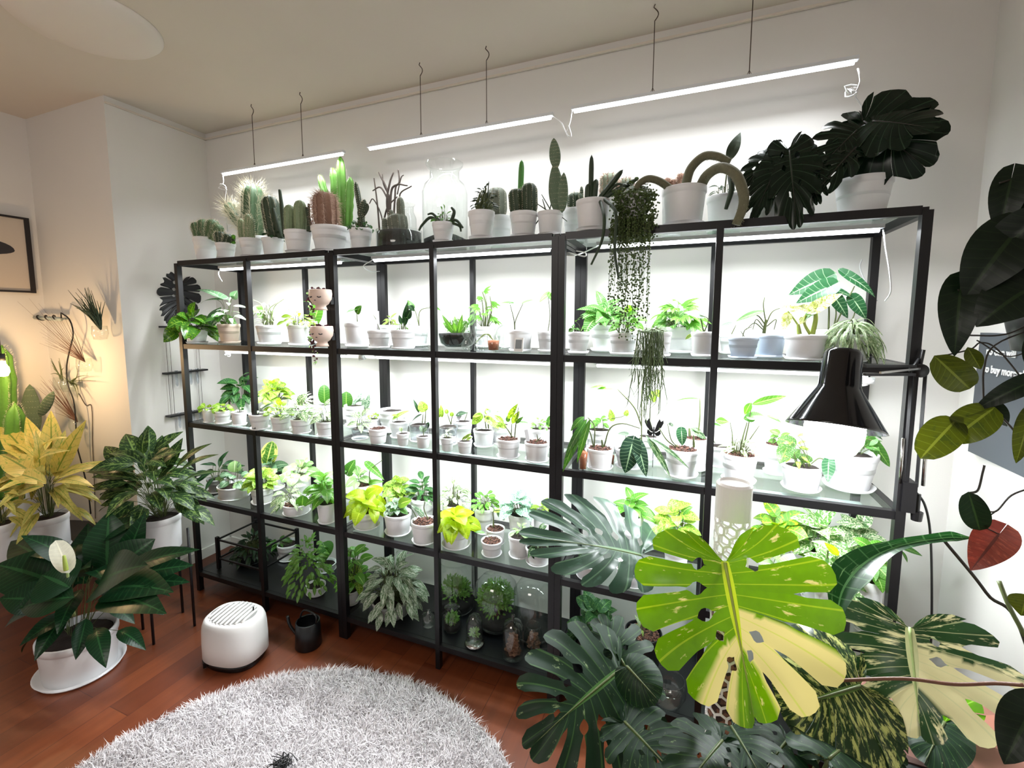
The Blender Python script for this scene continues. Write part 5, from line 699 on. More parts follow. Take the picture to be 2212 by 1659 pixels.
('potted_caladium','yellow-centred caladium nearest the moss pole in the sixth bay, lowest shelf','white plant pots on the lowest glass shelf',(2.7341,0.22,0.519),0.0446,0.1615,{},[('b','yellowmix','heart',0.0038,0.0015,0.0917,0.1347,0,22,0.0714,{})]),
('potted_caladium','white-splashed caladium in the middle of the sixth bay, lowest shelf','white plant pots on the lowest glass shelf',(2.8546,0.2,0.519),0.0441,0.1778,{},[('b','whitemix','arrow',-0.0014,-0.0006,0.0981,0.1261,0,24,0.0747,{})]),
('potted_syngonium','mint and cream syngonium at the back right of the sixth bay, lowest shelf','white plant pots on the lowest glass shelf',(2.9646,0.22,0.519),0.042,0.1818,{},[('b','varieg','arrow',0.0106,0.0044,0.0881,0.1257,0,24,0.0705,{}),('l','mid','lance',[(3.0721,0.22,0.7378,3.1377,0.22,0.7199,0.0215,0.6),(3.0825,0.22,0.7243,3.1016,0.22,0.6877,0.0092,0.6)],{})]),
('potted_syngonium','bushy white-leaved syngonium on dark stalks, front of the sixth bay, lowest shelf','white plant pots on the lowest glass shelf',(2.8542,0.05,0.519),0.0387,0.1229,{},[('b','whitemix','arrow',0.0066,0.0027,0.1068,0.1395,0,26,0.0655,{'stem':2.2}),('l','neon','lance',[(2.8712,0.05,0.7499,2.8338,0.05,0.784,0.0228,0.9)],{})]),
('potted_peperomia','dark green veined leaves beside the right end post, front of the lowest shelf','white plant pots on the lowest glass shelf',(2.9591,0.07,0.519),0.0344,0.1656,{},[('b','midb','heart',-0.0045,-0.0019,0.0538,0.1258,0.0559,20,0.0475,{})]),
('potted_philodendron','round pale pot half covered by the big lime split leaf, sixth bay, lowest shelf','white plant pots on the lowest glass shelf',(2.7155,0.07,0.519),0.0532,0.0919,{'soil':'bark'},[('b','palegreen','heart',0.0159,0.0066,0.0712,0.1079,0,12,0.0539,{})]),
('potted_tradescantia','bushy curly green plant spilling over a small grey-white pot, second bay bottom board','plant pots on the black bottom board',(0.7568,0.0782,0.112),0.0478,0.045,{},[('b','curl','lance',-0.0383,-0.0158,0.1334,0.2437,0.0299,230,0.0414,{'W':0.42})]),
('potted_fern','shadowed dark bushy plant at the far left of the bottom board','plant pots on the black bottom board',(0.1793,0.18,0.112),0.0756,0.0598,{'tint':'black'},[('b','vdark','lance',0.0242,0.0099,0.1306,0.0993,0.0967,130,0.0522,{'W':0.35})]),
('potted_seedling','pale empty-looking pot at the back of the second bay, bottom board','plant pots on the black bottom board',(0.3596,0.28,0.112),0.0611,0.0914,{},[('b','mid','lance',-0.0596,-0.0246,0.0592,-0.0211,0,12,0.0579,{'W':0.4})]),
('potted_philodendron','small plant with a broad drooping leaf behind the second joint post, bottom board','plant pots on the black bottom board',(0.6456,0.27,0.112),0.0527,0.0374,{},[('l','mid','heart',[(0.6343,0.27,0.2448,0.6703,0.27,0.1941,0.0857,0.7),(0.6522,0.27,0.2167,0.603,0.27,0.1405,0.0554,0.8)],{})]),
('potted_begonia','white pot of round green leaves just right of the second joint post, bottom board','plant pots on the black bottom board',(0.9716,0.0831,0.112),0.0385,0.0681,{},[('b','midb','heart',0.0267,0.011,0.091,0.2352,0,26,0.0577,{'stem':2}),('b','limev','heart',0.0369,0.0152,0.0621,0.1109,0,8,0.0577,{})]),
('potted_tradescantia','large silver-striped tradescantia heap covering its pot, third bay bottom board','plant pots on the black bottom board',(1.1906,0.1,0.112),0.0906,0.0687,{'tint':'grey'},[('b','zebra','lance',0.0119,0.0049,0.17,0.2109,0.0861,105,0.0947,{'W':0.42})]),
('potted_orchid','black pot heaped with bark and a stubby orchid, fifth bay bottom board','plant pots on the black bottom board',(2.3079,0.14,0.112),0.0676,0.1813,{'soil':'bark','tint':'black'},[('l','palemix','lance',[(2.2972,0.14,0.3129,2.2759,0.14,0.3484,0.014,0.8),(2.304,0.14,0.311,2.3268,0.14,0.3319,0.014,0.8),(2.2942,0.14,0.3027,2.2869,0.14,0.3195,0.0105,0.8)],{}),('b','limedge','lance',-0.0065,-0.0027,0.0245,0.0298,0,5,0.028,{'W':0.3})]),
('potted_philodendron','dark mottled bush behind the big dark split leaf, fifth bay bottom board','plant pots on the black bottom board',(2.1174,0.14,0.112),0.0722,0.0844,{'tint':'black'},[('b','darkmix','heart',0.0119,0.0049,0.1192,0.1632,0,40,0.066,{})]),
('potted_peace_lily','huge dark green peace lily in a big white pot on the floor, one white bloom',None,(0.1083,-0.58,0),0.1333,0.1716,{'tp':0.9,'ss':1.13},[('l','lily','lance',[(0.0377,-0.56,0.3736,-0.3267,-0.6,0.5082,0.1742,0.8),(0.0971,-0.63,0.4055,-0.0849,-0.73,0.5068,0.1935,0.7),(0.3394,-0.68,0.4339,0.1989,-0.78,0.423,0.1355,0.6),(0.1065,-0.53,0.3519,-0.3247,-0.48,0.386,0.1548,0.8),(0.2509,-0.53,0.4451,0.202,-0.48,0.6638,0.1548,0.8),(0.3833,-0.58,0.481,0.4823,-0.48,0.5948,0.1471,0.8),(0.4439,-0.58,0.4944,0.7306,-0.48,0.6142,0.0851,0.6),(0.449,-0.6,0.4692,0.6971,-0.48,0.543,0.1161,0.6),(0.5088,-0.66,0.4808,0.8907,-0.68,0.6068,0.1355,0.7),(0.5339,-0.68,0.4809,0.9345,-0.73,0.5765,0.1239,0.8),(0.2102,-0.68,0.4027,0.1989,-0.78,0.423,0.1161,0.7),(-0.0011,-0.48,0.3212,-0.0688,-0.43,0.545,0.1355,0.9),(0.3213,-0.52,0.4153,0.3999,-0.46,0.6784,0.0968,0.8),(0.1389,-0.68,0.3663,0.0681,-0.78,0.4272,0.1355,0.6),(0.3748,-0.58,0.422,0.6952,-0.5,0.4883,0.1045,0.7),(0.4529,-0.66,0.4856,0.7537,-0.68,0.6569,0.1742,0.8),(0.3143,-0.68,0.4646,0.2297,-0.72,0.5223,0.1742,0.8)],{}),('b','lily','lance',0.0662,0.0273,0.2806,0.4683,0,30,0.2032,{'W':0.42,'dep':0.6}),('l','spathe','round',[(0.3245,-0.68,0.5253,0.2526,-0.68,0.6416,0.0658,0.9)],{}),('t','palestalk',[(0.0058,[(0.1386,-0.6,0.258),(0.267,-0.66,0.4423),(0.3098,-0.68,0.5639)])],{}),('t','limestalk',[(0.0077,[(0.3281,-0.69,0.5423),(0.3227,-0.69,0.5987)])],{})]),
('potted_aglaonema','tall pot of dark leaves with pale feathered centres, left of the rack',None,(0.1789,-0.27,0.4006),0.0835,0.16,{'tp':0.9,'saucer':0},[('l','aglao','lance',[(0.0508,-0.27,0.7932,-0.1304,-0.22,0.9162,0.0948,0.9),(0.1515,-0.25,0.7772,0.1364,-0.21,0.9209,0.0862,0.9),(-0.0603,-0.27,0.757,-0.2132,-0.27,0.8549,0.0776,0.8),(-0.0099,-0.22,0.7248,-0.0416,-0.17,0.8708,0.0647,0.8),(0.2848,-0.25,0.7938,0.4562,-0.21,0.92,0.0388,0.6),(0.3124,-0.27,0.7605,0.5739,-0.27,0.9068,0.0431,0.6),(0.3236,-0.27,0.719,0.5904,-0.27,0.838,0.0345,0.5),(0.094,-0.3,0.7192,-0.2812,-0.33,0.7477,0.0733,0.5),(0.0903,-0.32,0.6814,-0.1877,-0.37,0.6927,0.0733,0.5),(0.0328,-0.33,0.6321,-0.0485,-0.39,0.6201,0.056,0.5),(0.1716,-0.35,0.6394,0.1983,-0.39,0.5532,0.0647,0.7),(0.2022,-0.24,0.7805,0.2748,-0.21,0.9167,0.056,0.8)],{}),('b','aglao','lance',-0.0399,-0.0164,0.2716,0.3492,0,60,0.1681,{'W':0.4,'dep':0.5})]),
('potted_dracaena','yellow-leaved rosette plant in a white pot on the black side table',None,(-0.4731,-0.4,0.3284),0.0785,0.1765,{'tp':0.92},[('l','yellowfern','lance',[(-0.4748,-0.4,0.6982,-0.9237,-0.38,0.9458,0.1053,0.9),(-0.5059,-0.37,0.6844,-0.7389,-0.34,0.9773,0.0778,0.9),(-0.5002,-0.36,0.6819,-0.5883,-0.3,1.0056,0.0916,0.9),(-0.4268,-0.38,0.6981,-0.1888,-0.36,0.9803,0.0778,0.9),(-0.5087,-0.36,0.6807,-0.4795,-0.3,0.9067,0.0687,0.9),(-0.3802,-0.44,0.7011,-0.6743,-0.48,0.8257,0.1145,0.8),(-0.3127,-0.46,0.7059,-0.5935,-0.5,0.7491,0.0824,0.7),(-0.3832,-0.4,0.6873,-0.0335,-0.4,0.8213,0.0687,0.7),(-0.3134,-0.43,0.6956,0.0448,-0.46,0.7658,0.0595,0.6),(-0.2853,-0.48,0.7055,-0.5454,-0.52,0.626,0.0824,0.7)],{}),('b','yellowfern','lance',-0.0064,-0.0026,0.2541,0.4281,0,40,0.2175,{'W':0.2,'dep':0.5})]),
('potted_dracaena','second white pot of yellow-green leaves cut by the left picture edge',None,(-0.5015,-0.56,0.3284),0.0658,0.201,{'tp':0.92},[('b','yellowfern','lance',0,0,0.129,0.2536,0,22,0.129,{'W':0.3,'dep':0.6})]),
('potted_opuntia','dark prickly pear pads standing before the glowing wall, far left',None,(-1.059,-0.22,0.3284),0.0464,0.1094,{},[('p','pad',[(-1.0516,-0.22,0.425,-0.991,-0.22,0.8413,0.0403),(-1.0015,-0.22,0.7867,-0.9684,-0.22,1.1068,0.043),(-1.0082,-0.24,0.7509,-0.9952,-0.24,0.9643,0.0269),(-0.8732,-0.23,0.9326,-0.7085,-0.23,1.0844,0.0242),(-0.9742,-0.23,0.9509,-1.083,-0.23,1.0438,0.0215)],{})]),
('potted_cactus','thick green columnar cactus lit by the warm bulb at the left edge',None,(-0.9668,-0.36,0.3284),0.0406,0.175,{},[('c','euphorbia',[(-0.9998,-0.36,0.4853,-0.8456,-0.36,1.336,0.0428),(-0.8709,-0.36,0.505,-0.7798,-0.36,1.0386,0.0327)],{'spine':0.8})])]

for i_,row_ in enumerate(ROWS): build_row(i_,row_)
# ---------------- big monstera leaves ----------------
def N_(J,upw=.5,dx=0): return (TOCAM(J)+Vector((dx,0,upw))).normalized()
def monleaf(R,J,T,w,mat,seed,rootp,upw=.5,dx=0,rm='palestalk',pr=.0035,name='leaf',**k):
    N=N_(J,upw,dx); bigleaf(R,name,J,T,w,N,mat,seed,**k)
    rib_tube(R,J,T,N,k.get('curl',.15),pr*.75,rm,k.get('tipcurl',0))
    if rootp:
        m=MB(); m.tube(bez(rootp+[Vector(J)-N*.002],24),[pr*1.1]*24+[pr]*40 if False else pr,8); obj('stalk',m,rm,R,world=True)
def rp(lab): return ROOTS[lab]
# top right monsteras
R,tp=ROOTS['topbig']
monleaf(R,(2.8691,0.12,2.0336),(2.9793,0.02,1.882),.13,'monblack',3,[tp,tp+Vector((.02,0,.08))],upw=.3,rm='darkstalk',b0=.85,holes=.1,curl=.25,side=.25,nl=5,wave=0)
monleaf(R,(2.8845,0.1,2.0237),(2.9894,-0,1.9626),.10,'monblack',4,[tp+Vector((.01,0,0)),tp+Vector((.04,0,.08))],upw=.9,rm='darkstalk',b0=.85,holes=.0,curl=.1,side=.2,nl=5,wave=0)
monleaf(R,(2.8696,0.12,2.0259),(2.7552,0.02,1.9106),.085,'monblack',6,[tp+Vector((-.02,0,0)),tp+Vector((-.02,0,.08))],upw=.3,rm='darkstalk',b0=.5,holes=.3,curl=.2,nl=6)
monleaf(R,(2.8459,0.08,1.9517),(2.7419,-0.03,1.8396),.05,'monblack',8,[tp+Vector((-.03,0,0)),tp+Vector((-.05,0,.03))],upw=.3,rm='darkstalk',b0=.45,curl=.3,nl=5)
R,tp=ROOTS['topsmall']
for sd_,a,b_,w_,up_ in ((11,(2.6604,0.06,1.9481),(2.5885,-0.03,1.7754),.055,.2),(12,(2.676,0.05,1.9559),(2.6851,-0.06,1.7469),.075,.2),(13,(2.6378,0.12,1.97),(2.5676,0.05,1.8829),.05,.5),(14,(2.7169,0.08,1.947),(2.7384,-0.02,1.8079),.05,.3),(15,(2.6866,0.16,1.9902),(2.6558,0.08,1.8676),.06,.9)):
    monleaf(R,a,b_,w_,'monblack',sd_,[tp,tp+Vector((0,0,.05))],upw=up_,rm='darkstalk',pr=.0022,b0=.8,holes=.6,curl=.2,nl=6,wave=0)
# grey-blue leaf on the lowest shelf
R,tp=ROOTS['grey']
monleaf(R,(2.3052,-0.06,0.6894),(2.0202,-0.3,0.8354),.165,'mongrey',21,[tp,tp+Vector((.03,-.04,.02))],upw=.55,rm='stalk',pr=.003,b0=.5,holes=.5,curl=.18,side=.25,nl=8,gap=.22,skew=.28,mr_=.6)
# ---------------- foreground monsteras ----------------
PX,PY=2.516,-.62
MR=empty('monstera_on_pole',(PX,PY,0),'huge lime and cream split-leaf monstera on a white honeycomb pole in the foreground','plant','variegated monsteras in the right foreground')
m=MB(); m.lathe([(0,0),(.10,0),(.125,.22),(.13,.24),(.12,.24),(.115,.2),(0,.2)],n=40); obj('pot',m,'pot_black',MR)
m=MB(); m.lathe([(0.001,.205),(.114,.2)],n=30); obj('soil',m,'soil_bark',MR)
def hexpole(z0,z1,r,parent):
    nx=9; pitch=2*PI*r/nx; rowh=pitch*.866; m=MB(); rows=int((z1-z0-.05)/rowh)
    def P(u,z,rr): a=u/r; return (rr*math.cos(a),rr*math.sin(a),z)
    # hexagonal net: struts along the edges of hexagons centred on a staggered grid
    R6=pitch/math.sqrt(3)
    for i in range(rows):
        for j in range(nx):
            cx=j*pitch+(pitch/2 if i%2 else 0); cz=z0+(i+.5)*rowh
            ri=R6*.80; ro=R6*1.01
            o=len(m.v)
            for q,rr in ((ri,r),(ro,r),(ri,r-.002),(ro,r-.002)):
                for k in range(6):
                    a=PI/6+k*PI/3; m.v.append(P(cx+q*math.cos(a),cz+q*math.sin(a),rr)); m.uv.append((0,0)); m.pig.append(0)
            for k in range(6):
                k2=(k+1)%6; m.f+= [(o+k,o+k2,o+6+k2,o+6+k),(o+12+k2,o+12+k,o+18+k,o+18+k2),(o+k2,o+k,o+12+k,o+12+k2)]
    zt=z0+rows*rowh
    m.lathe([(r-.002,zt-.008),(r,zt-.008),(r,z1),(r-.004,z1+.004),(r-.006,z1)],n=36)
    obj('moss_pole',m,'white_plastic',parent,False)
    m=MB(); m.lathe([(r*.9,z0),(r*.88,z1-.17),(0.001,z1-.165)],n=24); obj('pole_bark_filling',m,'soil_bark_fine',parent)
k=NT('soil_bark_fine'); v=k.n('ShaderNodeTexVoronoi'); v.inputs['Scale'].default_value=110; k.l(k.coord(),v.inputs['Vector']); sc_=k.n('ShaderNodeSeparateColor'); k.l(v.outputs['Color'],sc_.inputs[0]); k.l(k.mix(k.math('POWER',sc_.outputs[0],2),lin((34,18,14)),lin((150,104,84))),k.b.inputs[0]); k.b.inputs['Roughness'].default_value=.8; k.bump(v.outputs['Distance'],.9,.004); MATS['soil_bark_fine']=k.m
hexpole(.2,1.152,.0315,MR)
def cream_main(sd,a,b,s,t):
    sd=-sd
    # creamy sector of the blade: broad on one half below the middle, a narrow finger on the other
    if sd>0: v=1 if (.60<a<.85 and t>.2) else 0
    else: v=1 if (.76<a<.89) else 0
    return v
monleaf(MR,(2.4985,-0.7202,1.0428),(2.5485,-0.7902,0.8143),.166,'monlime',1,[(PX,PY+.02,.75),(PX-.0,PY-.02,.95)],upw=.05,b0=.42,holes=.75,curl=.05,side=.10,fold=.12,nl=7,gap=.17,mr_=.68,cream=cream_main,rm='limestalk',pr=.004,lab=None)
monleaf(MR,(2.7374,-0.6584,0.9087),(2.7089,-0.5464,0.8487),.02,'monlime',2,None,upw=.5,b0=2,holes=0) if False else None
# dark speckled leaves low in front
DR=empty('monstera_plant',(2.30,-.50,0),'dark speckled split-leaf monstera at the bottom centre, below the grey-blue leaf','plant','variegated monsteras in the right foreground')
m=MB(); m.lathe([(0,0),(.09,0),(.11,.2),(.115,.21),(.105,.21),(.1,.18),(0,.18)],n=40); obj('pot',m,'pot_black',DR)
m=MB(); m.lathe([(0.001,.185),(.102,.18)],n=30); obj('soil',m,'soil_bark',DR)
monleaf(DR,(2.3189,-0.6643,0.7436),(2.1893,-0.8423,0.6983),.15,'mondark',31,[(2.30,-.50,.18),(2.33,-.52,.55)],upw=.35,b0=.45,holes=.7,curl=.12,side=.22,nl=8,gap=.26,rm='stalk',tipcurl=.5)
monleaf(DR,(2.3272,-0.6401,0.7352),(2.254,-0.566,0.7929),.085,'mondark',33,[(2.30,-.50,.18),(2.34,-.48,.55)],upw=.6,b0=.6,holes=.3,curl=.25,side=.3,nl=6,rm='stalk')
monleaf(DR,(2.3366,-0.6864,0.7727),(2.39,-0.7304,0.766),.045,'mondark',34,[(2.30,-.50,.18),(2.38,-.52,.55)],upw=.1,b0=2,holes=0,curl=.3,side=.4,nl=5,rm='stalk')
monleaf(DR,(2.3424,-0.7557,0.7144),(2.4402,-0.8442,0.7299),.07,'mondark',35,[(2.30,-.50,.18),(2.36,-.6,.45)],upw=.7,b0=.6,holes=.5,curl=.1,nl=6,rm='stalk')
# right-hand dark leaves
ER=empty('monstera_plant',(2.66,-.66,0),'dark glossy speckled monstera leaves along the bottom edge, right of the honeycomb pole','plant','variegated monsteras in the right foreground')
m=MB(); m.lathe([(0,0),(.09,0),(.10,.2),(.105,.21),(.095,.21),(.09,.18),(0,.18)],n=40); obj('pot',m,'pot_black',ER)
m=MB(); m.lathe([(0.001,.185),(.092,.18)],n=30); obj('soil',m,'soil_bark',ER)
for q_,(a,b_,w_,s_,up_) in enumerate((((2.5019,-0.7925,0.7709),(2.4451,-0.9211,0.8026),.07,41,.5),((2.5198,-0.743,0.7585),(2.5496,-0.8366,0.7835),.06,42,.7),((2.6531,-0.7728,0.7784),(2.7586,-0.6041,0.7315),.07,43,.6),((2.6055,-0.7301,0.7526),(2.5499,-0.8373,0.7765),.06,44,.8),((2.7286,-0.6579,0.7503),(2.7864,-0.68,0.7289),.06,45,.5),((2.6961,-0.6299,0.7316),(2.647,-0.5867,0.7154),.06,46,.4))):
    monleaf(ER,a,b_,w_,'mondark',s_,[(2.66,-.66,.18),(2.62,-.70,.5)],upw=up_,b0=.62,holes=.5,curl=.15,side=.2,nl=6,rm='stalk',pr=.003)
# mottled leaf and cream leaf on the right
FR=empty('monstera_plant',(2.96,-.40,0),'heavily cream-marbled monstera with one mottled and one half-cream leaf, right foreground','plant','variegated monsteras in the right foreground')
m=MB(); m.box((0,0,.30),(.34,.26,.60)); obj('planter_box',m,'pot_black',FR,False)
m=MB(); m.box((0,0,.601),(.31,.23,.004)); obj('soil',m,'soil_bark',FR,False)
monleaf(FR,(2.7241,-0.651,0.8288),(2.6033,-0.7247,0.8088),.115,'monmottle',51,[(2.93,-.42,.60),(2.84,-.5,.7)],upw=.05,b0=2,holes=0,curl=.1,side=.22,nl=7,rm='stalk')
def cream_r(sd,a,b,s,t):
    sd=-sd
    return 1 if ((sd>0 and .45<a<.8) or (sd<0 and .80<a<.97)) else 0
monleaf(FR,(2.8092,-0.5847,0.9147),(2.7958,-0.6905,0.7948),.145,'moncream',52,[(2.93,-.42,.60),(2.93,-.44,.8)],upw=.25,b0=.42,holes=.2,curl=.12,side=.3,nl=6,gap=.34,cream=cream_r,rm='palestalk')
monleaf(FR,(2.9237,-0.4208,0.6927),(2.9937,-0.4026,0.5975),.07,'midb',53,[(2.93,-.42,.60),(2.95,-.36,.62)],upw=.1,b0=2,holes=0,curl=.1,nl=6,rm='stalk')
monleaf(FR,(2.9164,-0.4797,0.6792),(2.8601,-0.56,0.6547),.05,'mondark',54,[(2.93,-.42,.60)],upw=.4,b0=2,holes=0,curl=.1,nl=5,rm='stalk')
m=MB(); m.tube(bez([(2.9174,-0.6712,0.9093),(2.8898,-0.6623,0.8964),(2.8407,-0.6626,0.8792),(2.7738,-0.6692,0.8727),(2.6847,-0.6762,0.8463)],30),.0028,8); obj('stalk',m,'redstalk',FR,world=True)
# strap-leaf anthurium
AR=empty('strap_leaf_plant',(3.12,-.62,0),'single long folded green strap leaf on a black stalk at the right','plant')
m=MB(); m.lathe([(0,0),(.08,0),(.10,.2),(.095,.2),(.09,.17),(0,.17)],n=36); obj('pot',m,'pot_black',AR)
m=MB()
def ribbon(pts,ws,N,mb):
    P=bez(pts,40); n=len(P); rows=[];uv=[]
    for i,p in enumerate(P):
        t=i/(n-1); x=t*(len(ws)-1); j=min(int(x),len(ws)-2); w=ws[j]+(ws[j+1]-ws[j])*(x-j); d=(P[min(i+1,n-1)]-P[max(i-1,0)]).normalized(); S=d.cross(Vector(N)).normalized(); M_=S.cross(d)
        rows.append([p+S*w*s+M_*(w*.45*abs(s)) for s in (-1,-.5,0,.5,1)]); uv.append([(t*2,.5+.5*s) for s in (-1,-.5,0,.5,1)])
    mb.grid(rows,uv)
ribbon([(2.6799,-0.6577,0.933),(2.7007,-0.6113,0.9796),(2.7471,-0.5561,1.0111),(2.8107,-0.5059,1.0314),(2.892,-0.4707,1.0472),(2.9312,-0.4649,1.0519)],[.002,.018,.030,.022,.012,.009,.010,.002],TOCAM((2.7673,-0.5585,1.0121))+Vector((-.2,0,.5)),m)
obj('leaf',m,'strapgreen',AR,world=True)
m=MB(); m.tube(bez([(3.12,-.62,.17),(3.014,-0.5078,0.8472),(2.9574,-0.4757,0.955),(2.8905,-0.4717,1.0437)],30),.003,8); obj('stalk',m,'darkstalk',AR,world=True)
# ---------------- philodendron at the right edge ----------------
HR=empty('climbing_philodendron',(3.0642,-0.3821,1.4026),'dark heart-leaved climbing philodendron hanging in front of the right wall','plant')
m=MB(); m.lathe([(0,0),(.06,0),(.085,.11),(.08,.11),(.075,.09),(0,.09)],n=36); obj('pot',m,'philolive_pot' if False else 'pot_black',HR)
lv={}
def pl_(mat,a,b_,w,up_=0,shape='heart',sag=.12,dx=0):
    mb=MB(); leaf(mb,a,b_,w,TOCAM(a)+Vector((dx,0,up_)),shape,sag=sag,fold=.25,nt=14,ns=8); obj('leaf',mb,mat,HR,world=True)
for q_ in (('philo',(2.8916,-0.44,1.5215),(2.8752,-0.482,1.3999),.058,0),('philo',(2.9591,-0.412,1.7194),(2.9419,-0.4303,1.6185),.050,.3),('philo',(2.9577,-0.4455,1.6189),(2.8892,-0.4646,1.505),.095,.2),('philo',(2.9672,-0.447,1.5696),(2.9098,-0.439,1.463),.085,0),('philo',(2.9702,-0.4607,1.6311),(2.9265,-0.4225,1.5491),.07,.4),('philo',(2.9745,-0.4714,1.519),(2.8991,-0.4878,1.4548),.09,.5),
  ('philolive',(2.8459,-0.4835,1.3967),(2.9132,-0.4631,1.3311),.055,0,'round'),('philolive',(2.9022,-0.4586,1.4119),(2.9276,-0.4529,1.3694),.025,0,'lance'),('philo',(2.9961,-0.459,1.3545),(2.9235,-0.4519,1.296),.036,.2),('philo',(2.9433,-0.4409,1.3209),(2.984,-0.4308,1.2606),.03,0,'lance'),('philolive',(2.9539,-0.4496,1.3013),(2.8864,-0.4734,1.2392),.062,.2,'round'),('philolive',(2.9008,-0.4526,1.2757),(2.8324,-0.5096,1.212),.06,.1,'round'),('philo',(2.9197,-0.4704,1.1427),(2.9435,-0.469,1.0669),.042,.1,'round'),('philored',(2.9771,-0.4554,1.0652),(2.9199,-0.5067,1.0106),.062,0),('philolive',(2.9794,-0.4942,1.2947),(2.9601,-0.511,1.2147),.03,0),('philo',(2.9305,-0.6697,0.8743),(2.8812,-0.7188,0.8108),.06,0),('philolive',(2.9538,-0.59,1.0162),(2.9432,-0.5981,0.9824),.04,0,'lance'),('philo',(2.9723,-0.4107,1.6816),(2.9863,-0.4115,1.6227),.04,0),('philo',(2.9924,-0.4728,1.4389),(2.9821,-0.4618,1.3808),.03,.6)): pl_(*q_)
m=MB()
for pts,r_2 in (([(3.0119,-0.4187,1.4629),(2.9724,-0.4269,1.4374),(2.931,-0.4336,1.4328),(2.8946,-0.4474,1.4441),(2.8877,-0.4419,1.519)],.0016),([(3.0174,-0.4323,1.3199),(2.9579,-0.4366,1.4034),(2.9315,-0.4348,1.4199),(2.912,-0.4443,1.407),(2.8554,-0.4798,1.3949)],.0014),([(3.0279,-0.413,1.4545),(2.9495,-0.4387,1.4161),(2.9315,-0.4513,1.3694),(2.9361,-0.4463,1.2994),(2.9024,-0.4519,1.2757)],.0016),([(3.0219,-0.4435,1.2022),(2.9872,-0.4406,1.2587),(2.9521,-0.4397,1.2994),(2.9361,-0.4463,1.2994)],.0018),([(3.0236,-0.4474,1.1602),(2.9878,-0.4536,1.1396),(2.9676,-0.4548,1.1057),(2.9432,-0.4639,1.1143),(2.9222,-0.4697,1.1401)],.0016),([(2.9222,-0.4697,1.1401),(2.9356,-0.4635,1.1461),(2.9424,-0.4571,1.1789),(2.9451,-0.4545,1.1918)],.0022),([(2.9676,-0.4548,1.1057),(2.9444,-0.4667,1.0842),(2.9691,-0.4585,1.0669),(2.9788,-0.455,1.0626)],.0012),([(3.0181,-0.4114,1.5049),(3.0159,-0.4104,1.6208),(2.9882,-0.4219,1.7174),(2.9669,-0.4088,1.7186),(2.9399,-0.4208,1.711)],.002),([(3.0292,-0.4162,1.4208),(2.9741,-0.4309,1.3949),(2.9233,-0.4377,1.4242)],.0012),([(3.0181,-0.4114,1.5049),(2.9593,-0.4172,1.5736),(2.9109,-0.4299,1.5405),(2.8916,-0.44,1.5215)],.0014)):
    m.tube(bez(pts,24),r_2,6)
obj('stems',m,'darkstalk',HR,world=True)
m=MB(); m.tube(bez([(2.9865,-0.5335,0.9143),(2.9718,-0.5134,0.954),(2.9661,-0.4902,0.9878)],12),[.004]*12+[.003]*20 if False else .0035,6); tag(obj('bamboo_stake',m,'stalk'),'short brown stake end at the right edge, below the red leaf','stake')
# sign on the right wall
SR=empty('wall_sign',(XR,.235,1.22),'dark grey square sign with white lettering on the right wall','sign')
m=MB(); m.box((-.012,-.10,.018),(.024,.30,.37)); obj('board',m,'board_grey',SR,False)
def text(body,loc,rot,size,mat,parent,name='lettering',ext=.001):
    c=bpy.data.curves.new(name,'FONT'); c.body=body; c.size=size; c.extrude=ext; c.align_x='LEFT'; c.offset=.0008
    tmp=bpy.data.objects.new('tmp',c); scn.collection.objects.link(tmp); me=bpy.data.meshes.new_from_object(tmp); bpy.data.objects.remove(tmp); me.materials.clear(); me.materials.append(MATS[mat])
    o=link(bpy.data.objects.new(name,me),parent); o.location=loc; o.rotation_euler=rot; return o
text('no one will',(-.026,.004,.140),(PI/2,0,-PI/2),.030,'letter_white',SR)
text('to buy more plants',(-.026,.008,.088),(PI/2,0,-PI/2),.030,'letter_white',SR)
# ---------------- desk lamp ----------------
LR=empty('clamp_lamp',(3.0,-.045,.96),'black clamp desk lamp with a glowing bulb on the right end post','lamp')
a0=Vector((2.7806,-0.1964,1.3856)); a1=Vector((2.7607,-0.2469,1.1997)); ax=(a1-a0); Lx=ax.length; q=(ax/Lx).to_track_quat('Z','Y').to_matrix()
m=MB(); m.lathe([(0,0),(.036,0),(.040,.01),(.044,Lx*.46),(.046,Lx*.50),(.100,Lx*.97),(.103,Lx),(.099,Lx),(.044,Lx*.53),(.042,Lx*.5),(.0,.02)],n=64,M=q); m.v=[(x+a0.x,y+a0.y,z+a0.z) for x,y,z in m.v]; sh=obj('lamp_shade',m,'black_gloss',LR,world=True)
m=MB(); m.lathe([(0.0001,Lx*.62),(.03,Lx*.68),(.052,Lx*.84),(.062,Lx*1.0),(.060,Lx*1.15),(.046,Lx*1.29),(.024,Lx*1.37),(.0001,Lx*1.39)],n=32,M=q); m.v=[(x+a0.x,y+a0.y,z+a0.z) for x,y,z in m.v]; obj('bulb',m,'bulb_cool',LR,world=True)
m=MB()
E1=Vector((2.8454,-0.132,1.3332)); E2=Vector((2.9924,-0.0284,1.3287)); E3=Vector((3.0054,-0.0046,1.0054))
for o_ in (-.011,.011): m.bar(E1+Vector((0,0,o_)),E2+Vector((0,0,o_)),.009,.007)
obj('upper_arm',m,'black_metal',LR,False,world=True)
m=MB()
for o_ in (-.014,.014): m.bar(E2+Vector((o_,0,0)),E3+Vector((o_,0,0)),.007,.009)
obj('lower_arm',m,'black_metal',LR,False,world=True)
m=MB()
for o_ in (-.024,.026):
    m.tube([E3.lerp(E2,.02)+Vector((o_,-.004,0)),E3.lerp(E2,.42)+Vector((o_,-.004,0))],.0045,8)
obj('spring',m,'chrome',LR,world=True)
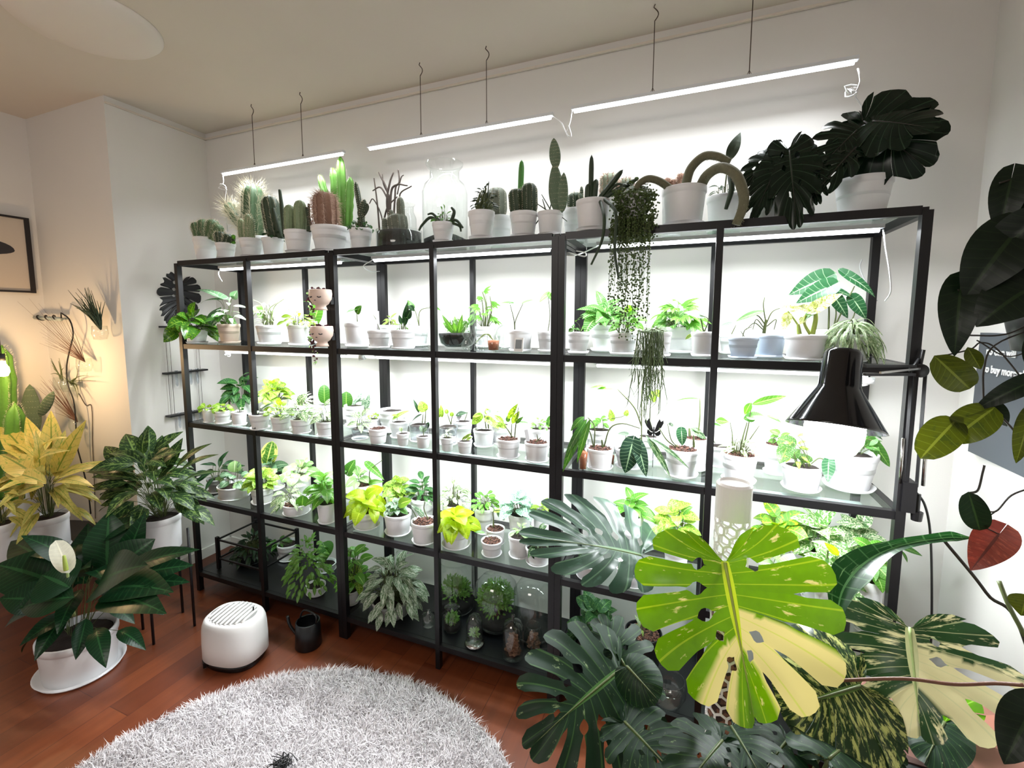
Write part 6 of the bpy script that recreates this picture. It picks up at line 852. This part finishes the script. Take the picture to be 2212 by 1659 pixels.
m=MB(); m.bar(E1+Vector((.03,-.008,-.004)),E2+Vector((0,-.008,.006)),.005); obj('tension_rod',m,'chrome',LR,False,world=True)
m=MB(); m.lathe([(0,-.012),(.018,-.012),(.018,.012),(0,.012)],c=tuple(E2),n=20,M=Matrix.Rotation(PI/2,3,'X')); m.bar(E2,E2+Vector((.005,0,.055)),.012,.006); m.bar(E2+Vector((0,0,.03)),E1.lerp(E2,.85),.007); obj('joint',m,'black_metal',LR,world=True)
m=MB(); m.box(tuple(E3+Vector((-.004,.012,-.03))),(.032,.05,.085)); m.tube([E3+Vector((.02,0,-.02)),E3+Vector((.02,0,-.075))],.006,8); m.lathe([(0,0),(.012,0),(.014,.025),(0,.025)],c=tuple(E3+Vector((.02,0,-.095))),n=12); obj('clamp',m,'black_metal',LR,False,world=True)
m=MB(); m.tube(bez([tuple(E3+Vector((.01,0,-.01))),(3.0453,0.0059,0.952),(3.0678,0.0159,0.8608),(3.0884,0.0249,0.6692),(3.1112,0.0572,0.4838)],30),.003,8); obj('cable',m,'cable_black',LR,world=True)
# ---------------- glass things ----------------
def glassthing(name,label,cat,loc,profile,group=None,mat='glass_clear',inside=None):
    R=empty(name,loc,label,cat,group); m=MB(); th=.0018
    outer=[(max(r,.0001),z) for r,z in profile]; inner=[(max(r-th,.0001),z+ (th if i==len(profile) else 0)) for i,(r,z) in enumerate(profile)][::-1]
    m.lathe([(0.0001,profile[0][1])]+outer+inner+[(0.0001,profile[0][1]+.003)],n=40); obj('glass',m,mat,R)
    for nm,mt,pf in (inside or []):
        m=MB(); m.lathe(pf,n=32); o=obj(nm,m,mt,R)
    return R
def mossball(R,c,r,n,mat,L,name='plants',seed=0,up_=.3):
    rg=random.Random(seed); mb=MB()
    for i in range(n):
        d=Vector((rg.gauss(0,1),rg.gauss(0,1),rg.gauss(0,.7)+up_)).normalized(); p=Vector(c)+d*r*rg.uniform(.3,1); leaf(mb,p,p+(d+Vector((rg.uniform(-.6,.6),rg.uniform(-.6,.6),rg.uniform(-.4,.6)))).normalized()*L*rg.uniform(.6,1.1),L*.45,Vector((rg.uniform(-.5,.5),-1,rg.uniform(.2,1))),'lance',k=i,nt=3,ns=2)
    return obj(name,mb,mat,R)
jx,jy,jz=(1.4116,0.26,1.8269)
glassthing('glass_jar','tallest clear glass jar with a narrow neck, behind the creeping succulent, rack top','jar',(jx,jy,1.764),[(.075,0),(.098,.012),(.100,.25),(.088,.285),(.066,.305),(.064,.345),(.080,.365),(.082,.374)],inside=[('soil','black_soil',[(0.0001,.004),(.093,.006),(.094,.05),(.05,.07),(.0001,.075)])])
jx,jy,jz=(1.1766,0.31,1.8763)
glassthing('glass_jar','smaller clear glass jar among the dry twigs behind the cactus bowl, rack top','jar',(jx,jy,1.764),[(.04,0),(.048,.01),(.048,.17),(.036,.20),(.036,.225),(.044,.235)])
zA=1.344
bx,by,_=(1.5183,0.16,1.3473)
R=glassthing('bottle_garden','large clear glass flagon with moss and black soil on the highest shelf','terrarium',(bx,by,zA),[(.050,0),(.072,.02),(.083,.06),(.083,.12),(.070,.165),(.035,.195),(.024,.205),(.022,.235),(.027,.24)],inside=[('soil','black_soil',[(.0001,.006),(.046,.007),(.068,.022),(.078,.055),(.078,.062),(.0001,.066)])])
mossball(R,(0,0,.07),.05,260,'curl',.012,seed=3,up_=1); m=MB(); 
for q_ in range(12):
    a=q_*.55; p=Vector((.02*math.cos(a),.02*math.sin(a),.07)); leaf(m,p,p+Vector((.045*math.cos(a),.04*math.sin(a),.05+.02*math.sin(q_*2))),.02,TOCAM((bx,by,zA)),'heart',k=q_)
obj('leaves',m,'midb',R)
bx,by,_=(1.6138,0.06,1.3421); glassthing('glass_bottle','small hourglass-shaped glass propagation bottle in front of the flagon','bottle',(bx,by,zA),[(.018,0),(.023,.01),(.022,.03),(.012,.045),(.020,.06),(.018,.075),(.011,.1),(.009,.115)])
bx,by,_=(1.396,0.1,1.348); glassthing('glass_bottle','small ribbed glass bottle left of the fourth bay post, highest shelf','bottle',(bx,by,zA),[(.018,0),(.02,.005),(.02,.045),(.012,.055),(.012,.065)])
bx,by,_=(1.7298,0.16,1.3482); glassthing('glass_cloche','round clear glass cloche behind the orange-filled cup, highest shelf','cloche',(bx,by,zA),[(.036,0),(.038,.03),(.036,.06),(.026,.085),(.010,.097),(.002,.099)])
bx,by,_=(1.673,0.05,1.3388); glassthing('glass_tumbler','clear upturned tumbler left of the orange-filled cup, highest shelf','cup',(bx,by,zA),[(.022,0),(.022,.02),(.018,.045),(.008,.055),(.001,.056)])
bx,by,_=(1.7361,0.04,1.3375); R=glassthing('glass_tumbler','clear tumbler of orange clay balls with pale trailing stems, highest shelf','cup',(bx,by,zA),[(.020,0),(.022,.005),(.026,.058)],inside=[('clay_balls','orange_pebble',[(.0001,.004),(.019,.005),(.022,.04),(.0001,.043)])])
m=MB()
for q_ in range(5): m.tube(bez([(0,0,.04),(-.02-.004*q_,.0,.065),(-.05-.006*q_,.0,.055-.006*q_)],10),.0012,5)
obj('stems',m,'palestalk',R)
hx,hy,_=(1.8432,0.03,1.3445); R=empty('hygrometer',(hx,hy,zA),'small white digital hygrometer standing at the fourth bay front, highest shelf','hygrometer')
tl=Matrix.Rotation(math.radians(-12),3,'X'); m=MB(); m.box((0,0,.026),(.034,.008,.052),tl); obj('case',m,'white_plastic',R,False)
m=MB(); m.box((0,-.0045,.029),(.024,.002,.034),tl); obj('screen',m,'lcd',R,False)
# bottom board terrariums
zG=.113
def gt(u,v,**k): pass
def barkpile(R,r,z0,h,n,seed):
    rg=random.Random(seed); m=MB()
    for _ in range(n):
        t=rg.random(); rr=r*math.sqrt(rg.random())*(1-.55*t); a=rg.random()*6.28; q=Matrix.Rotation(rg.random()*3,3,'Z')@Matrix.Rotation(rg.uniform(-1,1),3,'X'); s=rg.uniform(.005,.010)
        m.box((rr*math.cos(a),rr*math.sin(a),z0+h*t),(s*1.6,s,s*.5),q)
    return obj('bark_chips',m,'cork',R,False)
def mk(name,label,cat,loc,pf,**k): return glassthing(name,label,cat,(loc[0],loc[1],zG),pf,**k)
GT='terrarium jars on the bottom board'
R=mk('terrarium_jar','big square-shouldered moss jar at the back left of the fourth bay bottom','terrarium',(1.45,0.25,0.1318),[(.085,0),(.09,.01),(.09,.20),(.075,.215),(.074,.23),(.08,.235)],group=GT,inside=[('soil','black_soil',[(.0001,.004),(.085,.005),(.085,.05),(.0001,.055)])]); mossball(R,(0,0,.07),.07,700,'curl',.02,seed=5,up_=.8)
R=mk('terrarium_jar','big round-topped jar of bright moss in the middle of the fourth bay bottom','terrarium',(1.6784,0.2,0.1742),[(.07,0),(.095,.03),(.10,.12),(.09,.19),(.06,.225),(.02,.235),(.001,.236)],group=GT,inside=[('soil','black_soil',[(.0001,.004),(.065,.006),(.09,.035),(.09,.05),(.0001,.06)])]); mossball(R,(0,0,.12),.075,900,'curl',.022,seed=6,up_=.5)
R=mk('terrarium_jar','large nearly empty domed jar at the right of the fourth bay bottom','terrarium',(1.8515,0.2,0.1546),[(.07,0),(.085,.02),(.085,.20),(.06,.24),(.02,.25),(.001,.25)],group=GT,inside=[('soil','black_soil',[(.0001,.004),(.065,.006),(.078,.02),(.0001,.03)])])
R=mk('terrarium_jar','small lidded jar with green moss left of the clear cloche, bottom board','terrarium',(1.5107,0.1,0.133),[(.036,0),(.042,.01),(.042,.07),(.03,.085),(.028,.095),(.034,.10),(.02,.106),(.001,.108)],group=GT,inside=[('soil','black_soil',[(.0001,.004),(.037,.006),(.037,.03),(.0001,.034)])]); mossball(R,(0,0,.045),.026,260,'midb',.014,seed=7)
R=mk('glass_cloche','clear glass cloche with tiny green plant on a beaded base, bottom board','cloche',(1.6425,0.05,0.1095),[(.034,.014),(.035,.03),(.034,.095),(.022,.125),(.006,.135),(.001,.136)],inside=[('base','chrome',[(.0001,0),(.040,0),(.042,.004),(.038,.012),(.0001,.013)])]); mossball(R,(0,0,.05),.018,130,'palegreen',.012,seed=8)
R=mk('glass_cloche','knobbed glass cloche over reddish bark at the front right of the fourth bay','cloche',(1.8146,0.05,0.1225),[(.042,0),(.043,.02),(.043,.115),(.034,.14),(.012,.152),(.006,.156),(.009,.164),(.008,.172),(.001,.176)]); barkpile(R,.033,.01,.075,260,1)
R=mk('terrarium_jar','small jar of brown bark behind the knobbed cloche, bottom board','terrarium',(1.8779,0.12,0.1424),[(.034,0),(.036,.01),(.036,.07),(.03,.09),(.03,.10)],group=GT); barkpile(R,.028,.01,.055,180,2)
R=mk('glass_jar','empty clear jar beside the third joint post at the board front','jar',(1.9369,0.06,0.0723),[(.036,0),(.038,.01),(.038,.075),(.034,.08)])
R=mk('glass_jar','small knobbed glass jar just left of the fourth bay post, bottom board','jar',(1.4026,0.08,0.1127),[(.026,0),(.028,.008),(.028,.05),(.01,.06),(.008,.07),(.001,.072)])
R=mk('glass_bowl','clear round glass bowl beneath the big lime leaf, bottom board','bowl',(2.4022,0.03,0.0901),[(.02,0),(.045,.012),(.062,.05),(.060,.085),(.055,.10)])
# black butterfly
br_=empty('butterfly_ornament',(2.3218,0.12,1.0536),'flat black butterfly ornament among the leaves, fifth bay middle shelf','ornament'); m=MB()
bz=br_.location
for sgn in(-1,1):
    for (pts) in ([(0,.0),(.012,.035),(.020,.050),(.026,.040),(.034,.046),(.036,.036),(.028,.020),(.012,.004)],[(0,0),(.010,.0),(.024,.010),(.026,-.004),(.018,-.012),(.008,-.012)]):
        o_=len(m.v); 
        for dy in(0,.0015):
            for x,z in pts: m.v.append((sgn*x*.9,dy,z+.01)); m.uv.append((0,0)); m.pig.append(0)
        n_=len(pts); m.f.append(tuple(range(o_,o_+n_))); m.f.append(tuple(range(o_+n_,o_+2*n_))[::-1])
        for q_ in range(n_): m.f.append((o_+q_,o_+(q_+1)%n_,o_+n_+(q_+1)%n_,o_+n_+q_))
obj('wings',m,'black_metal',br_,False)
m=MB(); m.tube([(0,0,0),(0,0,-(bz.z-.936))],.0012,5); m.tube([(0,0,-.005),(0,0,.03)],.003,6); obj('stake',m,'black_metal',br_)
# face planters on the post
def face_planter(z,label,seed):
    c=(0.9895,-0.045,1.562); R=empty('face_planter',(c[0]-.005,-.052,z),label,'planter','stacked face planters on the second joint post')
    m=MB(); m.lathe([(0,0),(.027,0),(.024,.008),(.020,.018),(.032,.026),(.044,.045),(.047,.068),(.045,.085),(.042,.086),(.043,.068),(.038,.05),(0,.045)],n=40); obj('bowl',m,'pink_clay',R)
    m=MB(); cx=TOCAM(R.location); 
    for dx in(-.42,.42):
        a=math.atan2(cx.y,cx.x)-.55+dx
        m.tube([(.047*math.cos(a+t),.047*math.sin(a+t),.058-.006*math.cos(t*7)) for t in (-.16,-.08,0,.08,.16)],.0022,5)
    a=math.atan2(cx.y,cx.x)-.55; m.tube([(.043*math.cos(a+t),.043*math.sin(a+t),.040) for t in(-.08,0,.08)],.0016,5)
    obj('face_marks',m,'ink',R)
    m=MB(); rg=random.Random(seed); m.lathe([(.0001,.078),(.04,.076)],n=20); obj('soil',m,'black_soil',R)
    mb=MB(); st=MB(); mb2=MB()
    for s_ in range(3):
        x0=-.035-.006*s_; L_=(.16,.12,.09)[s_]; pts=[(0,0,.08),(x0*.7,-.01,.092)]+[(x0-.004*math.sin(j),-.012+.004*s_,.08-L_*j/6) for j in range(7)]; st.tube(bez(pts,20),.0008,4)
        for j in range(26):
            c_=Vector((x0+rg.uniform(-.012,.012),-.012+rg.uniform(-.008,.008),.085-L_*rg.random())); leaf(mb if rg.random()<.7 else mb2,c_,c_+Vector((rg.uniform(-.012,.012),-.004,rg.uniform(-.012,.004))),.010,TOCAM(R.location),'round',k=j,nt=4,ns=2)
    for j in range(16):
        c_=Vector((rg.uniform(-.03,.03),rg.uniform(-.03,.03),.084)); leaf(mb,c_,c_+Vector((rg.uniform(-.01,.01),0,rg.uniform(.0,.014))),.010,TOCAM(R.location),'round',k=j,nt=4,ns=2)
    obj('stems',st,'darkstalk',R); obj('leaves',mb,'purple',R); obj('pale_leaves',mb2,'palegreen',R)
    m=MB(); m.box((.03,.030,.04),(.012,.02,.03)); obj('bracket',m,'black_metal',R,False)
leafmat('purple',(66,34,40),(110,70,66),trans=.2)
face_planter((0.9915,-0.05,1.5076)[2]-.004,'upper pink face planter with a dark trailing plant, above its twin','1')
face_planter((0.9836,-0.05,1.3551)[2]-.004,'lower pink face planter resting just above the highest glass shelf','2')
# ---------------- left wall decor ----------------
WD=empty('leaf_wall_decor',(XL+.012,.18,1.56),'flat black monstera-shaped decoration on the wall left of the rack','decoration')
bigleaf(WD,'leaf_plate',(XL+.015,.205,1.665),(XL+.015,.155,1.425),.115,(1,-.15,0),'black_metal',seed=77,nl=8,b0=.38,holes=.3,gap=.12,curl=0,side=0,fold=0,wave=0,thick=.002)
WS=empty('hanging_rung_rack',(XL+.03,.19,1.43),'narrow black three-rung string rack hanging on the wall left of the shelves','rack')
for z_ in (1.425,1.165,.922):
    m=MB(); m.box((XL+.03,.188,z_),(.045,.235,.010)); rg_=obj('rung',m,'black_metal',WS,False,world=True)
m=MB()
for y_ in (.095,.115,.262,.28): m.tube([(XL+.02,y_,1.43),(XL+.02,y_,.925)],.0012,5)
obj('strings',m,'wire',WS,world=True)
for z_ in (1.165,.922):
    for y_ in (.13,.17,.21,.25):
        m=MB(); m.lathe([(.0001,-.085),(.006,-.08),(.008,-.07),(.008,.006),(.0095,.008),(.007,.008),(.007,-.07),(.0001,-.08)],c=(XL+.035,y_,z_+.004),n=14); obj('test_tube',m,'glass_frost',WS,world=True)
# warm corner
WB=empty('wall_lamp',(-0.6043,-0.456,1.2239),'glowing warm bulb at the left edge among the cacti','lamp')
m=MB(); m.lathe([(.0001,-.03),(.016,-.026),(.024,-.008),(.022,.012),(.013,.03),(.012,.05),(.0001,.052)],n=24); obj('bulb',m,'bulb_warm',WB)
m=MB(); m.tube([(0,0,.05),(0,0,.27)],.0025,6); m.lathe([(0,.045),(.014,.045),(.014,.08),(0,.08)],n=16); obj('socket_cord',m,'cable_black',WB)
RL=empty('wall_rail',(-.9,YW-.05,1.475),'pale horizontal tube on the warm wall with a black cord wound round it','rail')
m=MB(); m.tube([(XW+.01,YW-.05,1.478),(-.752,YW-.05,1.468)],.011,12); m.tube([(-.80,YW-.05,1.47),(-.80,YW+.001,1.47)],.006,8); obj('tube',m,'hose',RL,world=True)
m=MB(); pts=[(XW+.02+.008*i,YW-.05+.013*math.cos(i*.62),1.476+.013*math.sin(i*.62)) for i in range(30)]; m.tube(pts+bez([(-0.7108,-0.165,1.5011),(-0.6379,-0.165,1.4663),(-0.6157,-0.165,1.3926),(-0.6542,-0.165,1.3175),(-0.7067,-0.165,1.2154),(-0.7152,-0.165,1.1131),(-0.6754,-0.165,1.0335),(-0.6694,-0.165,0.9362),(-0.6819,-0.165,0.7792),(-0.6542,-0.165,0.6774),(-0.6172,-0.165,0.524),(-0.6116,-0.165,0.3919)],40),.0035,7); obj('cord',m,'cable_black',RL,world=True)
def airplant(c,label,n,L,dirv,spread,w,mat,seed,curl=.3,holder=True,lw=1):
    c=Vector(c); R=empty('air_plant',tuple(c),label,'plant','air plants in clear holders on the warm wall'); rg=random.Random(seed); mb=MB()
    for i in range(n):
        d=(Vector(dirv).normalized()+Vector((rg.uniform(-spread,spread),rg.uniform(-.35,.1),rg.uniform(-spread,spread)))).normalized(); l_=L*1.3*rg.uniform(.55,1.1); bn=Vector((rg.uniform(-1,1),rg.uniform(-.5,.1),rg.uniform(-1,1)))*curl*l_
        p=[Vector((0,0,0)),d*l_*.35,d*l_*.7+bn*.4,d*l_+bn]
        for v_ in p: v_.y=min(v_.y,YW-c.y-.004)
        mb.tube(bez(p,10),[w*lw,w*lw,w*.9,w*.8,w*.7,w*.6,w*.5,w*.4,w*.3,w*.2,w*.15,w*.1][:len(bez(p,10))],4)
    obj('leaves',mb,mat,R)
    if holder:
        m=MB(); m.lathe([(.0001,-.055),(.028,-.05),(.036,-.02),(.032,.02),(.030,.02),(.034,-.02),(.026,-.047),(.0001,-.051)],c=(0.0,-.005,-.0),n=24); obj('clear_holder',m,'glass_clear',R)
airplant((-0.3935,-0.15,1.4136),'dark curly air plant, highest on the warm wall near the corner',44,.15,(-.25,0,1),.34,.0040,'cactus_dark',1,.35)
airplant((-0.561,-0.15,1.2394),'wispy thread-leaved air plant below the dark curly one',30,.30,(-.9,0,.75),.35,.0012,'redstalk',2,.08)
airplant((-0.8001,-0.15,1.1275),'bulbous air plant with upright curled tips left of the black cord',9,.085,(-.3,0,1),.35,.004,'stalk',3,.5,lw=1.6)
airplant((-0.751,-0.14,1.1183),'octopus-like air plant reaching right across the warm wall',11,.15,(1,0,.1),.4,.003,'stalk',4,.45)
airplant((-0.685,-0.15,0.9008),'wispy air plant lowest on the warm wall behind the yellow plant',28,.22,(-.8,0,.8),.4,.0014,'redstalk',5,.1)
m=MB(); m.tube(bez([(-0.747,-0.105,1.0509),(-0.6897,-0.105,0.9887),(-0.6338,-0.105,0.9796),(-0.658,-0.105,0.7663),(-0.6779,-0.105,0.5213),(-0.6989,-0.105,0.3255)],30),.0018,6); tag(obj('wall_cable',m,'wire'),'thin pale cable running down the warm wall to the floor','cable')
# framed picture on the left wall
PF=empty('framed_picture',(XW+.02,-.42,1.82),'thin black frame with a dark abstract print at the left edge','picture')
m=MB(); 
for a,b_ in (((0,.27,.20),(0,-.45,.20)),((0,.27,-.20),(0,-.45,-.20)),((0,.27,-.206),(0,.27,.206)),((0,-.45,-.206),(0,-.45,.206))): m.bar(a,b_,.022,.010)
obj('frame',m,'frame_black',PF,False)
m=MB(); m.box((-.004,-.09,0),(.006,.71,.39)); obj('print',m,'paper',PF,False)
m=MB()
for cy_,cz_,ry,rz in ((.05,.02,.16,.055),(.09,-.09,.03,.07)):
    o_=len(m.v); m.v.append((.0005,cy_,cz_)); m.uv.append((0,0)); m.pig.append(0)
    for q_ in range(28):
        t=q_*2*PI/28; m.v.append((.0005,cy_+ry*math.cos(t),cz_+rz*math.sin(t)*(1 if math.sin(t)>0 else .6))); m.uv.append((0,0)); m.pig.append(0)
    for q_ in range(28): m.f.append((o_,o_+1+q_,o_+1+(q_+1)%28))
obj('printed_shape',m,'ink',PF,False)
# side table and plant stand
tz=ZT=(-0.5053,-0.4,0.3284)[2]
TB=empty('side_table',(-.58,-.33,0),'low black table under the yellow-leaved plants','table')
m=MB(); m.lathe([(0,tz-.022),(.36,tz-.022),(.37,tz-.012),(.36,tz-.001),(0,tz-.001)],n=64,ell=.55); obj('table_top',m,'black_board',TB)
for x_,y_ in ((-.25,-.09),(.25,-.09),(-.25,.09),(.25,.09)):
    m=MB(); m.tube([(x_,y_,tz-.02),(x_*1.1,y_*1.1,0)],.010,10); obj('leg',m,'black_metal',TB)
AG,tp=ROOTS['tall pot of dark leaves with pale feathered centres, left of the rack']; az=AG.location.z
PS=empty('plant_stand',(AG.location.x,AG.location.y,0),'black metal rod stand holding the feathered-leaf plant','plant stand')
for q_ in range(4):
    a=q_*PI/2+.5; m=MB(); m.tube([(.115*math.cos(a),.115*math.sin(a),0),(.115*math.cos(a),.115*math.sin(a),az+.09)],.006,8); obj('leg',m,'black_metal',PS)
m=MB()
for a in (.5,.5+PI/2): m.bar((.115*math.cos(a),.115*math.sin(a),az-.007),(-.115*math.cos(a),-.115*math.sin(a),az-.007),.012,.010)
obj('cross_bar',m,'black_metal',PS,False)
# low black metal shelf near the rack's left foot
LS=empty('low_plant_rack',(.26,.17,.113),'low black metal plant rack with corner posts on the bottom board, left end','rack')
# ---------------- floor things ----------------
HU=empty('humidifier',(.655,-.285,0),'white oval humidifier with a ribbed top and black base on the floor','humidifier')
def sup(rx,ry,z,n=48,ex=2.6):
    return [(rx*abs(math.cos(t))**(2/ex)*(1 if math.cos(t)>=0 else -1),ry*abs(math.sin(t))**(2/ex)*(1 if math.sin(t)>=0 else -1),z) for t in [2*PI*i/n for i in range(n)]]
def loft(rings,cap0=True,cap1=True):
    m=MB(); n=len(rings[0])
    for r in rings:
        for p in r: m.v.append(p); m.uv.append((0,0)); m.pig.append(0)
    for i in range(len(rings)-1):
        for k in range(n): a=i*n+k;b=i*n+(k+1)%n; m.f.append((a,b,b+n,a+n))
    if cap0: m.f.append(tuple(range(n))[::-1])
    if cap1: m.f.append(tuple((len(rings)-1)*n+k for k in range(n)))
    return m
HU.rotation_euler=(0,0,.2)
A_,B_=.128,.100
obj('body',loft([sup(A_*s,B_*s,z) for s,z in ((.96,.030),(1,.034),(1.0,.10),(.985,.15),(.96,.175),(.90,.195),(.82,.204),(.78,.204))]),'white_plastic',HU)
obj('base',loft([sup(A_*s,B_*s,z) for s,z in ((.88,.0),(.9,.004),(.93,.032))]),'black_gloss',HU)
m=MB(); m.lathe([(.0001,.2045),(.098,.2045),(.098,.2035)],n=40,ell=.78); obj('vent_plate',m,'pot_grey',HU)
m=MB()
for q_ in range(9):
    x_=-.080+q_*.020; hh=.078*math.sqrt(max(0,1-(x_/.104)**2))
    m.tube([(x_+.0,-hh,.2035),(x_,-hh*.5,.2065),(x_,0,.207),(x_,hh*.5,.2065),(x_,hh,.2035)],.0055,8)
obj('vent_ribs',m,'white_plastic',HU)
m=MB(); m.tube([(.07,.03,.2),(.072,.03,.222)],.003,8); obj('mist_nozzle',m,'black_gloss',HU)
m=MB(); m.box((-.085,-.082,.022),(.03,.012,.022),Matrix.Rotation(.75,3,'Z')*1 if False else Matrix.Rotation(-.7,3,'Z')); obj('control_panel',m,'black_gloss',HU,False)
WC=empty('watering_can',(.885,-.105,0),'small black watering can on the floor right of the humidifier','watering can')
m=MB(); m.lathe([(0,0),(.055,0),(.057,.004),(.052,.115),(.047,.118),(.047,.11),(.05,.01),(0,.01)],n=36); obj('body',m,'black_board',WC)
m=MB(); m.tube(bez([(-.045,-.01,.03),(-.085,-.02,.08),(-.10,-.02,.125)],14),[.010]*5+[.007]*30 if False else .007,10); obj('spout',m,'black_board',WC)
m=MB(); m.tube(bez([(.045,0,.11),(.05,.0,.15),(.0,0,.165),(-.03,0,.15),(-.045,0,.115)],24),.004,8); obj('handle',m,'black_board',WC)
# rug
rng=np.random.default_rng(3); Nn=120000; RC=(1.435,-.925); RR=.80
ang=rng.random(Nn)*2*PI; rad=np.sqrt(rng.random(Nn))*RR; bx_=RC[0]+rad*np.cos(ang); by_=RC[1]+rad*np.sin(ang)
keep=(by_>-1.25)|True
cl=np.stack([np.sin(bx_*31+by_*13)+np.sin(by_*37-bx_*9),np.cos(bx_*23-by_*29)+np.sin(bx_*41)],1)*.3
la=rng.normal(0,1,(Nn,2))*.8+cl; la[:,0]+=np.cos(ang)*.35*(rad>RR*.94); la[:,1]+=np.sin(ang)*.35*(rad>RR*.94)
ln_=rng.uniform(.012,.027,Nn); sd_=rng.normal(0,1,(Nn,2)); sd_/=np.linalg.norm(sd_,axis=1)[:,None]; wd_=rng.uniform(.0008,.0017,Nn)
V=np.zeros((Nn,5,3),np.float32)
for i_,t_ in enumerate((0,.6,1.0)):
    cx_=bx_+la[:,0]*.016*t_**2; cy2=by_+la[:,1]*.016*t_**2; cz_=.010+ln_*t_*(1-.25*t_*np.minimum(1,np.abs(la).sum(1)*.4))
    if i_<2:
        V[:,2*i_,0]=cx_-sd_[:,0]*wd_; V[:,2*i_,1]=cy2-sd_[:,1]*wd_; V[:,2*i_,2]=cz_; V[:,2*i_+1,0]=cx_+sd_[:,0]*wd_; V[:,2*i_+1,1]=cy2+sd_[:,1]*wd_; V[:,2*i_+1,2]=cz_
    else: V[:,4,0]=cx_;V[:,4,1]=cy2;V[:,4,2]=cz_
me=bpy.data.meshes.new('pile'); o5=np.arange(Nn)*5
F=[]
for a in o5.tolist(): F.append((a,a+1,a+3,a+2)); F.append((a+2,a+3,a+4))
Vl=(V.reshape(-1,3)-np.array([RC[0],RC[1],0],np.float32)).tolist(); me.from_pydata(Vl,[],F); me.materials.append(MATS['rug_pile'])
RG=empty('round_rug',(RC[0],RC[1],0),'round white shaggy rug on the reddish wooden floor','rug')
p_=link(bpy.data.objects.new('pile',me),RG); p_['kind']='stuff'
m=MB(); m.lathe([(0,0.0005),(RR,.0005),(RR,.010),(0,.014)],n=96); obj('backing',m,'rug_base',RG)
m=MB(); rg=random.Random(2); c_=Vector((1.2701,-0.6008,0.045))
for q_ in range(40): m.tube(bez([tuple(c_+Vector((rg.uniform(-.01,.01),rg.uniform(-.01,.01),-.01))),tuple(c_+Vector((rg.uniform(-.03,.03),rg.uniform(-.03,.03),.012))),tuple(c_+Vector((rg.uniform(-.05,.04),rg.uniform(-.05,.03),rg.uniform(-.01,.01))))],6),.0012,4)
tag(obj('feather_toy',m,'cable_black'),'tiny black feathery tuft lying on the rug at the bottom edge','toy')
# low rack posts at the left foot of the shelves
m=MB(); 
for x_,y_ in ((-.16,-.12),(.16,-.12),(-.16,.12),(.16,.12)):
    m=MB(); m.box((x_,y_,.09),(.016,.016,.18)); obj('post',m,'black_metal',LS,False)
for z_ in (.165,.06):
    for a,b_ in (((-.16,.12),(.16,.12)),((-.16,-.12),(.16,-.12)),((-.16,-.12),(-.16,.12)),((.16,-.12),(.16,.12))):
        m=MB(); m.bar((a[0],a[1],z_),(b_[0],b_[1],z_),.008); obj('rail',m,'black_metal',LS,False)
